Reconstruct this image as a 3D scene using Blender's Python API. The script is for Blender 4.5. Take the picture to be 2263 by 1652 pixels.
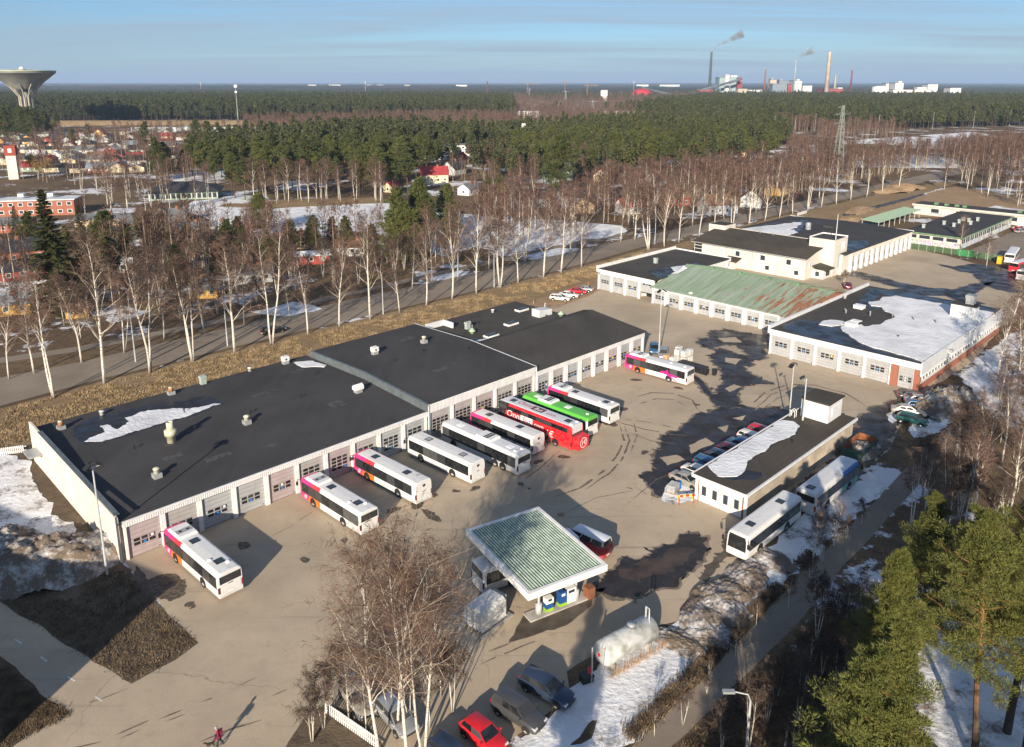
import bpy, bmesh, math, random
from mathutils import Vector, Matrix, noise
R = math.radians
rnd = random.Random(7)
SC = bpy.context.scene
for o in list(bpy.data.objects): bpy.data.objects.remove(o)

# ------------------------------------------------------------------ camera
# The photograph was keystone corrected, so the lens is shifted: principal row 607 of 1652 (2263 px wide working grid)
CX, FP, PY, H = 1131.5, 1740.0, 607.0, 48.0
TH = math.atan(425 / 1740); CT, ST = math.cos(TH), math.sin(TH)
cd = bpy.data.cameras.new('camera'); cam = bpy.data.objects.new('camera', cd); SC.collection.objects.link(cam)
cam.location = (0, 0, H); cam.rotation_euler = (R(90) - TH, 0, 0)
cd.sensor_width = 36; cd.lens = FP / 2263 * 36; cd.shift_y = -(826 - PY) / 2263; cd.clip_start = 0.5; cd.clip_end = 90000
SC.camera = cam
SC.render.resolution_x, SC.render.resolution_y = 1024, 747

# ------------------------------------------------------------------ sky and sun
SUN_EL, SUN_AZ = R(19.6), R(256)          # azimuth of the sun counted from +X
w = bpy.data.worlds.new('World'); SC.world = w; w.use_nodes = True
nt = w.node_tree; nt.nodes.clear()
N = lambda t: nt.nodes.new(t)
out = N('ShaderNodeOutputWorld'); bg = N('ShaderNodeBackground'); sky = N('ShaderNodeTexSky')
sky.sky_type = 'NISHITA'; sky.sun_disc = False; sky.sun_elevation = SUN_EL; sky.sun_rotation = R(90) - SUN_AZ
sky.altitude = 50; sky.air_density = 1.0; sky.dust_density = 0.25; sky.ozone_density = 3.0
tc = N('ShaderNodeTexCoord'); sep = N('ShaderNodeSeparateXYZ'); nt.links.new(tc.outputs['Generated'], sep.inputs[0])
# thin high cirrus: noise on a plane far overhead
dz = N('ShaderNodeMath'); dz.operation = 'ADD'; dz.inputs[1].default_value = 0.06; nt.links.new(sep.outputs[2], dz.inputs[0])
comb = N('ShaderNodeCombineXYZ')
for i in (0, 1):
    d = N('ShaderNodeMath'); d.operation = 'DIVIDE'; nt.links.new(sep.outputs[i], d.inputs[0]); nt.links.new(dz.outputs[0], d.inputs[1]); nt.links.new(d.outputs[0], comb.inputs[i])
mp = N('ShaderNodeMapping'); mp.inputs['Rotation'].default_value = (0, 0, R(12)); mp.inputs['Scale'].default_value = (0.16, 0.75, 1); nt.links.new(comb.outputs[0], mp.inputs[0])
nz = N('ShaderNodeTexNoise'); nz.inputs['Scale'].default_value = 1.1; nz.inputs['Detail'].default_value = 7; nz.inputs['Roughness'].default_value = 0.55; nz.inputs['Distortion'].default_value = 0.5
nt.links.new(mp.outputs[0], nz.inputs['Vector'])
rp = N('ShaderNodeValToRGB'); rp.color_ramp.elements[0].position = 0.38; rp.color_ramp.elements[1].position = 0.66
rp.color_ramp.elements[0].color = (0, 0, 0, 1); rp.color_ramp.elements[1].color = (0.85, 0.85, 0.85, 1); nt.links.new(nz.outputs['Fac'], rp.inputs[0])
mx = N('ShaderNodeMix'); mx.data_type = 'RGBA'; mx.inputs[7].default_value = (4.6, 5.7, 6.9, 1)
tint = N('ShaderNodeMix'); tint.data_type = 'RGBA'; tint.blend_type = 'MULTIPLY'; tint.inputs[0].default_value = 1; tint.inputs[7].default_value = (0.74, 1.03, 1.40, 1)
nt.links.new(sky.outputs[0], tint.inputs[6])
nt.links.new(rp.outputs[0], mx.inputs[0]); nt.links.new(tint.outputs[2], mx.inputs[6]); nt.links.new(mx.outputs[2], bg.inputs[0])
bg.inputs[1].default_value = 0.05; nt.links.new(bg.outputs[0], out.inputs[0])

sl = bpy.data.lights.new('sun', 'SUN'); so = bpy.data.objects.new('sun', sl); SC.collection.objects.link(so)
sl.energy = 5.0; sl.angle = R(0.5); sl.color = (1.0, 0.86, 0.68)
sd = Vector((math.cos(SUN_AZ) * math.cos(SUN_EL), math.sin(SUN_AZ) * math.cos(SUN_EL), math.sin(SUN_EL)))
so.rotation_euler = sd.to_track_quat('Z', 'Y').to_euler()
vs = SC.view_settings; vs.view_transform = 'Standard'; vs.look = 'None'; vs.gamma = 1; vs.exposure = 0.76; vs.use_curve_mapping = False
SC.render.engine = 'CYCLES'; SC.cycles.max_bounces = 4; SC.cycles.diffuse_bounces = 2; SC.cycles.glossy_bounces = 2; SC.cycles.transparent_max_bounces = 8; SC.cycles.volume_bounces = 0

# ------------------------------------------------------------------ places
def G(x, y, z=0.0):
    "point on the level z that shows at pixel x, y of the photograph (2263 px wide)"
    a, b, c = x - CX, FP * CT - (y - PY) * ST, -FP * ST - (y - PY) * CT
    t = (H - z) / -c
    return Vector((a * t, b * t, z))
def HT(xb, yb, yt):
    "height of a thing whose foot shows at xb, yb and whose top shows in row yt"
    Y = G(xb, yb).y; k = (PY - yt) / FP
    return Y * (k * CT - ST) / (CT + k * ST) + H
A = R(44.5)
O = G(270, 1243)
def W(u, v, z=0.0):
    "yard grid: u along the long garage front, v away from it towards the open yard"
    return Vector((O.x + u * math.cos(A) + v * math.sin(A), O.y + u * math.sin(A) - v * math.cos(A), z))
def UV(p):
    dx, dy = p.x - O.x, p.y - O.y
    return dx * math.cos(A) + dy * math.sin(A), dx * math.sin(A) - dy * math.cos(A)

# ------------------------------------------------------------------ materials
MATS = {}
def mat(name, col, rough=0.75, metal=0.0, var=0.12, scale=1.2, bump=0.0, bscale=18.0, col2=None, spec=0.35, lo=0.4, hi=0.6, detail=4, coat=0.0, emit=None):
    if name in MATS: return MATS[name]
    m = bpy.data.materials.new(name); m.use_nodes = True; t = m.node_tree; b = t.nodes['Principled BSDF']
    b.inputs['Roughness'].default_value = rough; b.inputs['Metallic'].default_value = metal; b.inputs['Specular IOR Level'].default_value = spec
    b.inputs['Coat Weight'].default_value = coat
    c = (*col, 1)
    if var > 0 or col2:
        g = t.nodes.new('ShaderNodeNewGeometry'); n = t.nodes.new('ShaderNodeTexNoise'); n.inputs['Scale'].default_value = scale; n.inputs['Detail'].default_value = detail
        t.links.new(g.outputs['Position'], n.inputs['Vector'])
        r = t.nodes.new('ShaderNodeMapRange'); r.inputs[1].default_value = lo; r.inputs[2].default_value = hi; t.links.new(n.outputs['Fac'], r.inputs[0])
        x = t.nodes.new('ShaderNodeMix'); x.data_type = 'RGBA'
        a = col if col2 else tuple(k * (1 - var) for k in col); bb = col2 if col2 else tuple(min(1, k * (1 + var)) for k in col)
        x.inputs[6].default_value = (*a, 1); x.inputs[7].default_value = (*bb, 1)
        t.links.new(r.outputs[0], x.inputs[0]); t.links.new(x.outputs[2], b.inputs['Base Color'])
    else: b.inputs['Base Color'].default_value = c
    if bump > 0:
        g = t.nodes.new('ShaderNodeNewGeometry'); n = t.nodes.new('ShaderNodeTexNoise'); n.inputs['Scale'].default_value = bscale; n.inputs['Detail'].default_value = 5
        t.links.new(g.outputs['Position'], n.inputs['Vector']); bp = t.nodes.new('ShaderNodeBump'); bp.inputs['Strength'].default_value = bump; bp.inputs['Distance'].default_value = 0.1
        t.links.new(n.outputs['Fac'], bp.inputs['Height']); t.links.new(bp.outputs[0], b.inputs['Normal'])
    if emit: b.inputs['Emission Color'].default_value = (*emit, 1); b.inputs['Emission Strength'].default_value = 1
    MATS[name] = m; return m

def nodes(m): return m.node_tree, m.node_tree.nodes, m.node_tree.links
def mixn(t, fac, a, b):
    x = t.nodes.new('ShaderNodeMix'); x.data_type = 'RGBA'
    for s, v in ((0, fac), (6, a), (7, b)):
        if hasattr(v, 'links'): t.links.new(v, x.inputs[s])
        elif s == 0: x.inputs[0].default_value = v
        else: x.inputs[s].default_value = (*v, 1)
    return x.outputs[2]
def mathn(t, op, a, b=0.0, c=0.0):
    x = t.nodes.new('ShaderNodeMath'); x.operation = op
    for s, v in enumerate((a, b, c)):
        if hasattr(v, 'links'): t.links.new(v, x.inputs[s])
        else: x.inputs[s].default_value = v
    return x.outputs[0]
def noisen(t, vec, scale, detail=4, rough=0.5, dist=0.0):
    n = t.nodes.new('ShaderNodeTexNoise'); n.inputs['Scale'].default_value = scale; n.inputs['Detail'].default_value = detail; n.inputs['Roughness'].default_value = rough; n.inputs['Distortion'].default_value = dist
    t.links.new(vec, n.inputs['Vector']); return n.outputs['Fac']
def rng(t, v, a, b, c=0.0, d=1.0):
    x = t.nodes.new('ShaderNodeMapRange'); t.links.new(v, x.inputs[0])
    for i, k in enumerate((a, b, c, d)): x.inputs[i + 1].default_value = k
    return x.outputs[0]
def posn(t): return t.nodes.new('ShaderNodeNewGeometry').outputs['Position']
def objn(t): return t.nodes.new('ShaderNodeTexCoord').outputs['Object']
def mapn(t, vec, rot=(0, 0, 0), scale=(1, 1, 1)):
    m = t.nodes.new('ShaderNodeMapping'); m.inputs['Rotation'].default_value = rot; m.inputs['Scale'].default_value = scale; t.links.new(vec, m.inputs[0]); return m.outputs[0]
def newmat(name, rough=0.8, spec=0.3, metal=0.0):
    m = bpy.data.materials.new(name); m.use_nodes = True; b = m.node_tree.nodes['Principled BSDF']
    b.inputs['Roughness'].default_value = rough; b.inputs['Specular IOR Level'].default_value = spec; b.inputs['Metallic'].default_value = metal
    MATS[name] = m; return m, m.node_tree, b
def bumpn(t, b, h, strength=0.5, dist=0.1):
    bp = t.nodes.new('ShaderNodeBump'); bp.inputs['Strength'].default_value = strength; bp.inputs['Distance'].default_value = dist
    t.links.new(h, bp.inputs['Height']); t.links.new(bp.outputs[0], b.inputs['Normal'])

# asphalt of the yard: worn sand-grey with cracks, dark patches and fine grain
def asphalt(name, base, dark, seam=True):
    m, t, b = newmat(name, 0.85, 0.25); p = posn(t)
    c = mixn(t, rng(t, noisen(t, p, 0.09, 5, 0.6), 0.38, 0.64), base, tuple(k * 0.70 for k in base))
    c = mixn(t, rng(t, noisen(t, p, 0.9, 6, 0.65), 0.52, 0.72, 0, 0.5), c, tuple(k * 0.62 for k in base))
    c = mixn(t, rng(t, noisen(t, p, 5, 6, 0.8), 0.4, 0.65, 0, 0.5), c, tuple(k * 0.74 for k in base)); c = mixn(t, rng(t, noisen(t, p, 11, 4, 0.7), 0.5, 0.7, 0, 0.5), c, tuple(k * 1.22 for k in base))
    c = mixn(t, rng(t, noisen(t, mapn(t, p, (0, 0, -A), (0.05, 1.6, 1)), 0.6, 5, 0.6), 0.60, 0.72, 0, 0.35), c, dark)
    v = t.nodes.new('ShaderNodeTexVoronoi'); v.feature = 'DISTANCE_TO_EDGE'; v.inputs['Scale'].default_value = 0.045
    n2 = t.nodes.new('ShaderNodeTexNoise'); n2.inputs['Scale'].default_value = 0.35; n2.inputs['Detail'].default_value = 4; t.links.new(p, n2.inputs['Vector'])
    vm = t.nodes.new('ShaderNodeVectorMath'); vm.operation = 'MULTIPLY_ADD'; t.links.new(n2.outputs['Color'], vm.inputs[0]); vm.inputs[1].default_value = (2.5, 2.5, 0); t.links.new(p, vm.inputs[2]); t.links.new(vm.outputs[0], v.inputs['Vector'])
    crack = mathn(t, 'MULTIPLY', rng(t, v.outputs['Distance'], 0.0, 0.0025, 1, 0), rng(t, noisen(t, p, 0.06, 2), 0.45, 0.55))
    c = mixn(t, mathn(t, 'MULTIPLY', crack, 0.45), c, dark)
    t.links.new(c, b.inputs['Base Color']); bumpn(t, b, noisen(t, p, 25, 4), 0.25, 0.03)
    return m
asphalt('asphalt_yard', (0.47, 0.385, 0.285), (0.10, 0.085, 0.07))
asphalt('asphalt_road', (0.27, 0.225, 0.178), (0.11, 0.095, 0.08))

# the wide ground: dry spring grass and leaf litter with last snow in places
def ground_mat(name, c1, c2, c3, snow, s0=0.56):
    m, t, b = newmat(name, 0.95, 0.1); p = posn(t)
    c = mixn(t, rng(t, noisen(t, p, 0.05, 6, 0.6), 0.4, 0.6), c1, c2)
    c = mixn(t, rng(t, noisen(t, p, 0.7, 5, 0.7), 0.45, 0.7), c, c3)
    c = mixn(t, rng(t, noisen(t, p, 6, 4, 0.7), 0.35, 0.7, 0, 0.45), c, tuple(k * 0.55 for k in c1))
    if snow > 0:
        f = mathn(t, 'ADD', mathn(t, 'MULTIPLY', noisen(t, p, 0.035, 4, 0.55), 0.7), mathn(t, 'MULTIPLY', noisen(t, p, 0.5, 6, 0.65), 0.3))
        c = mixn(t, rng(t, f, s0, s0 + 0.025, 0, snow), c, (0.72, 0.74, 0.80))
    t.links.new(c, b.inputs['Base Color']); bumpn(t, b, noisen(t, p, 3.5, 6, 0.7), 0.6, 0.25)
    return m
ground_mat('ground_litter', (0.135, 0.092, 0.06), (0.20, 0.145, 0.085), (0.085, 0.062, 0.047), 0.9, 0.55)
ground_mat('ground_grass', (0.28, 0.20, 0.115), (0.34, 0.255, 0.155), (0.19, 0.125, 0.065), 0)
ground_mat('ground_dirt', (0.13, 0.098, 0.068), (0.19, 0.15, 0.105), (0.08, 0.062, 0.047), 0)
ground_mat('ground_sand', (0.34, 0.235, 0.14), (0.42, 0.30, 0.19), (0.25, 0.165, 0.10), 0)
ground_mat('ground_wood', (0.085, 0.068, 0.045), (0.12, 0.095, 0.055), (0.055, 0.045, 0.032), 0.35, 0.57)

def snow_mat(name, dirt=0.25, s=0.5, a=0.5, bb=0.62):
    m, t, b = newmat(name, 0.7, 0.25); p = posn(t)
    f = mathn(t, 'ADD', mathn(t, 'MULTIPLY', noisen(t, p, s, 6, 0.65), 0.65), mathn(t, 'MULTIPLY', noisen(t, p, s * 7, 5, 0.7), 0.35))
    c = mixn(t, rng(t, noisen(t, p, 0.22, 5, 0.6), 0.4, 0.68), (0.80, 0.82, 0.85), (0.60, 0.61, 0.63)); c = mixn(t, rng(t, f, a, bb, 0, dirt), c, (0.16, 0.125, 0.095))
    t.links.new(c, b.inputs['Base Color']); bumpn(t, b, noisen(t, p, 1.8, 6, 0.6), 0.55, 0.3)
    b.inputs['Subsurface Weight'].default_value = 0.0
    return m
snow_mat('snow', 0.10); snow_mat('snow_dirty', 0.9, 0.33, 0.50, 0.61); snow_mat('snow_pile', 1.0, 0.4, 0.28, 0.52)
def wet_mat(name, col, r0, r1):
    m, t, b = newmat(name, 0.2, 0.3); p = posn(t)
    c = mixn(t, rng(t, noisen(t, p, 0.6, 5, 0.6), 0.4, 0.62), col, tuple(k * 1.7 for k in col)); t.links.new(c, b.inputs['Base Color'])
    t.links.new(rng(t, noisen(t, p, 0.35, 4, 0.6), 0.42, 0.6, r0, r1), b.inputs['Roughness']); return m
wet_mat('wet_asphalt', (0.022, 0.019, 0.018), 0.25, 0.6)
wet_mat('damp_asphalt', (0.07, 0.058, 0.046), 0.5, 0.8)
wet_mat('puddle_water', (0.05, 0.036, 0.026), 0.04, 0.12)
mat('oil_stain', (0.13, 0.105, 0.078), 0.7, col2=(0.06, 0.048, 0.038), scale=2.5)
mat('tyre_mark', (0.19, 0.155, 0.118), 0.85, col2=(0.10, 0.082, 0.064), scale=2.0)

# roofing felt with lapped strips running down the slope
def felt(name, col, ang=0.0, streak=0.35):
    m, t, b = newmat(name, 0.9, 0.2); p = posn(t); q = mapn(t, p, (0, 0, -A + ang))
    c = mixn(t, rng(t, noisen(t, p, 0.12, 5, 0.6), 0.35, 0.65), tuple(k * 0.78 for k in col), tuple(k * 1.2 for k in col))
    c = mixn(t, rng(t, noisen(t, mapn(t, p, (0, 0, -A + ang), (0.9, 0.05, 1)), 0.7, 5, 0.65), 0.42, 0.72, 0, streak), c, tuple(k * 1.55 for k in col))
    wv = t.nodes.new('ShaderNodeTexWave'); wv.wave_type = 'BANDS'; wv.bands_direction = 'Y'; wv.wave_profile = 'SAW'; wv.inputs['Scale'].default_value = 0.314 / 1.0; wv.inputs['Distortion'].default_value = 0.15; t.links.new(q, wv.inputs['Vector'])
    c = mixn(t, rng(t, wv.outputs['Fac'], 0.88, 1.0, 0, 0.75), c, tuple(k * 0.6 for k in col))
    c = mixn(t, rng(t, noisen(t, p, 18, 3), 0.35, 0.7, 0, 0.3), c, tuple(k * 1.4 for k in col))
    t.links.new(c, b.inputs['Base Color']); bumpn(t, b, noisen(t, p, 12, 4), 0.3, 0.03); return m
felt('roof_felt', (0.050, 0.049, 0.051)); felt('roof_felt_light', (0.058, 0.054, 0.050)); felt('roof_felt_brown', (0.062, 0.054, 0.045), 0, 0.5)

def ribbed(name, col, period=0.3, depth=0.5, axis='X', rot=0.0, lines='Z', shade=0.72):
    "painted sheet metal with fine ribs, period in metres, in object space"
    m, t, b = newmat(name, 0.5, 0.4); p = objn(t)
    wv = t.nodes.new('ShaderNodeTexWave'); wv.wave_type = 'BANDS'; wv.bands_direction = axis; wv.inputs['Scale'].default_value = 0.314 / period; t.links.new(p, wv.inputs['Vector'])
    c = mixn(t, rng(t, noisen(t, posn(t), 0.5, 5, 0.6), 0.35, 0.7), tuple(min(1, k * 1.04) for k in col), tuple(k * 0.85 for k in col))
    c = mixn(t, rng(t, wv.outputs['Fac'], 0.0, 0.25, 1 - shade, 0), c, tuple(k * 0.5 for k in col))
    c = mixn(t, rng(t, noisen(t, mapn(t, posn(t), (0, 0, 0), (2.2, 2.2, 0.25)), 1.3, 5, 0.65), 0.5, 0.75, 0, 0.45), c, tuple(k * 0.6 for k in col))
    t.links.new(c, b.inputs['Base Color']); bumpn(t, b, wv.outputs['Fac'], depth, 0.05); return m
ribbed('fascia_white', (0.74, 0.74, 0.74), 0.24)
ribbed('door_grey', (0.40, 0.41, 0.42), 0.5, 0.35, 'Z', shade=0.6)
ribbed('door_warm', (0.42, 0.395, 0.385), 0.5, 0.35, 'Z', shade=0.6)
ribbed('door_pink', (0.43, 0.365, 0.37), 0.5, 0.35, 'Z', shade=0.6)
ribbed('cladding_white', (0.70, 0.72, 0.74), 0.3)
mat('trim_white', (0.74, 0.74, 0.73), 0.5, var=0.07)
mat('wall_cream', (0.68, 0.62, 0.535), 0.85, var=0.07, scale=0.5, bump=0.1)
mat('wall_beige', (0.63, 0.59, 0.525), 0.85, var=0.06, scale=0.4, bump=0.1)
mat('wall_concrete', (0.48, 0.41, 0.32), 0.9, var=0.2, scale=0.35, bump=0.15)
mat('joint_dark', (0.16, 0.14, 0.12), 0.9, var=0)
m, t, b = newmat('glass_dark', 0.06, 0.6); oi = t.nodes.new('ShaderNodeObjectInfo'); c = mixn(t, mathn(t, 'POWER', oi.outputs['Random'], 3.0), (0.010, 0.012, 0.015), (0.085, 0.09, 0.095)); c = mixn(t, rng(t, noisen(t, objn(t), 1.7, 3), 0.45, 0.7, 0, 0.5), c, (0.05, 0.05, 0.048)); t.links.new(c, b.inputs['Base Color'])
mat('glass_house', (0.035, 0.045, 0.055), 0.08, var=0, spec=0.6)
mat('glass_pale', (0.50, 0.55, 0.58), 0.2, var=0.1, spec=0.5)
mat('frame_grey', (0.30, 0.31, 0.32), 0.5, var=0.05)
mat('dark_interior', (0.025, 0.023, 0.02), 0.9, var=0)
mat('galvanised', (0.42, 0.44, 0.45), 0.4, metal=0.4, var=0.12, scale=2)
mat('pole_grey', (0.50, 0.53, 0.54), 0.5, metal=0.2, var=0.1)
mat('concrete', (0.40, 0.38, 0.35), 0.9, var=0.15, scale=1, bump=0.15)
mat('vent_cream', (0.58, 0.56, 0.42), 0.6, var=0.12)
mat('vent_green', (0.36, 0.48, 0.34), 0.6, var=0.12)
mat('vent_rust', (0.34, 0.17, 0.08), 0.7, var=0.3, scale=5)
mat('rust', (0.24, 0.09, 0.04), 0.8, var=0.3, scale=3)
mat('black_plastic', (0.022, 0.023, 0.025), 0.45, var=0.1)
mat('black_rubber', (0.02, 0.02, 0.021), 0.8, var=0.1)
mat('sign_blue', (0.02, 0.22, 0.62), 0.4, var=0); mat('sign_yellow', (0.85, 0.62, 0.05), 0.4, var=0); mat('paper_white', (0.8, 0.8, 0.8), 0.5, var=0)
mat('paint_white', (0.78, 0.78, 0.77), 0.35, var=0.05); mat('marking_white', (0.62, 0.60, 0.57), 0.7, var=0.2, scale=4)
def brick(name, c1, c2, mortar):
    m, t, b = newmat(name, 0.9, 0.2); p = objn(t)
    g = t.nodes.new('ShaderNodeSeparateXYZ'); t.links.new(p, g.inputs[0]); cm = t.nodes.new('ShaderNodeCombineXYZ')
    t.links.new(mathn(t, 'ADD', g.outputs[0], g.outputs[1]), cm.inputs[0]); t.links.new(g.outputs[2], cm.inputs[1])
    k = t.nodes.new('ShaderNodeTexBrick'); k.inputs['Scale'].default_value = 1; k.inputs['Brick Width'].default_value = 0.27; k.inputs['Row Height'].default_value = 0.08; k.inputs['Mortar Size'].default_value = 0.01
    k.inputs['Color1'].default_value = (*c1, 1); k.inputs['Color2'].default_value = (*c2, 1); k.inputs['Mortar'].default_value = (*mortar, 1)
    t.links.new(cm.outputs[0], k.inputs['Vector']); t.links.new(k.outputs['Color'], b.inputs['Base Color']); return m
brick('brick_red', (0.36, 0.105, 0.055), (0.28, 0.08, 0.045), (0.30, 0.22, 0.18))
brick('brick_dark', (0.24, 0.075, 0.05), (0.19, 0.06, 0.04), (0.22, 0.17, 0.15))
# green seamed roof gone to rust in streaks that run down the slope
m, t, b = newmat('roof_green_rust', 0.6, 0.35); p = posn(t); o_ = objn(t)
sp = t.nodes.new('ShaderNodeSeparateXYZ'); t.links.new(o_, sp.inputs[0])
st = noisen(t, mapn(t, o_, (0, 0, 0), (1.3, 0.07, 1)), 0.9, 6, 0.65)
bias = mathn(t, 'MULTIPLY_ADD', sp.outputs[0], 0.0085, -0.12)
f = mathn(t, 'ADD', st, bias)
f2 = mathn(t, 'MULTIPLY', rng(t, f, 0.60, 0.70), rng(t, noisen(t, p, 2.2, 6, 0.75), 0.36, 0.5, 0.25, 1))
c = mixn(t, rng(t, noisen(t, mapn(t, o_, (0, 0, 0), (2.2, 0.1, 1)), 0.5, 4), 0.35, 0.68), (0.20, 0.275, 0.185), (0.31, 0.37, 0.31))
c = mixn(t, f2, c, (0.27, 0.105, 0.045)); t.links.new(c, b.inputs['Base Color'])
# graffiti wall: overlapping blobs of spray paint over pale render
m, t, b = newmat('graffiti', 0.8, 0.3); p = objn(t)
v = t.nodes.new('ShaderNodeTexVoronoi'); v.inputs['Scale'].default_value = 1.3; t.links.new(mapn(t, p, (0, 0, 0), (0.6, 0.6, 1.0)), v.inputs['Vector'])
hs = t.nodes.new('ShaderNodeHueSaturation'); hs.inputs['Saturation'].default_value = 0.75; t.links.new(v.outputs['Color'], hs.inputs['Color'])
c = mixn(t, rng(t, noisen(t, p, 0.7, 5, 0.6), 0.46, 0.50), (0.42, 0.42, 0.42), hs.outputs[0])
c = mixn(t, rng(t, noisen(t, p, 2.6, 3, 0.5, 2.0), 0.47, 0.50, 0, 0.9), c, (0.62, 0.63, 0.66))
c = mixn(t, rng(t, noisen(t, p, 3.1, 3, 0.5, 2.5), 0.57, 0.59), c, (0.06, 0.06, 0.08)); t.links.new(c, b.inputs['Base Color'])

# ------------------------------------------------------------------ mesh helpers
COL = SC.collection
class MB:
    def __init__(s): s.v = []; s.f = []; s.m = []
    def add(s, vs, fs, mi=0):
        n = len(s.v); s.v += [tuple(p) for p in vs]
        for f in fs: s.f.append([n + i for i in f]); s.m.append(mi)
        return s
    def box(s, x0, x1, y0, y1, z0, z1, mi=0, M=None):
        vs = [Vector((x, y, z)) for z in (z0, z1) for y in (y0, y1) for x in (x0, x1)]
        if M: vs = [M @ p for p in vs]
        return s.add(vs, [(0, 2, 3, 1), (4, 5, 7, 6), (0, 1, 5, 4), (2, 6, 7, 3), (0, 4, 6, 2), (1, 3, 7, 5)], mi)
    def prism(s, poly, z0, z1, mi=0, top=None):
        n = len(poly); vs = [(p[0], p[1], z0) for p in poly] + [(p[0], p[1], z1) for p in poly]
        s.add(vs, [tuple(range(n))[::-1]] + [(i, (i + 1) % n, n + (i + 1) % n, n + i) for i in range(n)], mi)
        return s.add(vs[n:], [tuple(range(n))], mi if top is None else top)
    def quad(s, a, b, c, d, mi=0): return s.add([a, b, c, d], [(0, 1, 2, 3)], mi)
    def poly(s, pts, mi=0): return s.add(pts, [tuple(range(len(pts)))], mi)
    def tube(s, pts, rs, n=6, mi=0, cap=True):
        pts = [Vector(p) for p in pts]; rings = []
        if not hasattr(rs, '__len__'): rs = [rs] * len(pts)
        for i, p in enumerate(pts):
            d = (pts[min(i + 1, len(pts) - 1)] - pts[max(i - 1, 0)]).normalized()
            a = d.cross(Vector((0.31, 0.95, 0.02)) if abs(d.z) > 0.8 else Vector((0, 0, 1))).normalized(); b = d.cross(a)
            rings.append([p + a * math.cos(2 * math.pi * k / n) * rs[i] + b * math.sin(2 * math.pi * k / n) * rs[i] for k in range(n)])
        vs = [q for r in rings for q in r]; fs = []
        for i in range(len(pts) - 1):
            for k in range(n): fs.append((i * n + k, i * n + (k + 1) % n, (i + 1) * n + (k + 1) % n, (i + 1) * n + k))
        if cap: fs += [tuple(range(n))[::-1], tuple(range((len(pts) - 1) * n, len(pts) * n))]
        return s.add(vs, fs, mi)
    def lathe(s, prof, n=16, mi=0, c=(0, 0, 0)):
        vs = [(c[0] + r * math.cos(2 * math.pi * k / n), c[1] + r * math.sin(2 * math.pi * k / n), c[2] + z) for r, z in prof for k in range(n)]; fs = []
        for i in range(len(prof) - 1):
            for k in range(n): fs.append((i * n + k, i * n + (k + 1) % n, (i + 1) * n + (k + 1) % n, (i + 1) * n + k))
        fs.append(tuple(range((len(prof) - 1) * n, len(prof) * n))); fs.append(tuple(range(n))[::-1])
        return s.add(vs, fs, mi)
    def mesh(s, name, mats):
        me = bpy.data.meshes.new(name); me.from_pydata(s.v, [], s.f)
        for m in (mats if isinstance(mats, (list, tuple)) else [mats]): me.materials.append(MATS[m] if isinstance(m, str) else m)
        if any(s.m): me.polygons.foreach_set('material_index', s.m)
        me.update(); return me
    def build(s, name, mats, parent=None, smooth=False, loc=None, rz=None):
        me = s.mesh(name, mats)
        if smooth: me.polygons.foreach_set('use_smooth', [True] * len(me.polygons))
        return put(name, me, parent, loc, rz)
def put(name, me, parent=None, loc=None, rz=None):
    o = bpy.data.objects.new(name, me); COL.objects.link(o)
    if parent: o.parent = parent
    if loc is not None: o.location = loc
    if rz is not None: o.rotation_euler = (0, 0, rz)
    return o
def empty(name, loc, rz=0.0):
    o = bpy.data.objects.new(name, None); COL.objects.link(o); o.location = loc; o.rotation_euler = (0, 0, rz); o.empty_display_size = 0.5; return o
def tag(o, label=None, cat=None, group=None, kind=None):
    if label: o['label'] = label
    if cat: o['category'] = cat
    if group: o['group'] = group
    if kind: o['kind'] = kind
    return o
KIDS = {}
def copy_tree(o, parent=None, name=None):
    c = o.copy(); COL.objects.link(c); c.parent = parent
    for ch in [k for k in o.children]: copy_tree(ch, c)
    return c
def box(name, x0, x1, y0, y1, z0, z1, m, parent=None): return MB().box(x0, x1, y0, y1, z0, z1).build(name, m, parent)

# sheets on the ground with ragged edges
def ragged(pts, step=1.2, amp=0.5, seed=0, freq=0.35, closed=True):
    out_ = []; n = len(pts)
    for i in range(n if closed else n - 1):
        a, b = pts[i], pts[(i + 1) % n]; L = (b - a).length; k = max(1, int(L / step))
        for j in range(k):
            p = a.lerp(b, j / k); q = Vector((p.x * freq, p.y * freq, seed * 7.3))
            d = noise.noise_vector(q) * amp + noise.noise_vector(q * 3.7) * amp * 0.5 + noise.noise_vector(q * 9.1) * amp * 0.3
            out_.append(Vector((p.x + d.x, p.y + d.y, 0)))
    return out_
from mathutils.geometry import tessellate_polygon
def sheet_mesh(pts, z):
    tr = tessellate_polygon([pts]); mb = MB(); mb.v = [(p.x, p.y, z) for p in pts]
    for f in tr:
        a, b, c = (pts[i] for i in f)
        if (b - a).cross(c - a).z < 0: f = f[::-1]
        mb.f.append(list(f)); mb.m.append(0)
    return mb
def sheet(name, px, z, m, kind='structure', step=1.2, amp=0.5, seed=0, freq=0.35, world=False, parent=None):
    pts = [Vector(p) for p in px] if world else [G(*p) for p in px]
    pts = ragged(pts, step, amp, seed, freq) if amp > 0 else [Vector((p.x, p.y, 0)) for p in pts]
    o = sheet_mesh(pts, z).build(name, m, parent)
    if not parent: o['kind'] = kind
    return o
def inside(p, poly):
    x, y = p[0], p[1]; r = False; j = len(poly) - 1
    for i in range(len(poly)):
        a, b = poly[i], poly[j]
        if (a[1] > y) != (b[1] > y) and x < (b[0] - a[0]) * (y - a[1]) / (b[1] - a[1]) + a[0]: r = not r
        j = i
    return r
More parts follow.
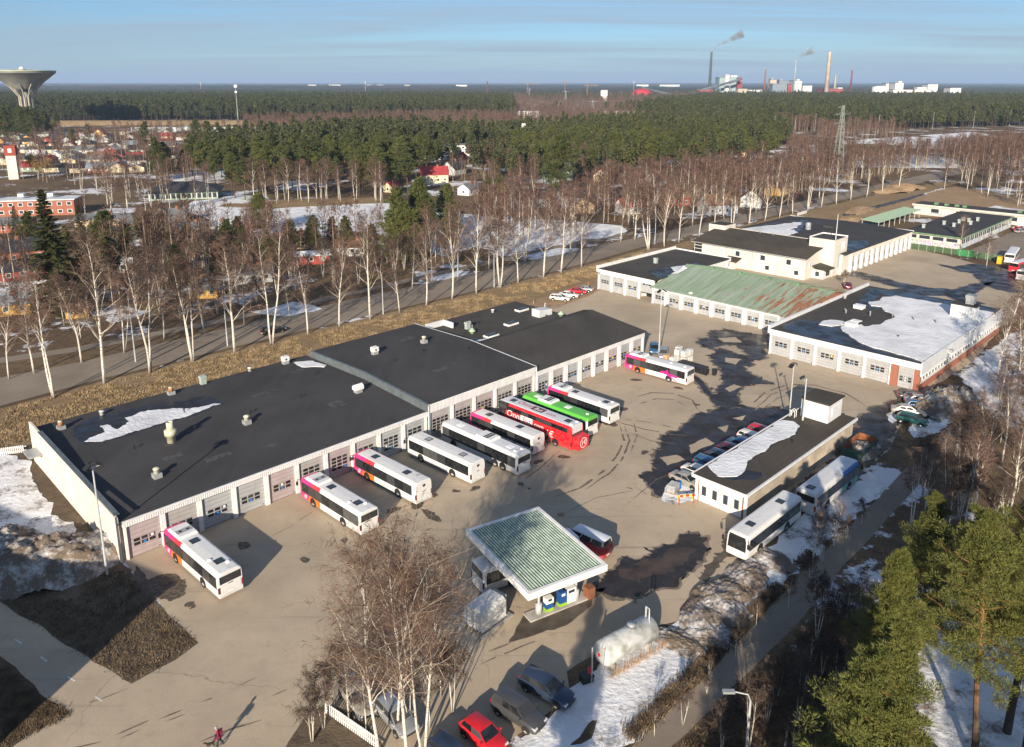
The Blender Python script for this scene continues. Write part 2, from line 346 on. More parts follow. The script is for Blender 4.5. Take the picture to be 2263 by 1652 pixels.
# ================================================================== ground, streets, yard
def S(name, px, z, m, **k): return sheet(name, px, z, m, **k)
g = MB(); E_ = 45000
g.poly([(-E_, -2000, -0.03), (E_, -2000, -0.03), (E_, E_, -0.03), (-E_, E_, -0.03)])
tag(g.build('ground', 'ground_litter'), kind='structure')
S('grass_bank', [(-60, 915), (0, 903), (230, 842), (520, 771), (820, 701), (1060, 645), (1290, 588), (1430, 549), (1480, 548), (1440, 600), (1320, 660), (1130, 720), (700, 860), (270, 1100), (60, 1000), (-60, 1020)], -0.018, 'ground_grass', amp=0.5)
S('grass_bank', [(1480, 545), (1600, 508), (1800, 461), (2000, 418), (2080, 402), (2130, 400), (2030, 432), (1900, 470), (1800, 520), (1640, 560), (1500, 570)], -0.018, 'ground_grass', amp=0.8)
S('sand_ground', [(1140, 690), (1175, 668), (1240, 645), (1310, 618), (1420, 575), (1560, 570), (1560, 600), (1320, 665), (1200, 700)], -0.014, 'ground_sand', amp=0.8)
S('sand_ground', [(1870, 482), (1930, 463), (2010, 442), (2060, 424), (2110, 412), (2180, 420), (2263, 440), (2263, 480), (2050, 480)], -0.014, 'ground_sand', amp=1.2)
S('ditch', [(1860, 474), (1920, 459), (1990, 441), (2040, 428), (2044, 431), (1995, 445), (1922, 464), (1866, 479)], -0.009, 'wet_asphalt', amp=0.5)
S('dirt_verge', [(262, 1240), (285, 1258), (320, 1300), (352, 1335), (385, 1370), (440, 1418), (385, 1460), (290, 1512), (210, 1465), (80, 1382), (-60, 1297), (-60, 990), (60, 985), (150, 1100)], -0.014, 'ground_dirt', amp=0.35)
S('dirt_verge', [(-60, 1430), (0, 1470), (90, 1535), (158, 1578), (60, 1628), (20, 1655), (-60, 1700)], 0.008, 'ground_dirt', amp=0.35)
S('dirt_verge', [(600, 1720), (640, 1640), (668, 1590), (716, 1556), (770, 1572), (850, 1640), (880, 1720)], 0.012, 'ground_dirt', amp=0.5)  # bare ground below the birch clump; its dark colour also stands in for tree shade
S('woodland_floor', [(1190, 1660), (1400, 1500), (1640, 1260), (1900, 1050), (1990, 950), (2040, 872), (2120, 830), (2200, 750), (2300, 690), (2700, 760), (2900, 1900), (1100, 1900)], -0.022, 'ground_litter', amp=1.0)
# streets
S_edge = [(0, 897), (230, 836), (520, 766), (820, 696), (1060, 641), (1290, 583), (1430, 543), (1600, 503), (1800, 456), (2000, 412), (2160, 376), (2330, 340)]
N_edge = [(0, 835), (180, 800), (450, 737), (750, 668), (1010, 612), (1240, 562), (1400, 527), (1600, 484), (1850, 428), (2100, 374), (2260, 340)]
ex = lambda e, i, j, x: (x, e[i][1] + (e[i][1] - e[j][1]) / (e[i][0] - e[j][0]) * (x - e[i][0]))
street = S('street', [ex(S_edge, 0, 1, -400)] + S_edge + N_edge[::-1] + [ex(N_edge, 0, 1, -400)], -0.010, 'asphalt_road', amp=0.12, step=3)
S('foot_path', [(-60, 800), (180, 765), (450, 712), (750, 650), (1010, 592), (1240, 540), (1400, 512), (1400, 518), (1240, 547), (1010, 600), (750, 658), (450, 722), (180, 776), (-60, 812)], -0.006, 'asphalt_road', amp=0.15, step=3)
S('foot_path', [(1300, 1740), (1395, 1652), (1560, 1492), (1700, 1347), (1800, 1240), (1930, 1110), (2060, 975), (2200, 850), (2290, 790), (2300, 810), (2110, 985), (1985, 1120), (1850, 1270), (1760, 1378), (1640, 1500), (1480, 1655), (1400, 1740)], -0.008, 'asphalt_road', amp=0.25, step=2)
yard = S('yard_asphalt', [(270, 1235), (300, 1270), (350, 1330), (385, 1370), (440, 1418), (385, 1460), (290, 1512), (210, 1465), (80, 1380), (-80, 1285), (-80, 1400), (0, 1452), (90, 1527), (158, 1577), (60, 1628), (20, 1655), (-80, 1710), (-40, 1900), (1080, 1900), (1112, 1652), (1170, 1605), (1262, 1530), (1255, 1485), (1330, 1435), (1450, 1385), (1500, 1372), (1560, 1300), (1640, 1235), (1760, 1140), (1885, 1060), (1960, 1000), (1985, 950), (2040, 868), (2150, 800), (2215, 720), (2290, 700), (2330, 640), (2200, 596), (2090, 565), (2012, 548), (1850, 560), (1500, 590), (1328, 640), (1300, 655), (1180, 700), (900, 850)], 0.0, 'asphalt_yard', amp=0.25, step=1.0)
S('parking_ground', [(2140, 556), (2240, 512), (2300, 495), (2360, 600), (2240, 590)], -0.004, 'asphalt_road', amp=0.4)
for a, b in (((33, 1413), (48, 1423)), ((89, 1452), (104, 1462)), ((150, 1496), (165, 1506)), ((210, 1540), (226, 1550))):
    p, q = G(*a), G(*b); d = (q - p).normalized(); n = Vector((-d.y, d.x, 0)) * 0.07
    MB().quad(*[(k.x, k.y, 0.012) for k in (p - n, q - n, q + n, p + n)]).build('road_dash', 'marking_white', yard)

# wet meltwater, stains, tyre marks: thin sheets that belong to the yard
def ysheet(name, px, z, m, **k):
    o = sheet(name, px, z, m, parent=yard, **k)
    if m == 'wet_asphalt':      # drying margin round the water
        vs = [Vector(v.co) for v in o.data.vertices]; n = len(vs); ar = sum(vs[i].x * vs[(i + 1) % n].y - vs[(i + 1) % n].x * vs[i].y for i in range(n)); sg_ = 1 if ar > 0 else -1; mm = MB(); ring = []
        for i in range(n):
            d = (vs[(i + 3) % n] - vs[i - 3]).normalized(); w_ = 0.15 + 0.9 * abs(noise.noise(vs[i] * 0.55)); ring.append(vs[i] + Vector((d.y, -d.x, 0)) * sg_ * w_)
        for i in range(n): j = (i + 1) % n; mm.quad(*[(q.x, q.y, z - 0.002) for q in (vs[i], ring[i], ring[j], vs[j])])
        mm.build('damp_margin', 'damp_margin', yard)
    return o
mat('damp_margin', (0.13, 0.105, 0.08), 0.8, col2=(0.22, 0.18, 0.135), scale=1.2)
k = dict(step=0.3, amp=1.15, freq=0.5)
ysheet('meltwater', [(1545, 758), (1575, 735), (1600, 726), (1640, 735), (1692, 742), (1694, 792), (1660, 785), (1625, 762), (1590, 765), (1565, 772)], 0.004, 'wet_asphalt', **k)
ysheet('meltwater', [(1585, 770), (1630, 782), (1688, 790), (1640, 812), (1660, 830), (1697, 846), (1655, 850), (1625, 868), (1632, 890), (1660, 903), (1590, 908), (1572, 880), (1592, 850), (1596, 815), (1570, 790)], 0.0045, 'wet_asphalt', seed=2, **k)
ysheet('meltwater', [(1495, 950), (1540, 918), (1600, 903), (1690, 902), (1745, 905), (1770, 908), (1690, 962), (1600, 1012), (1540, 1050), (1495, 1090), (1455, 1095), (1430, 1075), (1424, 1040), (1452, 1035), (1440, 1008), (1470, 1000), (1455, 980), (1478, 965)], 0.005, 'wet_asphalt', seed=3, **k)
ysheet('meltwater', [(1530, 826), (1550, 840), (1572, 868), (1590, 885), (1580, 892), (1556, 866), (1536, 842), (1526, 832)], 0.0055, 'wet_asphalt', seed=4, step=0.5, amp=0.25)
for s_, pl in enumerate(([(1585, 748), (1625, 746), (1640, 757), (1600, 757)], [(1603, 790), (1640, 795), (1625, 806), (1604, 800)], [(1600, 860), (1622, 850), (1640, 855), (1610, 868)], [(1520, 985), (1560, 968), (1580, 980), (1530, 1004)], [(1460, 1012), (1495, 1006), (1515, 1018), (1475, 1030)], [(1620, 925), (1650, 918), (1640, 930)], [(1585, 945), (1610, 940), (1600, 956)])):
    ysheet('dry_patch', pl, 0.008, 'asphalt_yard', seed=s_ + 20, step=0.5, amp=0.3)
ysheet('puddle', [(1335, 1258), (1380, 1238), (1430, 1232), (1470, 1205), (1515, 1178), (1560, 1190), (1560, 1222), (1530, 1255), (1490, 1288), (1420, 1312), (1350, 1318), (1320, 1300)], 0.0042, 'wet_asphalt', seed=5, **k)
ysheet('puddle', [(1372, 1262), (1420, 1244), (1470, 1225), (1515, 1203), (1532, 1218), (1505, 1248), (1470, 1268), (1415, 1285), (1380, 1282)], 0.0085, 'puddle_water', seed=6, **k)
ysheet('damp_ground', [(1560, 1290), (1610, 1235), (1700, 1180), (1760, 1140), (1885, 1060), (1960, 1000), (1985, 950), (2030, 875), (1990, 880), (1920, 905), (1890, 935), (1880, 985), (1660, 1160), (1600, 1200), (1540, 1275)], 0.0038, 'damp_asphalt', seed=7, **k)
ysheet('meltwater', [(1890, 935), (1930, 905), (1985, 885), (2010, 895), (1985, 930), (1965, 960), (1935, 985), (1895, 980)], 0.0082, 'wet_asphalt', seed=8, **k)
ysheet('meltwater', [(1868, 606), (1890, 600), (1930, 608), (1990, 625), (2050, 636), (2110, 640), (2150, 628), (2200, 622), (2160, 645), (2130, 660), (2180, 672), (2150, 676), (2090, 655), (2030, 652), (1980, 648), (1950, 642), (1990, 638), (1930, 622), (1885, 612)], 0.0046, 'wet_asphalt', seed=9, step=0.8, amp=0.5)
ysheet('meltwater', [(2070, 583), (2110, 590), (2150, 583), (2200, 590), (2240, 600), (2260, 650), (2200, 640), (2170, 625), (2150, 605), (2120, 600), (2085, 590)], 0.0046, 'wet_asphalt', seed=10, step=0.8, amp=0.8)
ysheet('wet_edge', [(300, 1250), (330, 1285), (370, 1285), (410, 1290), (385, 1310), (340, 1312), (320, 1330), (290, 1290)], 0.004, 'damp_asphalt', seed=11, step=0.4, amp=0.3)
ysheet('meltwater', [(1160, 1360), (1230, 1340), (1290, 1310), (1340, 1300), (1300, 1345), (1240, 1385), (1200, 1400), (1130, 1420)], 0.0042, 'damp_asphalt', seed=13, step=0.5, amp=0.4)
st_ = [(372, 1297, 1.6, 2.6), (420, 1336, .5, .5), (676, 1238, .55, .4), (870, 1128, 1.1, .45), (922, 1116, .8, .9), (952, 1140, 2.0, .5), (1050, 1080, .9, .5), (1010, 1085, .5, .4), (1150, 1070, .5, .3), (1190, 1020, .9, .5), (1245, 1010, .8, .5), (1345, 935, 1.5, .8), (1375, 905, 1.0, .8), (1405, 840, 1.0, .5), (1500, 858, .8, .5), (540, 1205, .7, .7), (760, 1195, .5, .4), (1170, 1080, .3, .2), (1425, 1000, .8, .3), (1290, 975, .6, .3), (960, 1095, .4, .4), (1570, 860, .8, .4), (1390, 1080, .3, .15), (1540, 895, .5, .5), (425, 1345, .25, .25)]
for i, (x, y, a, b) in enumerate(st_):
    c = G(x, y); an = A - R(45) * (i % 3); pts = [c + Vector((math.cos(an) * a * math.cos(q) - math.sin(an) * b * math.sin(q), math.sin(an) * a * math.cos(q) + math.cos(an) * b * math.sin(q), 0)) for q in [j * math.pi / 6 for j in range(12)]]
    ysheet('oil_stain', pts, 0.0093 if i % 2 else 0.0097, 'oil_stain', step=0.2, amp=0.34, freq=1.4, seed=i, world=True)
def streak(px, wd, m='tyre_mark', z=0.0102, i=0):
    pts = [G(*p) for p in px]; L = []; Rr = []
    fine = []
    for a, b in zip(pts, pts[1:]):
        n = max(2, int((b - a).length / 0.7)); fine += [a.lerp(b, j / n) for j in range(n)]
    fine.append(pts[-1]); mb = MB(); n = len(fine)
    for j, p in enumerate(fine):
        d = (fine[min(j + 1, n - 1)] - fine[max(j - 1, 0)]).normalized(); nn = Vector((-d.y, d.x, 0)); e = min(1, 6 * j / n, 6 * (n - 1 - j) / n) * wd * (0.55 + 0.5 * noise.noise(p * 0.9 + Vector((i, 0, 0)))) + 0.01
        o_ = nn * 0.12 * noise.noise(p * 0.4)
        L.append(p + nn * e + o_); Rr.append(p - nn * e + o_)
    for j in range(n - 1):
        if noise.noise(fine[j] * 0.6 + Vector((i * 3, 5, 0))) > -0.3: mb.quad(*[(q.x, q.y, z) for q in (L[j], L[j + 1], Rr[j + 1], Rr[j])])
    if mb.f: mb.build('tyre_mark', m, yard)
def arc(cu, cv, r, a0, a1, n=24): 
    return [(lambda p: (p.x, p.y))(W(cu + r * math.cos(R(a0 + (a1 - a0) * j / n)), cv + r * math.sin(R(a0 + (a1 - a0) * j / n)))) for j in range(n + 1)]
_G = G
def streak_w(pts, wd, i, z=0.0102):
    global G
    Gs = G
    try:
        G = lambda x, y, z=0: Vector((x, y, 0)); streak(pts, wd, 'tyre_mark', z, i)
    finally: G = Gs
for i, (px, wd) in enumerate((([(1370, 940), (1380, 975), (1362, 1010), (1330, 1045), (1280, 1080), (1220, 1100)], .22), ([(1380, 940), (1392, 975), (1375, 1015), (1345, 1048), (1290, 1085)], .16), ([(1400, 935), (1408, 960), (1395, 1000)], .13), ([(1360, 932), (1420, 948), (1480, 960), (1530, 965)], .16), ([(1372, 926), (1440, 935), (1500, 948)], .13), ([(1385, 955), (1440, 975), (1520, 985)], .10),
                           ([(1400, 880), (1440, 868), (1490, 870), (1530, 885), (1545, 910)], .2), ([(1405, 895), (1450, 882), (1490, 884), (1520, 900)], .14), ([(1640, 985), (1580, 1010), (1450, 1060), (1380, 1120)], .07), ([(1655, 900), (1690, 868), (1740, 850), (1800, 852), (1870, 870), (1925, 905)], .22), ([(1668, 905), (1705, 872), (1745, 858), (1800, 860), (1860, 878)], .14), ([(1680, 908), (1720, 880), (1760, 866), (1820, 872)], .10),
                           ([(1230, 1000), (1200, 1030), (1160, 1060)], .12), ([(700, 1125), (640, 1165), (590, 1190)], .05), ([(1245, 1135), (1320, 1100), (1400, 1085)], .06), ([(1400, 1075), (1440, 1100), (1460, 1108)], .04),
                           ([(150, 1655), (225, 1640)], .13), ([(255, 1625), (300, 1605), (330, 1592)], .12), ([(265, 1632), (310, 1612)], .08), ([(352, 1590), (405, 1568)], .13), ([(365, 1596), (410, 1578)], .08), ([(442, 1553), (495, 1534)], .16), ([(522, 1518), (568, 1498)], .14), ([(440, 1640), (520, 1610), (580, 1590)], .1), ([(600, 1540), (635, 1525)], .08), ([(300, 1330), (380, 1312), (430, 1300)], .05), ([(285, 1520), (215, 1548), (180, 1560)], .05),
                           ([(1060, 1470), (1150, 1430), (1230, 1400)], .09), ([(1080, 1440), (1130, 1420)], .12))):
    streak(px, wd * 1.25, i=i, z=0.0104 + 0.0003 * (i % 5))
ysheet('manhole_cover', [tuple(p) for p in [G(1240, 1138) + Vector((0.45 * math.cos(q), 0.45 * math.sin(q), 0)) for q in [j * math.pi / 8 for j in range(16)]]], 0.0098, 'sign_manhole' if 0 else 'ground_sand', amp=0, world=True)
ysheet('manhole_cover', [tuple(p) for p in [G(1165, 1163) + Vector((0.35 * math.cos(q), 0.35 * math.sin(q), 0)) for q in [j * math.pi / 8 for j in range(16)]]], 0.0098, 'ground_sand', amp=0, world=True)

# snow lying on open ground
def S_(*a, **k): return S(*a, kind='stuff', **k)
kk = dict(step=0.8, amp=0.9, freq=0.4)
S_('snow_patch', [(-60, 1010), (50, 1006), (64, 1022), (76, 1050), (82, 1086), (112, 1112), (150, 1150), (188, 1192), (206, 1216), (150, 1232), (120, 1260), (60, 1280), (-60, 1300)], 0.03, 'snow_dirty', seed=31, **kk)
S_('snow_patch', [(1130, 1700), (1180, 1625), (1262, 1548), (1268, 1510), (1330, 1462), (1400, 1430), (1470, 1395), (1515, 1385), (1470, 1450), (1400, 1520), (1330, 1590), (1240, 1670)], 0.05, 'snow', seed=32, **kk)
S_('snow_patch', [(1470, 1400), (1560, 1330), (1640, 1262), (1700, 1205), (1790, 1130), (1885, 1065), (1935, 1060), (1960, 1080), (1900, 1130), (1830, 1200), (1760, 1275), (1690, 1340), (1560, 1470), (1400, 1630), (1340, 1690), (1240, 1690)], 0.02, 'snow_dirty', seed=33, **kk)
S_('snow_patch', [(1860, 1095), (1920, 1050), (1960, 1075), (1900, 1120), (1840, 1170)], 0.06, 'snow', seed=34, **kk)
S_('snow_patch', [(2000, 950), (2040, 925), (2100, 905), (2130, 890), (2160, 900), (2110, 930), (2070, 960), (2020, 970)], 0.05, 'snow_dirty', seed=35, **kk)
S_('snow_patch', [(2120, 830), (2170, 790), (2230, 740), (2300, 720), (2320, 900), (2260, 960), (2200, 930), (2150, 870)], 0.02, 'snow_dirty', seed=36, **kk)
S_('snow_patch', [(1985, 1330), (2050, 1290), (2150, 1400), (2300, 1380), (2320, 1660), (2100, 1680), (2010, 1600), (1970, 1450)], 0.02, 'snow_dirty', seed=37, **kk)
S_('snow_patch', [(1960, 918), (1985, 905), (2000, 920), (1975, 935)], 0.03, 'snow_dirty', seed=38, **kk)
S_('snow_patch', [(1470, 1080), (1500, 1062), (1530, 1070), (1535, 1105), (1495, 1115), (1465, 1105)], 0.04, 'snow_dirty', seed=39, **kk)
S_('snow_field', [(395, 462), (430, 445), (520, 432), (590, 433), (600, 442), (560, 452), (520, 455), (600, 462), (700, 455), (845, 449), (905, 455), (915, 475), (860, 500), (840, 520), (790, 512), (730, 512), (690, 520), (600, 515), (520, 490), (470, 488)], 0.02, 'snow', seed=40, step=3, amp=1.6, freq=0.12)
S_('snow_field', [(850, 480), (960, 470), (1100, 478), (1240, 488), (1370, 500), (1390, 512), (1320, 528), (1210, 545), (1120, 560), (1050, 548), (980, 565), (900, 540), (850, 520)], 0.02, 'snow', seed=41, step=3, amp=2.0, freq=0.12)
for i, pl in enumerate(([(1680, 335), (1830, 325), (1960, 320), (1980, 330), (1880, 345), (1760, 350)], [(1850, 352), (2000, 340), (2110, 350), (2120, 372), (2000, 372), (1880, 370)], [(2030, 300), (2150, 292), (2200, 300), (2100, 306)], [(1835, 313), (1990, 303), (2120, 305), (2200, 318), (2080, 330), (1900, 326)], [(350, 395), (430, 380), (520, 375), (540, 390), (430, 405)], [(0, 560), (60, 545), (120, 560), (100, 600), (20, 610)], [(130, 560), (210, 540), (250, 552), (190, 580)], [(0, 640), (80, 620), (160, 640), (120, 680), (20, 690)], [(200, 690), (280, 670), (330, 690), (250, 715)], [(2120, 470), (2200, 455), (2263, 465), (2263, 500), (2180, 490)], [(560, 690), (640, 668), (720, 680), (650, 705)])):
    S_('snow_patch', pl, 0.012, 'snow_dirty' if i > 4 else 'snow', seed=50 + i, step=3, amp=2.5, freq=0.1)
S('sports_pitch', [(1780, 366 - 40), (1905, 318), (2010, 322), (2000, 336), (1900, 340)], 0.03, mat('pitch_green', (0.06, 0.16, 0.055), 0.9), amp=0.3, step=4)
S('park_ground', [(565, 450), (640, 440), (830, 437), (900, 450), (840, 449), (700, 456), (600, 461), (480, 457), (500, 450)], 0.028, 'ground_grass', amp=1.0, step=3)
# ploughed heaps of old snow and grit
def heap(name, x, y, rx, ry, h, an, m, label, seed, rough=0.35, cat='snow pile', grp=None):
    c = G(x, y); n = 44; mb = MB(); idx = {}
    for i in range(n + 1):
        for j in range(n + 1):
            a, b = i / n * 2 - 1, j / n * 2 - 1; r = math.sqrt(a * a + b * b); q = Vector((a * 2.1 + seed, b * 2.1, seed * 1.7))
            f = max(0, 1 - r * (0.92 + 0.35 * noise.noise(q * 0.8))) ; z = h * (f * (2 - f)) * (1 + rough * noise.noise(q * 1.6)) + rough * 0.6 * h * noise.noise(q * 4) * min(1, f * 4) + 0.16 * h * noise.noise(q * 9.5) * min(1, f * 5) + 0.09 * h * noise.noise(q * 21) * min(1, f * 6)
            mb.v.append((a * rx, b * ry, max(z, 0) - (0.08 if f <= 0 else 0)))
    for i in range(n):
        for j in range(n):
            k0 = i * (n + 1) + j; mb.f.append([k0, k0 + n + 1, k0 + n + 2, k0 + 1]); mb.m.append(0)
    return tag(mb.build(name, m, None, True, c, an), label, cat, grp)
heap('snow_heap', 100, 1255, 7.0, 4.8, 2.6, R(20), 'snow_pile', 'large rounded heap of ploughed dirty snow by the garage lamp post', 1)
heap('snow_heap', 30, 1215, 6.0, 3.2, 1.7, R(-10), 'snow_pile', 'low snow heap streaked with grit beside the large rounded heap', 2)
heap('snow_heap', 2085, 895, 7.5, 3.6, 2.3, R(40), 'snow_pile', 'dark gritty snow heap at the brick corner of the white garage', 3)
heap('snow_heap', 1905, 1000, 3.5, 2.0, 1.1, R(40), 'snow_pile', 'pale snow heap beside the open steel skip', 4)
for i, (x, y, a, b, h) in enumerate(((1595, 1318, 3.4, 2.1, .8), (1650, 1275, 3.2, 2.0, .75), (1548, 1368, 3.4, 1.9, .65), (1610, 1345, 2.8, 1.7, .6), (1700, 1235, 3.0, 1.7, .5), (1500, 1420, 2.6, 1.6, .45), (1560, 1405, 2.4, 1.6, .45))):
    heap('snow_heap', x, y, a, b, h, R(30 + 23 * i), 'snow_pile', 'lumpy roadside bank of ploughed snow and soil between yard and path', 10 + i, 0.3, grp='lumps of the ploughed bank along the path')
heap('sand_heap', 1965, 425, 9, 6, 2.0, 0.3, 'ground_sand', 'smaller pale sand heap behind the long flat-roofed block', 21, 0.1, 'sand heap')
heap('sand_heap', 1998, 418, 10, 7, 2.6, 0.5, 'ground_sand', 'taller tan sand heap behind the long flat-roofed block', 22, 0.1, 'sand heap')
heap('sand_heap', 1900, 466, 12, 4, 1.2, 0.9, 'ground_sand', 'long spoil bank of sand along the open ditch', 23, 0.3, 'sand heap')
heap('sand_heap', 1880, 486, 7, 3.5, 1.0, 0.9, 'ground_sand', 'low sand mound between ditch and pale green carport', 24, 0.3, 'sand heap')

# rank dry grass on the bank and verges
def grass(name, polys, n, hh, m, seed):
    r = random.Random(seed); mb = MB(); ps = [[G(*q) for q in pl] for pl in polys]
    for wp in ps:
        xs = [q.x for q in wp]; ys = [q.y for q in wp]; c = 0
        while c < n:
            p = (r.uniform(min(xs), max(xs)), r.uniform(min(ys), max(ys)))
            if not inside(p, wp) or noise.noise(Vector((p[0] * 0.15, p[1] * 0.15, seed))) < -0.22: 
                c += 0.02; continue
            for _ in range(4):
                a = r.uniform(0, 6.28); w_ = r.uniform(0.03, 0.07); h = hh * r.uniform(0.4, 1.2); l = r.uniform(0.1, 0.5) * hh * 1.6; b_ = r.uniform(0, 6.28); x, y = p[0] + r.gauss(0, .25), p[1] + r.gauss(0, .25)
                mb.add([(x - w_ * math.cos(a), y - w_ * math.sin(a), -0.02), (x + w_ * math.cos(a), y + w_ * math.sin(a), -0.02), (x + l * math.cos(b_), y + l * math.sin(b_), h)], [(0, 1, 2)])
            c += 1
    o = mb.build(name, m); o['kind'] = 'stuff'
mat('grass_dry', (0.30, 0.22, 0.125), 0.95, var=0.35, scale=0.6); mat('grass_brown', (0.14, 0.10, 0.062), 0.95, var=0.35, scale=0.8)
grass('dry_grass', [[(-40, 918), (230, 850), (520, 780), (820, 708), (820, 770), (520, 850), (230, 920), (60, 975), (-40, 1000)], [(820, 708), (1060, 652), (1290, 594), (1430, 555), (1420, 585), (1300, 620), (1150, 660), (950, 720), (820, 770)]], 9000, 0.30, 'grass_dry', 3)
grass('dead_grass', [[(275, 1262), (345, 1338), (432, 1418), (385, 1455), (290, 1507), (210, 1460), (80, 1376), (0, 1322), (120, 1270)], [(0, 1475), (90, 1540), (152, 1580), (60, 1624), (10, 1650)]], 3500, 0.14, 'grass_brown', 4)
grass('dead_grass', [[(1400, 1640), (1560, 1480), (1700, 1335), (1800, 1230), (1790, 1215), (1690, 1310), (1550, 1450), (1380, 1620)], [(1500, 1660), (1660, 1510), (1780, 1390), (1860, 1290), (1920, 1350), (1850, 1660)]], 3500, 0.3, 'grass_brown', 5)
# ================================================================== yard buildings
# every root: local x along the front, front faces local -y, building runs to +y
ROT_V, ROT_U = A, A - R(90)      # fronts facing the open yard / facing the street end
pane_meshes = {}
def pane_mesh(w_, h_):
    k_ = (round(w_, 2), round(h_, 2))
    if k_ not in pane_meshes: pane_meshes[k_] = MB().box(-w_ / 2, w_ / 2, -0.012, 0.02, -h_ / 2, h_ / 2).mesh('pane', 'glass_dark')
    return pane_meshes[k_]
plate_mesh = {m: MB().box(-0.14, 0.14, -0.01, 0.01, -0.13, 0.13).mesh('number_plate', m) for m in ('sign_blue', 'paper_white', 'sign_yellow')}
def garage_door(parent, xc, w_, h_, y, rows, cols, z0, m, plates=(), lift=0.0, pw=None, ph=0.34):
    d = MB().box(-w_ / 2, w_ / 2, 0, 0.06, 0.02, h_ - lift).build('garage_door', m, parent, loc=(xc, y, lift))
    pw = pw or min(0.62, w_ * 0.6 / cols); px = pw + 0.16; pz = ph + 0.12
    for i in range(cols):
        for j in range(rows):
            put('pane', pane_mesh(pw, ph), d, ((i - (cols - 1) / 2) * px, -0.004, z0 + j * pz))
    for (i, j, mm) in plates: put('number_sign', plate_mesh[mm], d, ((i - (cols - 1) / 2) * px, -0.022, z0 + j * pz))
    box('bottom_seal', -w_ / 2, w_ / 2, -0.01, 0.07, -0.005, 0.03, 'black_rubber', d)
    hm = pane_mesh(0.22, 0.09); put('door_handle', hm, d, (w_ / 2 - 0.3, -0.004, 0.25))
    return d
def roof_poly(parent, name, pts, m, th=0.12):
    "roof slab over a list of strips: (x0, x1, [(y, z), ...])"
    mb = MB(); x0, x1, pr = pts
    for (ya, za), (yb, zb) in zip(pr, pr[1:]):
        mb.quad((x0, ya, za), (x1, ya, za), (x1, yb, zb), (x0, yb, zb))
        mb.quad((x0, yb, zb - th), (x1, yb, zb - th), (x1, ya, za - th), (x0, ya, za - th))
    for x, fl in ((x0, 0), (x1, 1)):
        ps = [(x, a, b) for a, b in pr] + [(x, a, b - th) for a, b in pr[::-1]]
        mb.poly(ps[::-1] if not fl else ps)
    for (y, z), fl in ((pr[0], 0), (pr[-1], 1)):
        q = [(x0, y, z - th), (x1, y, z - th), (x1, y, z), (x0, y, z)]; mb.poly(q if not fl else q[::-1])
    return mb.build(name, m, parent)
def snow_on(parent, pts, z, seed, amp=0.5, m='snow', t=0.07, name='snow_cover', step=0.6, freq=0.5):
    "thick snow with a ragged melt edge, lying on a roof; z is a number or a function of y"
    rp = ragged([Vector((p[0], p[1], 0)) for p in pts], step, amp, seed, freq); f = z if callable(z) else (lambda y: z)
    sm = sheet_mesh(rp, 0); vs = [(p.x, p.y, f(p.y) + t) for p in rp]; n = len(rp)
    sm.v = vs + [(p.x, p.y, f(p.y) + 0.004) for p in rp]
    for i in range(n): sm.f.append([i, n + i, n + (i + 1) % n, (i + 1) % n]); sm.m.append(0)
    o = sm.build(name, m, parent); o['kind'] = 'stuff'
    ar = sum(rp[i].x * rp[(i + 1) % n].y - rp[(i + 1) % n].x * rp[i].y for i in range(n)); sg_ = 1 if ar > 0 else -1; ring = []      # meltwater margin
    for i in range(n):
        d = (rp[(i + 2) % n] - rp[i - 2]).normalized(); w_ = 0.12 + 0.3 * abs(noise.noise(Vector((rp[i].x * 0.8, rp[i].y * 0.8, seed)))); ring.append(rp[i] + Vector((d.y, -d.x, 0)) * sg_ * w_)
    mm = MB()
    for i in range(n): j = (i + 1) % n; mm.quad(*[(q.x, q.y, f(q.y) + 0.009) for q in (rp[i], ring[i], ring[j], rp[j])])
    mm.build('melt_margin', 'roof_wet', parent); return o
def wet_on(parent, pts, z, seed, amp=0.5, name='wet_patch', m='roof_wet', step=0.6):
    rp = ragged([Vector((p[0], p[1], 0)) for p in pts], step, amp, seed, 0.5); f = z if callable(z) else (lambda y: z)
    sm = sheet_mesh(rp, 0); sm.v = [(p.x, p.y, f(p.y) + 0.003) for p in rp]; return sm.build(name, m, parent)
wet_mat('roof_wet', (0.016, 0.018, 0.022), 0.18, 0.5)
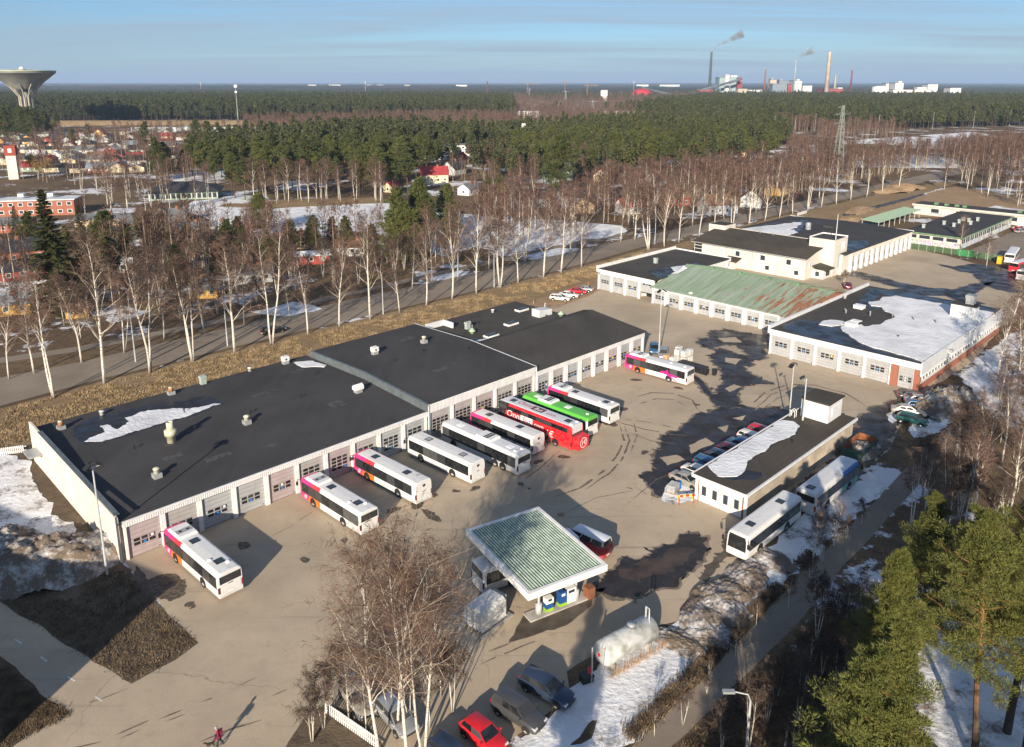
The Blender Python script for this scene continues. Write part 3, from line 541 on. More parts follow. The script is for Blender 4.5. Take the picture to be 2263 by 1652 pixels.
def vent(parent, x, y, z, kind):
    if kind == 'cowl':      # grey curb with a round cream cowl
        o = MB().box(-0.45, 0.45, -0.45, 0.45, 0, 0.55).build('roof_vent', 'frame_grey', parent, loc=(x, y, z))
        MB().lathe([(0.32, 0.55), (0.32, 1.0), (0.38, 1.02), (0.38, 1.12), (0.2, 1.22)], 12, 0).build('cowl', 'vent_cream', o, True)
    elif kind == 'rust':
        o = MB().box(-0.45, 0.45, -0.45, 0.45, 0, 0.5).build('roof_vent', 'frame_grey', parent, loc=(x, y, z)); MB().lathe([(0.34, 0.5), (0.34, 0.95), (0.28, 1.05)], 12).build('cowl', 'vent_rust', o, True)
        MB().lathe([(0.3, 1.05), (0.3, 1.15)], 12).build('cap', 'vent_cream', o, True)
    elif kind == 'box':
        o = MB().box(-0.45, 0.45, -0.4, 0.4, 0, 0.55).build('roof_vent', 'frame_grey', parent, loc=(x, y, z)); MB().box(-0.5, 0.5, -0.45, 0.45, 0.55, 1.25).box(-0.22, 0.05, -0.46, -0.44, 0.65, 0.95).build('hood', 'trim_white', o)
        MB().box(-0.2, 0.1, -0.462, -0.455, 0.7, 1.0).build('grille', 'dark_interior', o)
    elif kind == 'hood':
        o = MB().box(-0.5, 0.5, -0.4, 0.4, 0, 0.5).build('roof_vent', 'frame_grey', parent, loc=(x, y, z)); MB().prism([(-0.7, -0.45), (0.7, -0.45), (0.7, 0.45), (-0.7, 0.45)], 0.5, 1.0).add([(-0.7, -0.45, 1.0), (0.7, -0.45, 1.0), (0.7, 0.45, 1.0), (-0.7, 0.45, 1.0), (-0.7, 0, 1.3), (0.7, 0, 1.3)], [(0, 1, 5, 4), (3, 4, 5, 2), (0, 4, 3), (1, 2, 5)]).build('hood', 'trim_white', o)
    elif kind == 'stack':
        o = MB().lathe([(0.5, 0), (0.5, 1.0), (0.72, 1.0), (0.72, 1.65), (0.45, 1.75), (0.4, 1.75), (0.4, 2.7), (0.33, 2.7), (0.33, 2.2)], 16).build('roof_vent', 'vent_cream', parent, True, (x, y, z)); MB().lathe([(0.9, 0), (0.85, 0.05)], 16).build('flashing', 'roof_felt_light', o)
    elif kind == 'pipe':
        o = MB().tube([(0, 0, 0), (0, 0, 0.45)], 0.06, 6).build('roof_pipe', 'black_plastic', parent, loc=(x, y, z)); MB().lathe([(0.13, 0.36), (0.13, 0.5)], 8).build('cap', 'black_plastic', o)
    elif kind == 'white':
        o = MB().lathe([(0.3, 0), (0.3, 0.5), (0.36, 0.5), (0.36, 0.6)], 10).build('roof_vent', 'trim_white', parent, True, (x, y, z))
    elif kind == 'mush':
        o = MB().lathe([(0.35, 0), (0.35, 0.4), (0.62, 0.42), (0.6, 0.6), (0.25, 0.85), (0.2, 1.0)], 12).build('roof_vent', 'vent_green', parent, True, (x, y, z))
    elif kind == 'small':
        o = MB().tube([(0, 0, 0), (0, 0, 0.55)], 0.11, 8).build('roof_vent', 'galvanised', parent, loc=(x, y, z)); MB().lathe([(0.2, 0.5), (0.2, 0.62)], 8).build('cap', 'galvanised', o)
    elif kind == 'curb':
        o = MB().box(-0.9, 0.9, -0.8, 0.8, 0, 0.6).build('roof_hatch', 'trim_white', parent, loc=(x, y, z)); MB().box(-0.95, 0.95, -0.85, 0.85, 0.6, 0.68).build('lid', 'paint_white', o)
    elif kind == 'sky':
        o = MB().box(-1.3, 1.3, -0.7, 0.7, 0, 0.35).build('skylight', 'trim_white', parent, loc=(x, y, z)); MB().add([(-1.2, -0.6, 0.35), (1.2, -0.6, 0.35), (1.2, 0.6, 0.35), (-1.2, 0.6, 0.35), (-0.9, -0.35, 0.55), (0.9, -0.35, 0.55), (0.9, 0.35, 0.55), (-0.9, 0.35, 0.55)], [(0, 1, 5, 4), (1, 2, 6, 5), (2, 3, 7, 6), (3, 0, 4, 7), (4, 5, 6, 7)]).build('dome', 'glass_house', o)
    elif kind == 'grey':
        o = MB().box(-0.4, 0.4, -0.35, 0.35, 0, 1.0).box(-0.5, 0.5, -0.45, 0.45, 1.0, 1.12).box(-0.45, 0.45, -0.4, 0.4, 1.12, 1.3).build('roof_vent', 'vent_greygreen', parent, loc=(x, y, z))
    elif kind == 'drum':
        o = MB().lathe([(0.85, 0), (0.85, 0.25), (0.75, 0.25), (0.75, 1.9), (0.5, 2.1)], 16).build('roof_vent', 'galvanised', parent, True, (x, y, z))
    return o
mat('vent_greygreen', (0.36, 0.42, 0.40), 0.6, var=0.1)
def facade(parent, x0, x1, n, zd, zt, y=0.0, rows=2, cols=3, z0=1.55, pil=0.5, mats_=('door_grey',), fascia='fascia_white', skip=(), plates=None, proud=0.12, lifts={}, rowsf=None):
    "a row of n garage doors between white pillars under a ribbed fascia"
    bay = (x1 - x0) / n; w_ = bay - pil
    for i in range(n + 1):
        xx = x0 + i * bay; a, b_ = max(x0, xx - pil / 2), min(x1, xx + pil / 2)
        box('pillar', a, b_, y - proud, y + 0.3, 0, zd + 0.02, 'trim_white', parent)
    box('fascia', x0 - 0.06, x1 + 0.06, y - proud - 0.06, y + 0.3, zd, zt, fascia, parent)
    box('eave_trim', x0 - 0.1, x1 + 0.1, y - proud - 0.14, y + 0.02, zt - 0.02, zt + 0.1, 'trim_white', parent)
    for i in range(n):
        if i in skip: continue
        rr, cc, zz_ = rowsf(i) if rowsf else (rows, cols, z0)
        if rr == 2: pl = [(1, 0, 'sign_blue')] if rnd.random() < 0.8 else []
        else: pl = [(rnd.randrange(cc), 0, 'sign_blue')]
        if rnd.random() < 0.35: pl.append((rnd.randrange(cc), 1, rnd.choice(['paper_white', 'sign_yellow', 'paper_white'])))
        garage_door(parent, x0 + (i + 0.5) * bay, w_ + 0.02, zd, y + 0.12, rr, cc, zz_, mats_[i % len(mats_)], pl, lifts.get(i, 0.0))

# ---------------------------------------------------------------- long bus garage
gar = empty('bus_garage', W(0, 0), ROT_V); tag(gar, 'long white bus garage with dark felt roofs in three stepped sections', 'garage')
zA = lambda y: 4.42 + (0.6 * y / 15 if y < 15 else 0.6 - 0.5 * (y - 15) / 16.5)
zB = lambda y: 5.42 + (0.6 * y / 15 if y < 15 else 0.6 - 0.5 * (y - 15) / 15)
MB().box(0.2, 40, 0.32, 31.4, 0, 4.25).build('wall', 'wall_concrete', gar)
MB().box(40.003, 61.2, 0.32, 30.0, 0, 5.2).build('wall', 'wall_concrete', gar)
MB().box(61.203, 89.4, 0.32, 14.0, 0, 4.4).build('wall', 'trim_white', gar)
MB().box(62.5, 87.5, 14.003, 31.0, 0, 4.1).build('wall', 'trim_white', gar)
roof_poly(gar, 'roof', (0.0, 39.98, [(-0.25, zA(-0.25)), (15, zA(15)), (31.6, zA(31.6))]), 'roof_felt')
roof_poly(gar, 'roof', (40.15, 61.35, [(-0.25, zB(-0.25)), (15, zB(15)), (30.2, zB(30.2))]), 'roof_felt')
box('parapet_flashing', 39.95, 40.2, -0.3, 15, 4.3, zB(0) + 0.1, 'frame_grey', gar)
MB().add([(39.9, -0.27, 4.4), (39.9, 15, 4.9), (39.9, 30.2, 4.4), (39.9, 30.2, zB(30.2) + 0.12), (39.9, 15, zB(15) + 0.12), (39.9, -0.27, zB(-0.3) + 0.12), (40.3, 30.2, zB(30.2) + 0.12), (40.3, 15, zB(15) + 0.12), (40.3, -0.27, zB(-0.3) + 0.12)], [(0, 5, 4, 1), (1, 4, 3, 2), (5, 8, 7, 4), (4, 7, 6, 3)]).build('step_flashing', mat('flashing_grey', (0.13, 0.155, 0.17), 0.5, 0.2), gar)
MB().add([(61.36, -0.27, 4.6), (61.36, 15, 5), (61.36, 30.2, 4.4), (61.36, 30.2, zB(30.2) + 0.1), (61.36, 15, zB(15) + 0.1), (61.36, -0.27, zB(-0.3) + 0.1), (61.1, 30.2, zB(30.2) + 0.1), (61.1, 15, zB(15) + 0.1), (61.1, -0.27, zB(-0.3) + 0.1)], [(0, 1, 4, 5), (1, 2, 3, 4), (5, 4, 7, 8), (4, 3, 6, 7)]).build('step_flashing', 'trim_white', gar)
zC = lambda y: 4.72 + 1.35 * (y + 0.25) / 12.75
roof_poly(gar, 'roof', (61.4, 89.8, [(-0.35, 4.72), (12.5, zC(12.5)), (14.6, 5.6)]), 'roof_felt_light')
MB().add([(89.6, 0.3, 4.4), (89.6, 14, 4.4), (89.6, 14, 5.5), (89.6, 12.5, zC(12.5) - 0.13), (89.6, 0.3, 4.68)], [(0, 1, 2, 3, 4)]).build('gable', 'trim_white', gar)
roof_poly(gar, 'roof', (62.3, 87.9, [(14.3, 4.45), (31.3, 4.3)]), 'roof_felt_light')
MB().box(62.6, 66.9, 28.5, 28.8, 4.45, 5.5).box(66.6, 66.9, 26.0, 28.497, 4.45, 5.5).build('parapet', 'cladding_white', gar)
facade(gar, 0.5, 39.9, 10, 3.75, 4.32, mats_=('door_pink', 'door_warm', 'door_grey', 'door_grey', 'door_pink', 'door_warm'), rowsf=lambda i: (2, 3, 1.35) if i < 5 else (4, 3, 1.1))
facade(gar, 40.3, 61.1, 5, 4.1, 5.3, mats_=('door_warm', 'door_warm', 'door_pink', 'door_warm'), rowsf=lambda i: (4, 4, 1.3), pil=0.45)
facade(gar, 61.5, 89.3, 8, 3.7, 4.6, mats_=('door_grey', 'door_warm', 'door_grey', 'door_warm', 'door_grey', 'door_pink', 'door_grey', 'door_warm'), rowsf=lambda i: (2, 3, 1.5) if i > 1 else (3, 3, 1.2), pil=0.75)
box('drainpipe', 40.0, 40.12, -0.35, -0.22, 0, 5.2, 'trim_white', gar)
for i in range(5):      # precast end wall: two rows of panels with open joints, stepped at the back
    a, b_ = i * 6.3 + 0.012, (i + 1) * 6.3 - 0.012
    for z0_, z1_ in ((0, 2.35), (2.375, zA(min(b_, 15)) + 0.45)):
        box('wall_panel', -0.16, 0.1, a - 0.1 if i == 0 else a, b_, z0_, z1_, 'wall_cream', gar)
box('wall_core', -0.1, 0.19, 0, 31.5, 0, 4.2, 'joint_dark', gar)
box('parapet_cap', -0.24, 0.3, -0.2, 27.2, zA(15) + 0.46, zA(15) + 0.52, 'flashing_grey', gar)
dc = box('door_canopy', -1.7, -0.165, 26.5, 29.3, 2.5, 2.7, 'galvanised', gar)
vs_ = [(8, 29.5, 'white'), (2.7, 28.3, 'rust'), (17.5, 30.2, 'rust'), (22.5, 31.0, 'grey'), (35.5, 30.2, 'box'), (6.5, 6.5, 'cowl'), (11.0, 13.7, 'stack'), (20.2, 12.4, 'cowl'), (36.6, 11.4, 'hood'), (46.2, 21.0, 'box'), (55.2, 19.8, 'cowl'), (30.0, 31.2, 'white')]
for x, y, kd in vs_: vent(gar, x, y, (zA(y) if x < 40 else zB(y)) - 0.02, kd)
for x, y in ((7, 14.8), (14.5, 15), (22, 15), (29.5, 15), (36, 22), (16, 22), (46, 15.5), (52, 16), (58, 12)): vent(gar, x, y, (zA(y) if x < 40 else zB(y)) - 0.01, 'pipe')
for x, y, kd in ((68.5, 24.0, 'grey'), (67.3, 21.4, 'mush'), (69.3, 24.4, 'cowl'), (72, 25, 'pipe'), (68.6, 17.8, 'sky'), (76, 20.3, 'sky'), (75.5, 15.6, 'sky'), (84, 25.5, 'sky'), (86.5, 17.4, 'mush'), (84, 19, 'pipe'), (79, 28.5, 'white')): vent(gar, x, y, 4.38, kd)
ph = MB().add([(-1.8, -1, 0), (1.8, -1, 0), (1.8, 1, 0), (-1.8, 1, 0), (-1.8, -1, 1.5), (1.8, -1, 1.1), (1.8, 1, 1.1), (-1.8, 1, 1.5)], [(0, 1, 5, 4), (1, 2, 6, 5), (2, 3, 7, 6), (3, 0, 4, 7), (4, 5, 6, 7)]).build('plant_box', 'cladding_white', gar, loc=(84.5, 20.5, 4.38))
snow_on(gar, [(3.6, 21.6), (5.3, 20.2), (9.8, 20.3), (16.9, 20.5), (20.8, 21.3), (18.9, 22.0), (16.2, 23.4), (14.2, 25.7), (11.5, 26.3), (9.6, 25.9), (9.5, 24.3), (7.7, 22.9), (7.4, 25.3), (6.3, 25.8), (6.3, 23.3), (5.0, 22.5)], zA, 3, 0.5, t=0.04, step=0.4)
wet_on(gar, [(3.0, 25.1), (3.3, 21.2), (5.3, 19.8), (17, 20.1), (21.4, 21.4), (20.6, 26.2), (17.7, 26.2), (15.4, 27.9), (7.5, 29.6), (4.6, 28.2)], lambda y: zA(y) + 0.002, 4, 0.5)
snow_on(gar, [(36.6, 29.6), (38.9, 28.0), (39.5, 24.3), (38.6, 23.9), (36.5, 26.5)], zA, 5, 0.35)
snow_on(gar, [(63.2, 16.0), (66.5, 15.2), (71, 15.0), (72.5, 15.6), (68.5, 16.8), (64.5, 18.0)], 4.43, 6, 0.4)
wet_on(gar, [(62.6, 15), (73, 14.7), (73, 16.4), (68.5, 17.4), (63.5, 20)], 4.436, 7, 0.5)
for x, y, a, b_ in ((12, 6, 3.2, 1.0), (25, 20, 4, 1.0), (31, 9, 2.2, 2.0), (48, 8, 5, 1.0), (53, 23, 3, 2), (19, 4.5, 1.5, 1.0), (34, 25, 2.0, 1.0), (8.5, 9.5, 2.4, 1.0)):
    zf = zA if x < 40 else zB; MB().quad((x, y, zf(y) + 0.012), (x + a, y, zf(y) + 0.012), (x + a, y + b_, zf(y + b_) + 0.012), (x, y + b_, zf(y + b_) + 0.012)).build('felt_patch', mat('felt_patch', (0.062, 0.061, 0.064), 0.9, var=0.3, scale=1.5), gar)
for i in range(8):
    x = 44.2 + i * 2.4 if i > 2 else 43.0 + i * 1.3
    tag(MB().tube([(0, 0, 0), (0, 0, 3.0)], 0.09, 6).build('fence_post', 'trim_white', None, loc=W(x, -33.5)), 'bare white post in the row behind the long bus garage', 'post', 'row of white posts behind the garage')

# ---------------------------------------------------------------- wash hall
wh = empty('wash_hall', W(53.0, 34.2), ROT_U); tag(wh, 'narrow concrete wash hall with folding doors and a roof cabin', 'hall')
box('wall', 0.1, 6.6, 0.15, 28.6, 0, 3.1, 'wall_concrete', wh)
box('front_wall', 0, 6.7, 0.0, 0.147, 0, 3.1, 'trim_white', wh)
box('door_gap', 0.5, 6.2, -0.03, -0.002, 0.02, 2.97, 'joint_dark', wh)
for i in range(4):
    d = MB().box(0.03, 1.36, -0.07, -0.003, 0.05, 2.95).build('door_leaf', 'door_leaf_' + ('b' if i == 1 else 'a') if 0 else ('paint_cream' if i == 1 else 'trim_white') if 'paint_cream' in MATS else 'trim_white', wh, loc=(0.55 + i * 1.41, 0, 0))
    box('pane', 0.42, 0.96, -0.09, -0.06, 0.95, 2.05, 'glass_house', d); box('pane_frame', 0.36, 1.02, -0.08, -0.071, 0.89, 2.11, 'frame_grey', d)
for x in (0.45, 6.22): box('door_post', x, x + 0.08, -0.1, -0.002, 0, 3.0, 'rust', wh)
box('lintel', -0.25, 6.95, -0.5, 0.1, 2.98, 3.35, 'trim_white', wh)
roof_poly(wh, 'roof', (-0.1, 6.8, [(-0.4, 3.42), (28.9, 3.42)]), 'roof_felt_brown')
MB().box(6.62, 6.78, -0.5, 29.0, 2.95, 3.4).box(6.84, 7.0, -0.5, 29.0, 3.1, 3.48).build('fascia', 'cladding_white', wh)
box('fascia', -0.3, -0.1, -0.5, 29.0, 3.1, 3.46, 'trim_white', wh)
box('gap_strip', 6.603, 6.63, 0.2, 28.5, 2.6, 2.95, 'joint_dark', wh)
for i in range(1, 5): box('wall_joint', 6.6, 6.612, i * 5.7, i * 5.7 + 0.03, 0, 2.6, 'joint_dark', wh)
cb = MB().box(1.1, 4.9, 24.2, 28.4, 3.43, 6.1).build('roof_cabin', 'cladding_white', wh)
MB().add([(0.9, 23.8, 6.15), (5.1, 23.8, 6.3), (5.1, 28.7, 6.3), (0.9, 28.7, 6.15), (0.9, 23.8, 6.05), (5.1, 23.8, 6.1), (5.1, 28.7, 6.1), (0.9, 28.7, 6.05)], [(0, 1, 2, 3), (4, 5, 1, 0), (5, 6, 2, 1), (6, 7, 3, 2), (7, 4, 0, 3)]).build('cabin_roof', 'roof_felt_brown', cb)
box('cabin_door', 2.75, 3.75, 24.13, 24.198, 3.5, 5.5, 'paint_white', cb)
MB().box(4.903, 5.0, 25.2, 27.2, 4.1, 5.4).build('shutter', 'cladding_white', cb)
ld = MB()
for y in (22.9, 23.4): ld.tube([(0.2, y, 2.6), (0.2, y, 4.2), (0.5, y, 4.55), (0.85, y, 4.3), (0.85, y, 3.43)], 0.045, 6)
for z in (3.7, 4.1): ld.tube([(0.2, 22.9, z), (0.2, 23.4, z)], 0.03, 5)
ld.build('roof_ladder', 'paint_white', wh)
snow_on(wh, [(0.0, 2.3), (2.2, 0.9), (4.2, 2.5), (4.0, 4.2), (2.9, 6.5), (2.7, 9.0), (3.2, 10.8), (2.6, 13.3), (3.1, 15.5), (3.2, 18.0), (2.7, 20.6), (1.4, 21.6), (0.1, 21.0)], 3.43, 8, 0.3)
wet_on(wh, [(2.6, 1.2), (4.5, 1.4), (5.9, 3.5), (5.6, 5.5), (4.5, 5.2), (3.7, 4.8)], 3.425, 9, 0.5)
vent(wh, 4.4, 15.2, 3.41, 'pipe')

# ---------------------------------------------------------------- white garage under snow
sg = empty('snow_roof_garage', W(107.0, 14.9), ROT_U); tag(sg, 'white clad garage with brick corner and a broad snow-covered roof', 'garage')
MB().box(0.2, 25.6, 0.32, 44.0, 0, 4.4).build('wall', 'trim_white', sg)
facade(sg, 0.2, 21.4, 5, 3.65, 4.6, rows=2, cols=3, z0=1.9, pil=0.4, proud=0.1)
box('brick_pier', 21.42, 22.55, -0.1, 0.3, 0, 3.65, 'brick_red', sg); box('brick_pier', 25.0, 25.95, -0.1, 0.3, 0, 3.65, 'brick_red', sg)
box('brick_pier', 24.9, 25.0, -0.05, 0.3, 0, 3.65, 'trim_white', sg)
garage_door(sg, 23.75, 2.3, 3.65, 0.1, 2, 3, 1.3, 'door_grey', [(1, 1, 'paper_white'), (1, 0, 'paper_white')], pw=0.5)
box('fascia', 21.47, 26.0, -0.16, 0.3, 3.65, 4.6, 'fascia_white', sg); box('eave_trim', 21.5, 26.05, -0.24, -0.08, 4.58, 4.7, 'trim_white', sg)
zS = lambda y: 4.70
roof_poly(sg, 'roof', (0.1, 25.9, [(-0.1, 4.70), (44.1, 4.70)]), 'roof_felt_light')
MB().box(-0.25, 0.1, -0.2, 44.2, 3.9, 5.35).build('parapet', 'cladding_white', sg)
MB().box(25.9, 26.1, -0.15, 44.2, 2.75, 4.95).build('parapet', 'cladding_white', sg)
box('ledge', 25.6, 26.2, -0.1, 44.1, 2.55, 2.745, 'trim_white', sg)
box('brick_base', 25.6, 25.98, 0.0, 44.0, 0, 1.35, 'brick_red', sg); box('sill', 25.6, 26.06, 0.3, 44.0, 1.355, 1.47, 'trim_white', sg)
wm = MB().box(-0.45, 0.45, -0.03, 0.03, -0.53, 0.53).mesh('pane', 'glass_dark')
for i in range(30):
    o = put('pane', wm, sg, (25.64, 1.2 + i * 1.42, 2.02)); o.rotation_euler = (0, 0, R(90))
    box('mullion', 25.6, 25.72, 1.75 + i * 1.42, 2.03 + i * 1.42, 1.475, 2.545, 'trim_white', sg)
box('wall_lamp', 26.1, 26.6, 12.2, 12.7, 3.5, 3.8, 'trim_white', sg); box('wall_lamp', 26.1, 26.7, 12.0, 13.0, 3.82, 4.2, 'galvanised', sg)
pr_ = MB().box(20.2, 24.4, 31.6, 34.0, 4.70, 7.2).build('plant_room', 'cladding_white', sg); box('plant_roof', 20.0, 24.6, 31.4, 34.2, 7.2, 7.3, 'roof_felt', pr_)
MB().box(22.2, 23.6, 33.0, 34.6, 7.3, 8.4).build('plant_cowl', 'galvanised', pr_); MB().box(22.1, 23.7, 32.9, 34.7, 8.4, 9.0).build('plant_cap', 'frame_grey', pr_)
for x, y, kd in ((5.9, 24.8, 'curb'), (9.7, 12.0, 'curb'), (5.5, 19.5, 'small'), (5.0, 20.3, 'small'), (9.5, 21.0, 'small'), (9.1, 22.0, 'small'), (12.7, 23.5, 'small'), (16.7, 23.5, 'small'), (16.2, 24.4, 'small'), (20.2, 24.5, 'small'), (19.8, 25.3, 'small'), (18.3, 11.0, 'pipe'), (0.8, 30.0, 'white')): vent(sg, x, y, 4.69, kd)
wet_on(sg, [(0.4, 3), (4, 0.4), (25.2, 0.5), (24.5, 2.2), (14, 3.5), (11, 6.5), (9, 8.5), (11.5, 13), (8, 13.5), (5.5, 11.5), (3.2, 9.5), (1.2, 9)], 4.704, 12, 0.5)
wet_on(sg, [(1.2, 42), (3.5, 30), (6.5, 26), (9, 26), (8, 30), (5.4, 34), (5, 38), (14, 39.5), (25, 39.8), (25.5, 43.8), (8, 43.8)], 4.704, 13, 0.7)
snow_on(sg, [(25.75, 1.0), (23.5, 1.8), (17.5, 2.5), (14.0, 3.8), (11.5, 6.3), (10.0, 7.6), (9.0, 9.0), (8.6, 10.6), (9.6, 11.0), (11.2, 11.8), (9.8, 12.8), (10.8, 14.2), (11.6, 13.2), (13.2, 17), (13.0, 20), (13.5, 23.0), (12.6, 24.4), (10.5, 26), (8.5, 28.5), (6.8, 28.0), (5.5, 30.5), (6.8, 33), (6.2, 36), (7.5, 39), (13, 39.5), (19, 39.8), (25.75, 40.0), (25.8, 30), (25.8, 15)], 4.71, 14, 0.45, t=0.13)
snow_on(sg, [(4.6, 11.2), (5.2, 8.4), (7.6, 9.2), (8.8, 12.2), (7.4, 13.6), (5.8, 13.3)], 4.71, 15, 0.35, t=0.1)
snow_on(sg, [(9.0, 12.9), (10.6, 12.6), (10.8, 14.0), (9.2, 14.2)], 5.37, 16, 0.1, t=0.12)

# ---------------------------------------------------------------- green metal roof garage
gg = empty('green_roof_garage', W(119.6, -20.0), ROT_U); tag(gg, 'low garage with a rust-streaked green metal gable roof', 'garage')
MB().box(0.3, 34.6, 0.3, 27.5, 0, 3.3).build('wall', 'trim_white', gg)
facade(gg, 0.2, 30.4, 8, 3.15, 3.6, rows=2, cols=3, z0=1.35, pil=0.75, fascia='trim_white')
box('side_door', 30.42, 34.6, 0.1, 0.3, 0, 3.3, 'door_grey', gg)
zG = lambda y: 3.66 + 2.9 * (y + 0.4) / 14.4 if y < 14 else 6.56 - 2.9 * (y - 14) / 14
roof_poly(gg, 'roof', (-0.3, 35.0, [(-0.4, zG(-0.4)), (14, zG(14)), (28, zG(28))]), 'roof_green_rust', 0.08)
MB().add([(34.8, 0.3, 3.3), (34.8, 27.5, 3.3), (34.8, 14, 6.4)], [(0, 1, 2)]).add([(-0.2, 0.3, 3.3), (-0.2, 14, 6.4), (-0.2, 27.5, 3.3)], [(0, 1, 2)]).build('gable', 'brick_red', gg)
sm_ = MB()
for i in range(58):
    x = -0.1 + i * 0.61
    for ya, yb in ((-0.38, 13.98), (14.02, 27.9)):
        a, b_ = zG(ya), zG(yb); sm_.add([(x, ya, a), (x + 0.035, ya, a), (x + 0.035, yb, b_), (x, yb, b_), (x, ya, a + 0.06), (x + 0.035, ya, a + 0.06), (x + 0.035, yb, b_ + 0.06), (x, yb, b_ + 0.06)], [(0, 1, 5, 4), (1, 2, 6, 5), (2, 3, 7, 6), (3, 0, 4, 7), (4, 5, 6, 7)])
tag(sm_.build('roof_seam', 'roof_green_rust', gg), kind='stuff')
MB().tube([(-0.3, 14, zG(14) + 0.03), (35.0, 14, zG(14) + 0.03)], 0.12, 6).build('ridge_cap', mat('green_paint', (0.13, 0.24, 0.13), 0.6, var=0.2), gg)
for x in (6.5, 13.5, 20.5, 27.0): MB().box(-0.3, 0.3, -0.3, 0.3, 0, 0.5).build('ridge_vent', 'green_paint', gg, loc=(x, 14.4, zG(14.4)))
MB().lathe([(0.5, 0), (0.42, 0.2), (0.2, 0.3)], 14).build('roof_dome', 'paint_white', gg, True, (9.6, 0.7, zG(0.7)))
sn_ = MB()
for x in (7.6, 10.5): sn_.tube([(x, 0.6, zG(0.6) + 0.25), (x + 1.6, 2.0, zG(2.0) + 0.25)], 0.05, 5)
sn_.build('roof_rail', 'green_paint', gg)
snow_on(gg, [(-0.2, 8), (1.0, 8.5), (1.4, 12), (-0.2, 13)], zG, 17, 0.2)

# ---------------------------------------------------------------- grey garage by the street
sm2 = empty('grey_roof_garage', W(120.5, -36.2), ROT_U); tag(sm2, 'flat-roofed white garage whose last door stands half open, beside parked cars', 'garage')
MB().box(0.3, 16.0, 3.0, 32.0, 0, 4.6).box(0.3, 11.5, 0.3, 2.998, 0, 4.6).build('wall', 'trim_white', sm2)
facade(sm2, 0.1, 16.1, 4, 3.9, 4.9, rows=2, cols=3, z0=1.9, pil=0.5, fascia='trim_white', lifts={3: 1.7})
box('interior', 12.1, 15.8, 2.9, 2.99, 0, 3.9, 'dark_interior', sm2)
roof_poly(sm2, 'roof', (0.0, 16.3, [(-0.2, 5.0), (32.2, 5.0)]), 'roof_felt_light')
MB().box(-0.25, 0.0, -0.3, 32.3, 4.3, 5.75).box(-0.2, 16.3, 32.2, 32.45, 4.3, 5.3).build('parapet', 'trim_white', sm2)
vent(sm2, 6.2, 14.5, 4.99, 'grey'); vent(sm2, 4.6, 9.5, 4.99, 'pipe'); vent(sm2, 8, 11, 4.99, 'pipe')
wet_on(sm2, [(10, 6), (16, 2.5), (16.2, 20), (13, 22), (11, 14)], 5.003, 18, 0.5); snow_on(sm2, [(11.5, 13), (14, 11), (15.8, 12), (16, 20), (13.2, 19.5)], 5.005, 19, 0.4)
box('wall_lamp', 0.5, 0.9, -0.75, -0.3, 4.0, 4.4, 'galvanised', sm2)

# ---------------------------------------------------------------- beige office with tower and the hall behind it
of = empty('office_building', W(163.8, -37.5), ROT_U); tag(of, 'two-storey beige office with mono-pitch roof, entrance tower and flagpole', 'office')
MB().box(0, 32, 0, 13.5, 0, 5.3).build('wall', 'wall_beige', of)
MB().add([(32.0, 0, 5.3), (32.0, 13.5, 5.3), (32.0, 13.5, 7.5), (32.0, 5, 6.4)], [(0, 1, 2, 3)]).add([(0, 0, 5.3), (0, 5, 6.4), (0, 13.5, 7.5), (0, 13.5, 5.3)], [(0, 1, 2, 3)]).build('gable', 'wall_beige', of)
roof_poly(of, 'roof', (-0.7, 32.4, [(-0.5, 5.35), (5, 6.6), (13.6, 7.75)]), 'roof_felt_brown')
box('roof_trim', -0.7, 32.4, -0.62, -0.51, 5.2, 5.4, 'frame_grey', of)
MB().box(-0.7, 32.2, 13.61, 13.75, 5.3, 7.85).build('rear_wall', 'wall_beige', of)
lb = MB().box(-2.5, 2.8, 11.0, 16.5, 5.0, 8.6).build('stair_head', 'wall_beige', of); box('stair_roof', -2.3, 2.6, 11.2, 16.3, 8.6, 8.65, 'roof_felt', lb)
tw = MB().box(28.5, 35.2, 8.6, 16.2, 0, 9.3).build('entrance_tower', 'wall_beige', of); box('tower_roof', 28.8, 34.9, 8.9, 15.9, 9.3, 9.34, 'roof_felt', tw)
MB().box(28.5, 28.6, 8.6, 16.2, 9.3, 9.6).box(28.603, 35.2, 16.1, 16.2, 9.3, 9.6).build('tower_rail', 'trim_white', tw)
box('tower_panel', 35.2, 35.26, 12.6, 14.8, 6.2, 8.4, 'paint_white', tw); box('tower_window', 35.2, 35.25, 11.0, 13.2, 1.8, 5.4, 'vent_greygreen', tw)
def window(parent, x, z, w_, h_, glass='glass_house', y=-0.0, side=False):
    o = MB().box(-w_ / 2 - 0.12, w_ / 2 + 0.12, -0.06, 0.02, -h_ / 2 - 0.12, h_ / 2 + 0.12).build('window_frame', 'trim_white', parent, loc=(x, y, z))
    if side: o.rotation_euler = (0, 0, R(90)); o.location = (y, x, z)
    box('pane', -w_ / 2, w_ / 2, -0.075, -0.058, -h_ / 2, h_ / 2, glass, o); return o
for x, w_, gl in ((4.3, 0.9, 'glass_pale'), (8.8, 1.4, 'glass_pale'), (13.3, 1.2, 'glass_house'), (20.5, 1.3, 'glass_house'), (24.0, 1.3, 'glass_pale'), (27.6, 1.2, 'glass_house'), (29.4, 1.5, 'glass_pale')): window(of, x, 3.9, w_, 1.3, gl)
for x, w_, gl in ((4.8, 0.8, 'glass_house'), (19.9, 1.2, 'glass_pale'), (21.9, 1.1, 'glass_house'), (23.8, 1.1, 'glass_pale'), (29.8, 1.1, 'glass_house')): window(of, x, 1.5, w_, 1.1, gl)
window(of, 2.6, 3.6, 0.9, 1.1, 'glass_pale', 32.0, True)
st2 = MB().box(0.2, 2.4, -0.08, -0.003, 0.4, 5.1).build('stair_glazing', 'glass_dark', of)
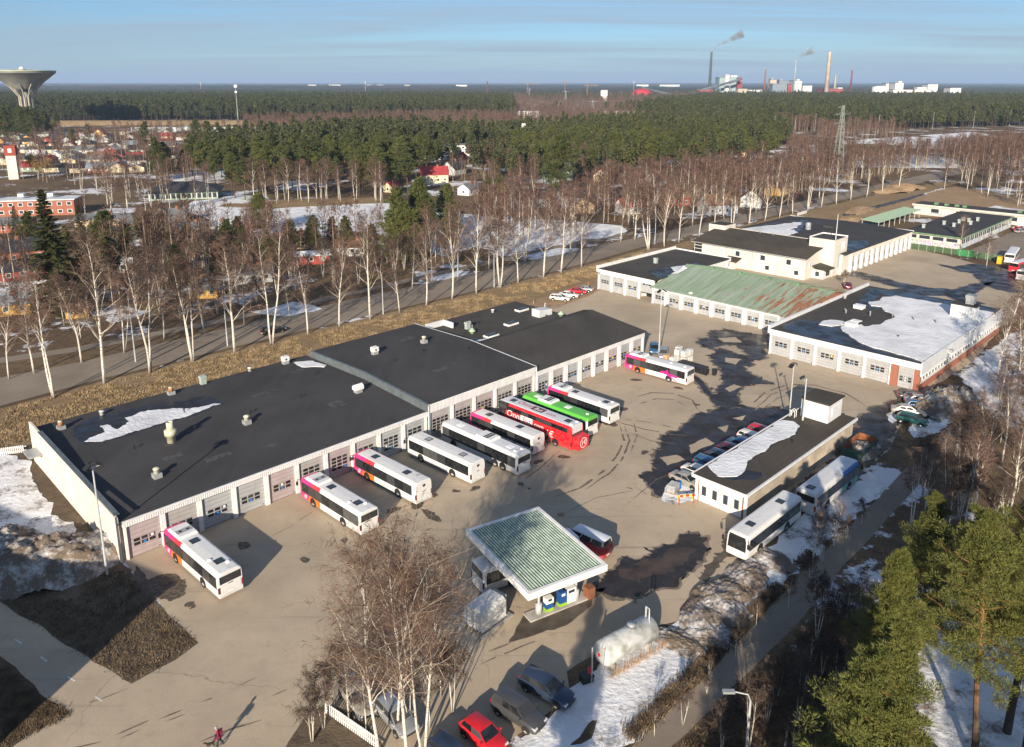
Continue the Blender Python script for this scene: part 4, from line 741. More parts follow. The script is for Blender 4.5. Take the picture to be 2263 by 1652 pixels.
for z in (1.3, 2.4, 3.5, 4.4): box('transom', 0.1, 2.5, -0.12, -0.082, z, z + 0.12, 'trim_white', st2)
p1 = MB().box(11.2, 13.6, -2.4, -0.003, 0, 2.3).build('porch', 'wall_beige', of); MB().add([(10.6, -2.9, 2.35), (14.6, -2.9, 2.25), (14.6, 0, 2.9), (10.6, 0, 3.0), (10.6, -2.9, 2.2), (14.6, -2.9, 2.1), (14.6, 0, 2.75), (10.6, 0, 2.85)], [(0, 1, 2, 3), (4, 5, 1, 0), (5, 6, 2, 1), (7, 4, 0, 3)]).build('porch_roof', 'roof_felt_brown', p1)
p2_ = MB().box(32.0, 35.0, 4.0, 8.4, 0, 2.2).build('porch', 'wall_beige', of); MB().add([(31.6, 3.6, 3.2), (35.9, 3.6, 2.5), (35.9, 8.5, 2.5), (31.6, 8.5, 3.2), (31.6, 3.6, 3.05), (35.9, 3.6, 2.35), (35.9, 8.5, 2.35), (31.6, 8.5, 3.05)], [(0, 1, 2, 3), (4, 5, 1, 0), (5, 6, 2, 1), (6, 7, 3, 2)]).build('porch_roof', 'roof_felt_brown', p2_)
window(p2_, 6.2, 1.25, 2.2, 1.2, 'glass_house', 35.0, True); window(p2_, 33.4, 1.2, 1.0, 1.2, 'glass_house', 4.0)
for x in (18.6, 19.9): box('air_unit', x, x + 0.9, -0.5, -0.02, 2.55, 3.15, 'paint_white', of)
for x in (10, 17.5, 24.5): box('drainpipe', x, x + 0.1, -0.1, -0.005, 0, 5.2, 'frame_grey', of)
for x in (12.6, 16.4): vent(of, x, 12.6, 7.6, 'small')
tag(MB().tube([(0, 0, 0), (0, 0, 6.5)], [0.09, 0.05], 6).build('flagpole', 'paint_white', None, loc=W(173.5, -2.7, 9.34)), 'thin white flagpole on top of the beige entrance tower', 'flagpole')

ha = empty('bus_hall', W(176.0, -1.2), ROT_V); tag(ha, 'large cream bus hall with twelve doors and snow left on its dark roof', 'hall')
MB().box(0, 46.3, 0.32, 37.5, 0, 5.2).build('wall', 'wall_cream', ha)
facade(ha, 4.3, 46.2, 12, 4.2, 5.3, rows=3, cols=3, z0=1.3, pil=0.95, fascia='wall_cream', mats_=('door_warm',), proud=0.35)
for i in range(5): MB().box(-0.4, 0.4, -0.62, -0.42, 0, 0.2).build('wall_lamp', 'paint_white', ha, loc=(8 + i * 8, 0, 4.35))
roof_poly(ha, 'roof', (-0.2, 46.7, [(-0.55, 5.4), (19, 6.0), (37.8, 5.4)]), 'roof_felt')
box('roof_trim', 46.7, 46.9, -0.6, 37.9, 5.2, 5.55, 'trim_white', ha)
zH = lambda y: 5.4 + 0.6 * (y + 0.55) / 19.55 if y < 19 else 6.0 - 0.6 * (y - 19) / 18.8
snow_on(ha, [(6, 24), (12, 21), (18, 21.5), (21, 24), (19, 25), (27, 26), (36, 28.5), (34, 30), (26, 32.5), (16, 36), (8, 36.5)], zH, 20, 0.9, step=1.0)
wet_on(ha, [(3, 22), (12, 19.5), (22, 22), (37, 27.5), (42, 30), (36, 33), (20, 37), (3, 37)], lambda y: zH(y) + 0.003, 21, 1.0, step=1.2)
wet_on(ha, [(5, 0.2), (16, 0.2), (22, 3.0), (15, 7.5), (7, 6)], lambda y: zH(y) + 0.003, 22, 0.4, step=1.0)
vent(ha, 24.3, 21.2, zH(21.2), 'drum'); MB().box(-2.5, 2.5, -1.6, 1.6, 0, 0.7).build('roof_hatch', 'roof_felt', ha, loc=(33, 18, 5.95))

# ---------------------------------------------------------------- graffiti block, long block, carport, fence
gb = empty('graffiti_block', W(231.8, 9.7), R(0) + ROT_U - R(90)); gb.rotation_euler = (0, 0, ROT_V); tag(gb, 'single-storey flat-roofed block covered in bright graffiti', 'building')
MB().box(0, 53.5, 0, 15.8, 0, 3.3).build('wall', 'wall_beige', gb)
for i in range(13): 
    box('pillar', i * 4.1 + 0.1, i * 4.1 + 0.55, -0.1, -0.003, 0, 3.3, mat('wall_bluegrey', (0.42, 0.48, 0.52), 0.8), gb); 
    o = box('window_band', i * 4.1 + 0.7, i * 4.1 + 4.0, -0.05, -0.004, 1.5, 2.9, 'glass_house', gb); box('mullion', i * 4.1 + 2.2, i * 4.1 + 2.3, -0.08, -0.052, 1.5, 2.9, 'trim_white', o)
box('painted_panel', 0.56, 53.4, -0.045, -0.004, 0.0, 1.45, 'graffiti', gb)
box('painted_panel', -0.05, -0.003, 0.05, 15.7, 0.0, 1.75, 'graffiti', gb)
for i in range(4): o = box('window_band', -0.06, -0.004, 0.9 + i * 3.8, 3.9 + i * 3.8, 1.9, 2.9, 'glass_house', gb); 
roof_poly(gb, 'roof', (-0.5, 54, [(-0.4, 3.6), (16.3, 3.6)]), 'roof_felt'); MB().box(-0.55, 54.05, -0.5, -0.41, 3.3, 3.68).box(-0.6, -0.51, -0.5, 16.4, 3.3, 3.68).build('roof_trim', 'green_paint', gb)
for x, y in ((9, 13.5), (18, 7.5), (26, 5), (26.5, 8.5), (31, 7), (32, 9), (35, 5.5), (20, 11)): vent(gb, x, y, 3.59, 'grey')
lo_ = empty('long_block', W(291, -24), ROT_U); tag(lo_, 'long low flat-roofed block with green roof boxes behind the graffiti block', 'building')
MB().box(0, 78, 0, 9, 0, 3.4).build('wall', 'wall_beige', lo_); roof_poly(lo_, 'roof', (-0.4, 78.4, [(-0.4, 3.8), (9.4, 3.8)]), 'roof_felt'); box('fascia', -0.45, 78.45, -0.5, -0.41, 3.25, 3.86, 'wall_cream', lo_)
for x in (6, 9.5, 13, 15.5, 33, 45): box('roof_box', x, x + 1.3, 3, 4.2, 3.8, 4.5, 'green_paint', lo_)
for i in range(9): box('window_band', 2 + i * 4.2, 4.6 + i * 4.2, -0.05, -0.003, 1.2, 2.6, 'glass_pale' if i % 2 == 0 else 'glass_house', lo_)
box('painted_panel', 4.8, 18, -0.06, -0.051, 0.2, 1.15, 'graffiti', lo_)
cp = empty('carport', W(245, -25), ROT_V); tag(cp, 'long carport with a pale green sheet roof on thin posts', 'carport')
roof_poly(cp, 'roof', (0, 39, [(-6.2, 2.9), (0, 3.3)]), mat('carport_green', (0.42, 0.56, 0.36), 0.6, var=0.06), 0.1)
for i in range(9):
    for y in (-5.8, -0.4): MB().tube([(i * 4.7 + 0.5, y, 0), (i * 4.7 + 0.5, y, 2.9)], 0.1, 6).build('post', 'pole_grey', cp)
fe = empty('mesh_fence', W(222.4, -0.8), ROT_U); tag(fe, 'green mesh fence with a solid green banner closing off the hall yard', 'fence')
m_ = MATS['fence_mesh'] = None
m, t, b = newmat('fence_mesh', 0.7, 0.2); b.inputs['Base Color'].default_value = (0.09, 0.15, 0.075, 1); b.inputs['Alpha'].default_value = 0.62
for i in range(12): MB().tube([(i * 2.2, 0, 0), (i * 2.2, 0, 1.9)], 0.05, 5).build('post', 'pole_grey', fe)
MB().box(0, 12.4, 0.05, 0.07, 0.1, 1.8).build('mesh_panel', 'fence_mesh', fe); MB().box(12.5, 16.8, 0.05, 0.09, 0.05, 1.9).build('banner', mat('banner_green', (0.04, 0.20, 0.07), 0.7), fe); MB().box(16.9, 24.2, 0.05, 0.07, 0.1, 1.8).build('mesh_panel', 'fence_mesh', fe)
# ================================================================== vehicles
mat('bus_white', (0.70, 0.70, 0.69), 0.35, var=0.05, scale=1.5, coat=0.2)
mat('bus_grey', (0.46, 0.46, 0.45), 0.5, var=0.1, scale=1.0); mat('tail_red', (0.45, 0.015, 0.015), 0.3, var=0); mat('lamp_clear', (0.65, 0.66, 0.68), 0.15, var=0)
mat('rim_grey', (0.45, 0.45, 0.46), 0.4, metal=0.5, var=0.05)
WHITE = (0.70, 0.70, 0.69)
def livery(name, fn):
    m, t, b = newmat(name, 0.35, 0.4); o_ = objn(t); s = t.nodes.new('ShaderNodeSeparateXYZ'); t.links.new(o_, s.inputs[0]); x, y, z = s.outputs
    c = fn(t, x, mathn(t, 'ABSOLUTE', y), z); dirt = rng(t, noisen(t, o_, 2.5, 5, 0.6), 0.45, 0.75, 0, 0.22)
    low = mathn(t, 'MULTIPLY', rng(t, z, 0.3, 1.1, 0.5, 0), rng(t, noisen(t, o_, 1.2, 4), 0.3, 0.7))
    c = mixn(t, mathn(t, 'MAXIMUM', dirt, low), c, (0.30, 0.27, 0.23)); t.links.new(c, b.inputs['Base Color']); b.inputs['Coat Weight'].default_value = 0.15; return m
lt = lambda t, v, k: mathn(t, 'LESS_THAN', v, k)
gt = lambda t, v, k: mathn(t, 'GREATER_THAN', v, k)
mul = lambda t, a, b: mathn(t, 'MULTIPLY', a, b)
def roofm(t, ya, z, k=0.98): return mul(t, lt(t, ya, k), gt(t, z, 2.55))
def lv_pink(t, x, ya, z):
    f = mathn(t, 'SUBTRACT', 6.0, x); low = lt(t, z, 1.3); ro = roofm(t, ya, z)
    c = mixn(t, low, (0.62, 0.03, 0.05), (0.72, 0.16, 0.012)); c = mixn(t, lt(t, f, 4.25), WHITE, c)
    pinkedge = mathn(t, 'ADD', f, mathn(t, 'MULTIPLY', z, -0.35)); c = mixn(t, lt(t, pinkedge, 1.6), c, (0.62, 0.025, 0.20))
    pw = mul(t, lt(t, f, 2.0), 0.0)
    return mixn(t, mul(t, ro, gt(t, f, 0.65)), c, WHITE)
livery('livery_pink', lv_pink)
livery('livery_white', lambda t, x, ya, z: mixn(t, 0.0, WHITE, WHITE))
livery('livery_silver', lambda t, x, ya, z: mixn(t, mul(t, gt(t, x, 3.6), lt(t, z, 1.4)), (0.64, 0.66, 0.68), (0.48, 0.50, 0.53)))
livery('livery_red', lambda t, x, ya, z: mixn(t, roofm(t, ya, z, 1.05), mixn(t, gt(t, mathn(t, 'ADD', x, mathn(t, 'MULTIPLY', z, 0.5)), 6.4), (0.62, 0.012, 0.022), (0.02, 0.02, 0.025)), (0.62, 0.64, 0.67)))
livery('livery_green', lambda t, x, ya, z: mixn(t, gt(t, z, 2.5), mixn(t, gt(t, x, -3.2), WHITE, (0.03, 0.09, 0.16)), (0.10, 0.46, 0.055)))
livery('livery_teal', lambda t, x, ya, z: mixn(t, gt(t, x, 1.2), (0.62, 0.62, 0.62), mixn(t, gt(t, z, 2.35), mixn(t, rng(t, noisen(t, objn(t), 1.3, 3, 0.5, 1.0), 0.46, 0.52), (0.02, 0.18, 0.20), (0.10, 0.42, 0.33)), mixn(t, lt(t, ya, 1.0), (0.04, 0.20, 0.55), (0.55, 0.58, 0.62)))))
livery('livery_van', lambda t, x, ya, z: mixn(t, gt(t, z, 1.75), (0.35, 0.015, 0.03), (0.62, 0.66, 0.72)))
livery('livery_redwhite', lambda t, x, ya, z: mixn(t, roofm(t, ya, z), (0.55, 0.02, 0.04), WHITE))
FONT = {}
def text_mesh(s, size, m, ext=0.006):
    cu = bpy.data.curves.new('lettering', 'FONT'); cu.body = s; cu.size = size; cu.align_x = 'CENTER'; cu.align_y = 'CENTER'; cu.extrude = ext; cu.resolution_u = 3; cu.shear = 0.15
    ob = bpy.data.objects.new('lettering', cu); COL.objects.link(ob); dg = bpy.context.evaluated_depsgraph_get(); me = bpy.data.meshes.new_from_object(ob.evaluated_get(dg))
    bpy.data.objects.remove(ob); me.materials.clear(); me.materials.append(MATS[m]); return me
def wheel_mesh(r, w_):
    ty = MB(); n = 20; prof = [(r * 0.62, -w_ / 2), (r * 0.95, -w_ / 2), (r, -w_ * 0.35), (r, w_ * 0.35), (r * 0.95, w_ / 2), (r * 0.62, w_ / 2)]
    for a in range(n):
        for k in range(len(prof)): ty.v.append((prof[k][0] * math.cos(2 * math.pi * a / n), prof[k][1], prof[k][0] * math.sin(2 * math.pi * a / n)))
    kk_ = len(prof)
    for a in range(n):
        for k in range(kk_): ty.f.append([a * kk_ + k, a * kk_ + (k + 1) % kk_, ((a + 1) % n) * kk_ + (k + 1) % kk_, ((a + 1) % n) * kk_ + k]); ty.m.append(0)
    ri = MB(); n = 14
    for s in (-1, 1):
        base = len(ri.v); ri.v += [(r * 0.63 * math.cos(2 * math.pi * a / n), s * w_ * 0.42, r * 0.63 * math.sin(2 * math.pi * a / n)) for a in range(n)] + [(r * 0.3 * math.cos(2 * math.pi * a / n), s * w_ * 0.22, r * 0.3 * math.sin(2 * math.pi * a / n)) for a in range(n)] + [(0, s * w_ * 0.3, 0)]
        for a in range(n):
            q = [base + a, base + (a + 1) % n, base + n + (a + 1) % n, base + n + a]; ri.f.append(q); ri.m.append(0); ri.f.append([base + n + a, base + n + (a + 1) % n, base + 2 * n]); ri.m.append(0)
    return ty.mesh('tyre', 'black_rubber'), ri.mesh('rim', 'rim_grey')
BUSW = wheel_mesh(0.48, 0.32); CARW = wheel_mesh(0.32, 0.22)
def arch_mesh(r):
    mb = MB(); n = 10
    mb.v = [(0, 0, 0)] + [(r * math.cos(math.pi * (-0.12 + 1.24 * a / n)), 0, r * math.sin(math.pi * (-0.12 + 1.24 * a / n))) for a in range(n + 1)]
    for a in range(n): mb.f.append([0, a + 1, a + 2]); mb.m.append(0)
    return mb.mesh('wheel_arch', 'black_rubber')
BARCH = arch_mesh(0.62)
def bus(label, u, v, rz, L=12.0, paint='livery_white', Hh=2.86, ac=None, hatches=((-3.2), (2.6)), domes=(), axles=None, winx=None, rear='window', band='glass_dark', hatch_m='glass_house', low_rear=True, group=None, W_=2.5, wz=(1.22, 2.34), cut=0, band_m='black_plastic'):
    "root under the middle of the bus; front at +x"
    o = empty('bus', W(u, v), rz); tag(o, label, 'bus', group); hw = W_ / 2; h = Hh; mb = MB()
    sec = [(hw * 0.97, 0.30), (hw, 0.42), (hw, 1.3), (hw - 0.01, h - 0.55), (hw - 0.07, h - 0.25), (hw - 0.17, h - 0.1), (hw - 0.36, h - 0.03), (0, h)]
    full = sec + [(-a, b) for a, b in sec[-2::-1]]; ns = len(full)
    stn = [(-L / 2, 0.07), (-L / 2 + 0.1, 0.0), (L / 2 - 0.6, 0.0), (L / 2 - 0.22, 0.03), (L / 2 - 0.06, 0.09), (L / 2, 0.2)]
    for x, ins in stn:
        for y, z in full:
            zz_ = z - ins * (0.8 if z > 1.5 else 0); xx = x - (0.0 if x < 0 else max(0, (z - 1.2)) * 0.10 * (1 if x > L / 2 - 0.3 else 0))
            mb.v.append((xx, y * (1 - ins / hw * 0.8), zz_))
    for i in range(len(stn) - 1):
        for k in range(ns - 1): mb.f.append([i * ns + k, (i + 1) * ns + k, (i + 1) * ns + k + 1, i * ns + k + 1]); mb.m.append(0)
        mb.f.append([i * ns + ns - 1, (i + 1) * ns + ns - 1, (i + 1) * ns, i * ns]); mb.m.append(0)
    mb.f.append(list(range(ns))); mb.m.append(0); mb.f.append(list(range((len(stn) - 1) * ns, len(stn) * ns))[::-1]); mb.m.append(0)
    body = mb.build('body', paint, o)
    for p in body.data.polygons: p.use_smooth = False
    # side glazing: dark band and single panes
    xa, xb = winx or (-L / 2 + 0.35, L / 2 - 0.45)
    for s in (-1, 1):
        bd = MB().box(xa, xb, s * (hw + 0.001) - 0.006, s * (hw + 0.001) + 0.006, wz[0] - 0.06, wz[1] + 0.05).build('window_band', band_m, o)
        n = max(3, round((xb - xa) / 1.45)); pw = (xb - xa) / n
        pm = MB().box(-pw / 2 + 0.035, pw / 2 - 0.035, -0.008, 0.008, wz[0], wz[1]).mesh('pane', band)
        for i in range(n): put('pane', pm, bd, (xa + (i + 0.5) * pw, s * (hw + 0.004), 0))
    for z_ in (0.62, 0.98):
        pass
    if rear == 'window':
        q = box('rear_window', -L / 2 - 0.02, -L / 2 + 0.04, -hw + 0.17, hw - 0.17, 1.72, 2.50, 'black_plastic', o); box('pane', -L / 2 - 0.028, -L / 2 - 0.021, -hw + 0.3, hw - 0.3, 1.8, 2.42, band, q)
    elif rear == 'grille':
        box('engine_grille', -L / 2 - 0.015, -L / 2 + 0.03, -0.25, 0.15, 2.1, 2.4, 'dark_interior', o)
    rear_p = box('engine_hatch', -L / 2 - 0.018, -L / 2 + 0.03, -hw + 0.28, hw - 0.28, 0.75, 1.62, paint, o); box('number_plate', -L / 2 - 0.03, -L / 2 - 0.02, -0.3, 0.3, 0.62, 0.74, 'paper_white', rear_p)
    box('handle_strip', -L / 2 - 0.026, -L / 2 - 0.018, -0.25, 0.25, 1.52, 1.6, 'black_plastic', rear_p)
    for s in (-1, 1):
        tl = box('tail_light', -L / 2 - 0.02, -L / 2 + 0.12, s * (hw - 0.08) - 0.09, s * (hw - 0.08) + 0.09, 0.8, 1.45, 'black_plastic', o)
        for z in (0.88, 1.08, 1.28): box('lens', -L / 2 - 0.03, -L / 2 - 0.018, s * (hw - 0.08) - 0.06, s * (hw - 0.08) + 0.06, z, z + 0.12, 'tail_red', tl)
    box('bumper', -L / 2 - 0.05, -L / 2 + 0.1, -hw + 0.08, hw - 0.08, 0.32, 0.6, paint, o)
    # windscreen, destination box, head lights
    ws = MB().add([(L / 2 - 0.03, -hw + 0.2, 1.12), (L / 2 - 0.03, hw - 0.2, 1.12), (L / 2 - 0.19, hw - 0.24, 2.38), (L / 2 - 0.19, -hw + 0.24, 2.38), (L / 2 + 0.03, -hw + 0.25, 1.12), (L / 2 + 0.03, hw - 0.25, 1.12), (L / 2 - 0.09, hw - 0.28, 2.38), (L / 2 - 0.09, -hw + 0.28, 2.38)], [(4, 5, 6, 7), (0, 1, 5, 4), (1, 2, 6, 5), (2, 3, 7, 6), (3, 0, 4, 7)]).build('windscreen', 'glass_dark', o)
    MB().box(L / 2 - 0.16, L / 2 - 0.07, -hw + 0.35, hw - 0.35, 2.40, 2.62).build('destination_sign', 'black_plastic', o)
    for s in (-1, 1):
        box('headlight', L / 2 - 0.12, L / 2 + 0.015, s * (hw - 0.38) - 0.2, s * (hw - 0.38) + 0.2, 0.62, 0.82, 'lamp_clear', o)
        MB().tube([(L / 2 - 0.25, s * (hw - 0.1), 2.5), (L / 2 + 0.15, s * (hw + 0.12), 2.45), (L / 2 + 0.2, s * (hw + 0.2), 2.2)], 0.04, 5).box(L / 2 + 0.12, L / 2 + 0.26, s * (hw + 0.2) - 0.12, s * (hw + 0.2) + 0.12, 1.75, 2.2).build('mirror', 'black_plastic', o)
    for ax in (axles or (L / 2 - 2.75, -L / 2 + 3.3)):
        for s in (-1, 1):
            ar = put('wheel_arch', BARCH, o, (ax, s * (hw + 0.003), 0.5))
            wv_ = empty('wheel', (ax, s * (hw - 0.14), 0.48)); wv_.parent = o
            put('tyre', BUSW[0], wv_); put('rim', BUSW[1], wv_)
    # roof fittings
    for x in hatches:
        q = box('roof_hatch', x - 0.45, x + 0.45, -0.42, 0.42, h - 0.03, h + 0.045, 'trim_white' if hatch_m == 'paint_white' else 'black_plastic', o); box('hatch_pane', x - 0.36, x + 0.36, -0.34, 0.34, h + 0.045, h + 0.055, hatch_m, q)
    for x, y in domes: MB().lathe([(0.24, 0), (0.23, 0.09), (0.13, 0.15), (0.0, 0.16)], 14).build('roof_dome', 'paint_white', o, True, (x, y, h - 0.03))
    if ac:
        x0, x1, kind = ac; z1 = h + 0.24
        q = MB().add([(x0, -1.02, h - 0.1), (x1, -1.02, h - 0.1), (x1, 1.02, h - 0.1), (x0, 1.02, h - 0.1), (x0 + 0.12, -0.88, z1), (x1 - 0.12, -0.88, z1), (x1 - 0.12, 0.88, z1), (x0 + 0.12, 0.88, z1)], [(0, 1, 5, 4), (1, 2, 6, 5), (2, 3, 7, 6), (3, 0, 4, 7), (4, 5, 6, 7)]).build('roof_air_unit', 'bus_white', o)
        xm = x0 + (x1 - x0) * 0.42; box('air_grille', xm - 0.4, xm + 0.4, -0.8, 0.8, z1, z1 + 0.012, 'frame_grey' if kind == 'v' else 'black_plastic', q)
        for y in ((-0.4, 0.4) if kind == 'v' else (-0.6, -0.2, 0.2, 0.6)): MB().lathe([(0.17, 0), (0.17, 0.02)], 10).build('fan', 'black_plastic' if kind == 'v' else 'frame_grey', q, False, (xm, y, z1 + 0.012))
    return o
HB = A + R(90)                           # nose to the long garage
IN = lambda v, L: v - L / 2              # rear end at v, nose towards the doors
bus('white bus with pink and orange nose parked alone before the first garage doors', 5.3, IN(13.2, 12), HB + R(2.5), paint='livery_pink', ac=(2.4, 5.0, 'v'), hatches=(1.2, -3.9), domes=((-3.1, 0.55), (-4.6, -0.55)))
bus('pink and orange nosed bus with two white roof domes before pink-tinted doors', 21.1, IN(13.4, 12), HB + R(2), paint='livery_pink', ac=(2.4, 5.0, 'v'), hatches=(1.2, -3.9), domes=((-3.1, 0.55), (-4.6, -0.55)))
bus('pink and orange nosed bus with a plain flat roof next to a white bus', 29.2, IN(12.5, 12), HB + R(3), paint='livery_pink', hatches=(3.0, -3.0), rear='grille', winx=(-5.3, 5.55))
bus('plain white bus without roof unit between pink-nosed bus and long silver bus', 37.0, IN(13.3, 12), HB + R(3), paint='livery_white', hatches=(3.0, -3.4), rear='grille', winx=(-5.6, 5.55), hatch_m='frame_grey')
bus('long silver-white three-axle bus with roof unit and wide windows', 42.7, IN(15.8, 14.6), HB + R(1.5), L=14.6, paint='livery_silver', Hh=2.95, ac=(-2.2, 0.6, 'h'), hatches=(4.4, -4.9), domes=((-6.2, 0.5), (-6.4, -0.5)), axles=(4.6, -3.3, -4.7), hatch_m='paint_white', wz=(1.15, 2.4), band='glass_dark')
bus('pink-nosed white bus squeezed between silver bus and red coach', 47.9, IN(13.3, 12), HB + R(2), paint='livery_pink', hatches=(3.2, -2.6), rear='grille')
rc = bus('tall red coach lettered along its side with black glazing and ski box', 52.6, IN(16.0, 13.8), HB + R(1.5), L=13.8, paint='livery_red', Hh=3.65, hatches=(4.9, -5.3), axles=(4.3, -2.7, -4.1), rear='window', wz=(2.62, 3.15), winx=(-6.2, 6.5), domes=((-6.3, 0.6), (-6.3, -0.6)))
bus('bus with a bright green roof and white rear behind the red coach', 57.3, IN(14.8, 12.6), HB + R(1.5), L=12.6, paint='livery_green', Hh=3.0, ac=(0.6, 3.2, 'h'), hatches=(4.0, -1.8), domes=((-5.3, 0.0),), hatch_m='paint_white')
bus('pink-nosed bus with greyed roof and dark windows beside the green-roofed bus', 62.8, IN(14.3, 12), HB + R(2), paint='livery_pink', ac=(2.6, 5.2, 'v'), hatches=(1.3, -4.4), domes=((-3.6, 0.5), (-5.1, -0.6)))
b8 = bus('pink and orange nosed bus with a pink aeroplane drawn across its windows', 83.3, IN(13.6, 12.1), HB + R(3.5), L=12.1, paint='livery_pink', ac=(2.4, 5.2, 'v'), hatches=(), domes=((-2.4, 0.1), (-5.0, 0.1)))
w1 = bus('white bus facing the yard beside the wash hall in patchy shade', 51.6, 43.9, A + R(180), paint='livery_white', hatches=(3.3, -3.2))
w2 = bus('white bus with teal and blue painted end parked by the open skip', 64.9, 44.9, A, paint='livery_teal', hatches=(-4.8,), rear='window', Hh=2.95)
bus('white bus standing under the fuel canopy', 28.6, 30.4, A + R(-14), L=11.5, paint='livery_white', hatches=(3.0,))
# coach lettering: the words as on the coach, on roof and both sides, and the round price badge at the back
mat('letter_white', (0.75, 0.75, 0.75), 0.4, var=0); mat('letter_red', (0.35, 0.01, 0.03), 0.4, var=0); mat('letter_pink', (0.62, 0.02, 0.25), 0.4, var=0)
def lettering(parent, s, size, m, loc, rot, sx=1.0):
    o = put('lettering', text_mesh(s, size, m), parent, loc); o.rotation_euler = rot; o.scale = (sx, 1, 1); return o
for s, rr in ((1, R(180)), (-1, 0)):
    yy = s * 1.268
    lettering(rc, 'Onni', 1.4, 'letter_white', (3.7, yy, 2.12), (R(90), 0, rr if s > 0 else 0))
    pl = MB().box(0.1, 2.3, yy - 0.004, yy + 0.004, 1.6, 2.58).build('word_panel', 'letter_white', rc); lettering(rc, 'Bus', 1.05, 'letter_red', (1.2, yy + s * 0.012, 2.1), (R(90), 0, rr if s > 0 else 0))
    lettering(rc, '.com', 1.0, 'letter_white', (-0.95, yy, 1.95), (R(90), 0, rr if s > 0 else 0)); lettering(rc, '1€', 1.3, 'letter_white', (-3.0, yy, 1.45), (R(90), 0, rr if s > 0 else 0))
    MB().box(-6.3, 6.2, s * 1.19 - 0.004, s * 1.19 + 0.004, 3.26, 3.33).build('place_names', 'letter_white', rc)
lettering(rc, 'Onni', 1.3, 'letter_red', (2.7, -0.05, 3.66), (0, 0, R(180))); pl = MB().box(-0.95, 1.2, -0.62, 0.55, 3.654, 3.661).build('word_panel', mat('panel_dark', (0.12, 0.03, 0.045), 0.5), rc); lettering(rc, 'Bus', 1.0, 'letter_white', (0.1, -0.02, 3.67), (0, 0, R(180))); lettering(rc, '.com', 0.95, 'letter_red', (-2.2, 0.05, 3.66), (0, 0, R(180)))
sb = MB().box(-8.0, -6.95, -1.05, 1.05, 0.5, 2.25).build('ski_box', 'livery_red', rc); bd = MB()
bd.v = [(-8.012, 0, 1.4)] + [(-8.012, 0.72 * math.cos(q), 1.4 + 0.72 * math.sin(q)) for q in [j * math.pi / 12 for j in range(24)]]; bd.f = [[0, 1 + (j + 1) % 24, 1 + j] for j in range(24)]; bd.m = [0] * 24; bd.build('badge', 'letter_white', sb)
bd = MB(); bd.v = [(-8.02, 0, 1.4)] + [(-8.02, 0.62 * math.cos(q), 1.4 + 0.62 * math.sin(q)) for q in [j * math.pi / 12 for j in range(24)]]; bd.f = [[0, 1 + (j + 1) % 24, 1 + j] for j in range(24)]; bd.m = [0] * 24; bd.build('badge_centre', 'livery_red', sb)
lettering(sb, '1€', 0.95, 'letter_white', (-8.03, 0, 1.4), (R(90), 0, R(-90)))
for bb in [o for o in list(bpy.data.objects) if o.name.startswith('bus') and o.type == 'EMPTY' and 'pink' in o.get('label', '')]:      # small round mark on the pink noses
    for s in (1, -1): lettering(bb, '@', 0.55, 'letter_white', (4.75, s * 1.262, 0.85), (R(90), 0, R(180) if s > 0 else 0))
for s in (1, -1):
    MB().add([(-1.0, s * 1.275, 1.35), (-1.3, s * 1.275, 1.2), (-4.2, s * 1.275, 0.95), (-4.6, s * 1.275, 1.25), (-4.2, s * 1.275, 1.3), (-2.7, s * 1.275, 1.42), (-2.5, s * 1.275, 2.05), (-2.1, s * 1.275, 1.6), (-1.5, s * 1.275, 1.6)], [(0, 1, 2, 3, 4, 5, 6, 7, 8) if s > 0 else (8, 7, 6, 5, 4, 3, 2, 1, 0)]).add([(-2.4, s * 1.276, 1.1), (-3.1, s * 1.276, 1.06), (-4.4, s * 1.276, 0.35), (-4.2, s * 1.276, 0.36)], [(0, 1, 2, 3) if s > 0 else (3, 2, 1, 0)]).build('aeroplane_mark', 'letter_pink', b8)
# buses standing on the far side by the fence
bus('white bus by the yellow pallet in the far corner of the hall yard', *UV(G(2235, 575)), A + R(8), paint='livery_white', hatches=())
bus('red bus between two white buses at the yard edge', *UV(G(2262, 597)), A + R(-10), paint='livery_redwhite', hatches=())
bus('white bus in front of the red bus at the yard edge', *UV(G(2280, 615)), A + R(-10), paint='livery_white', hatches=())

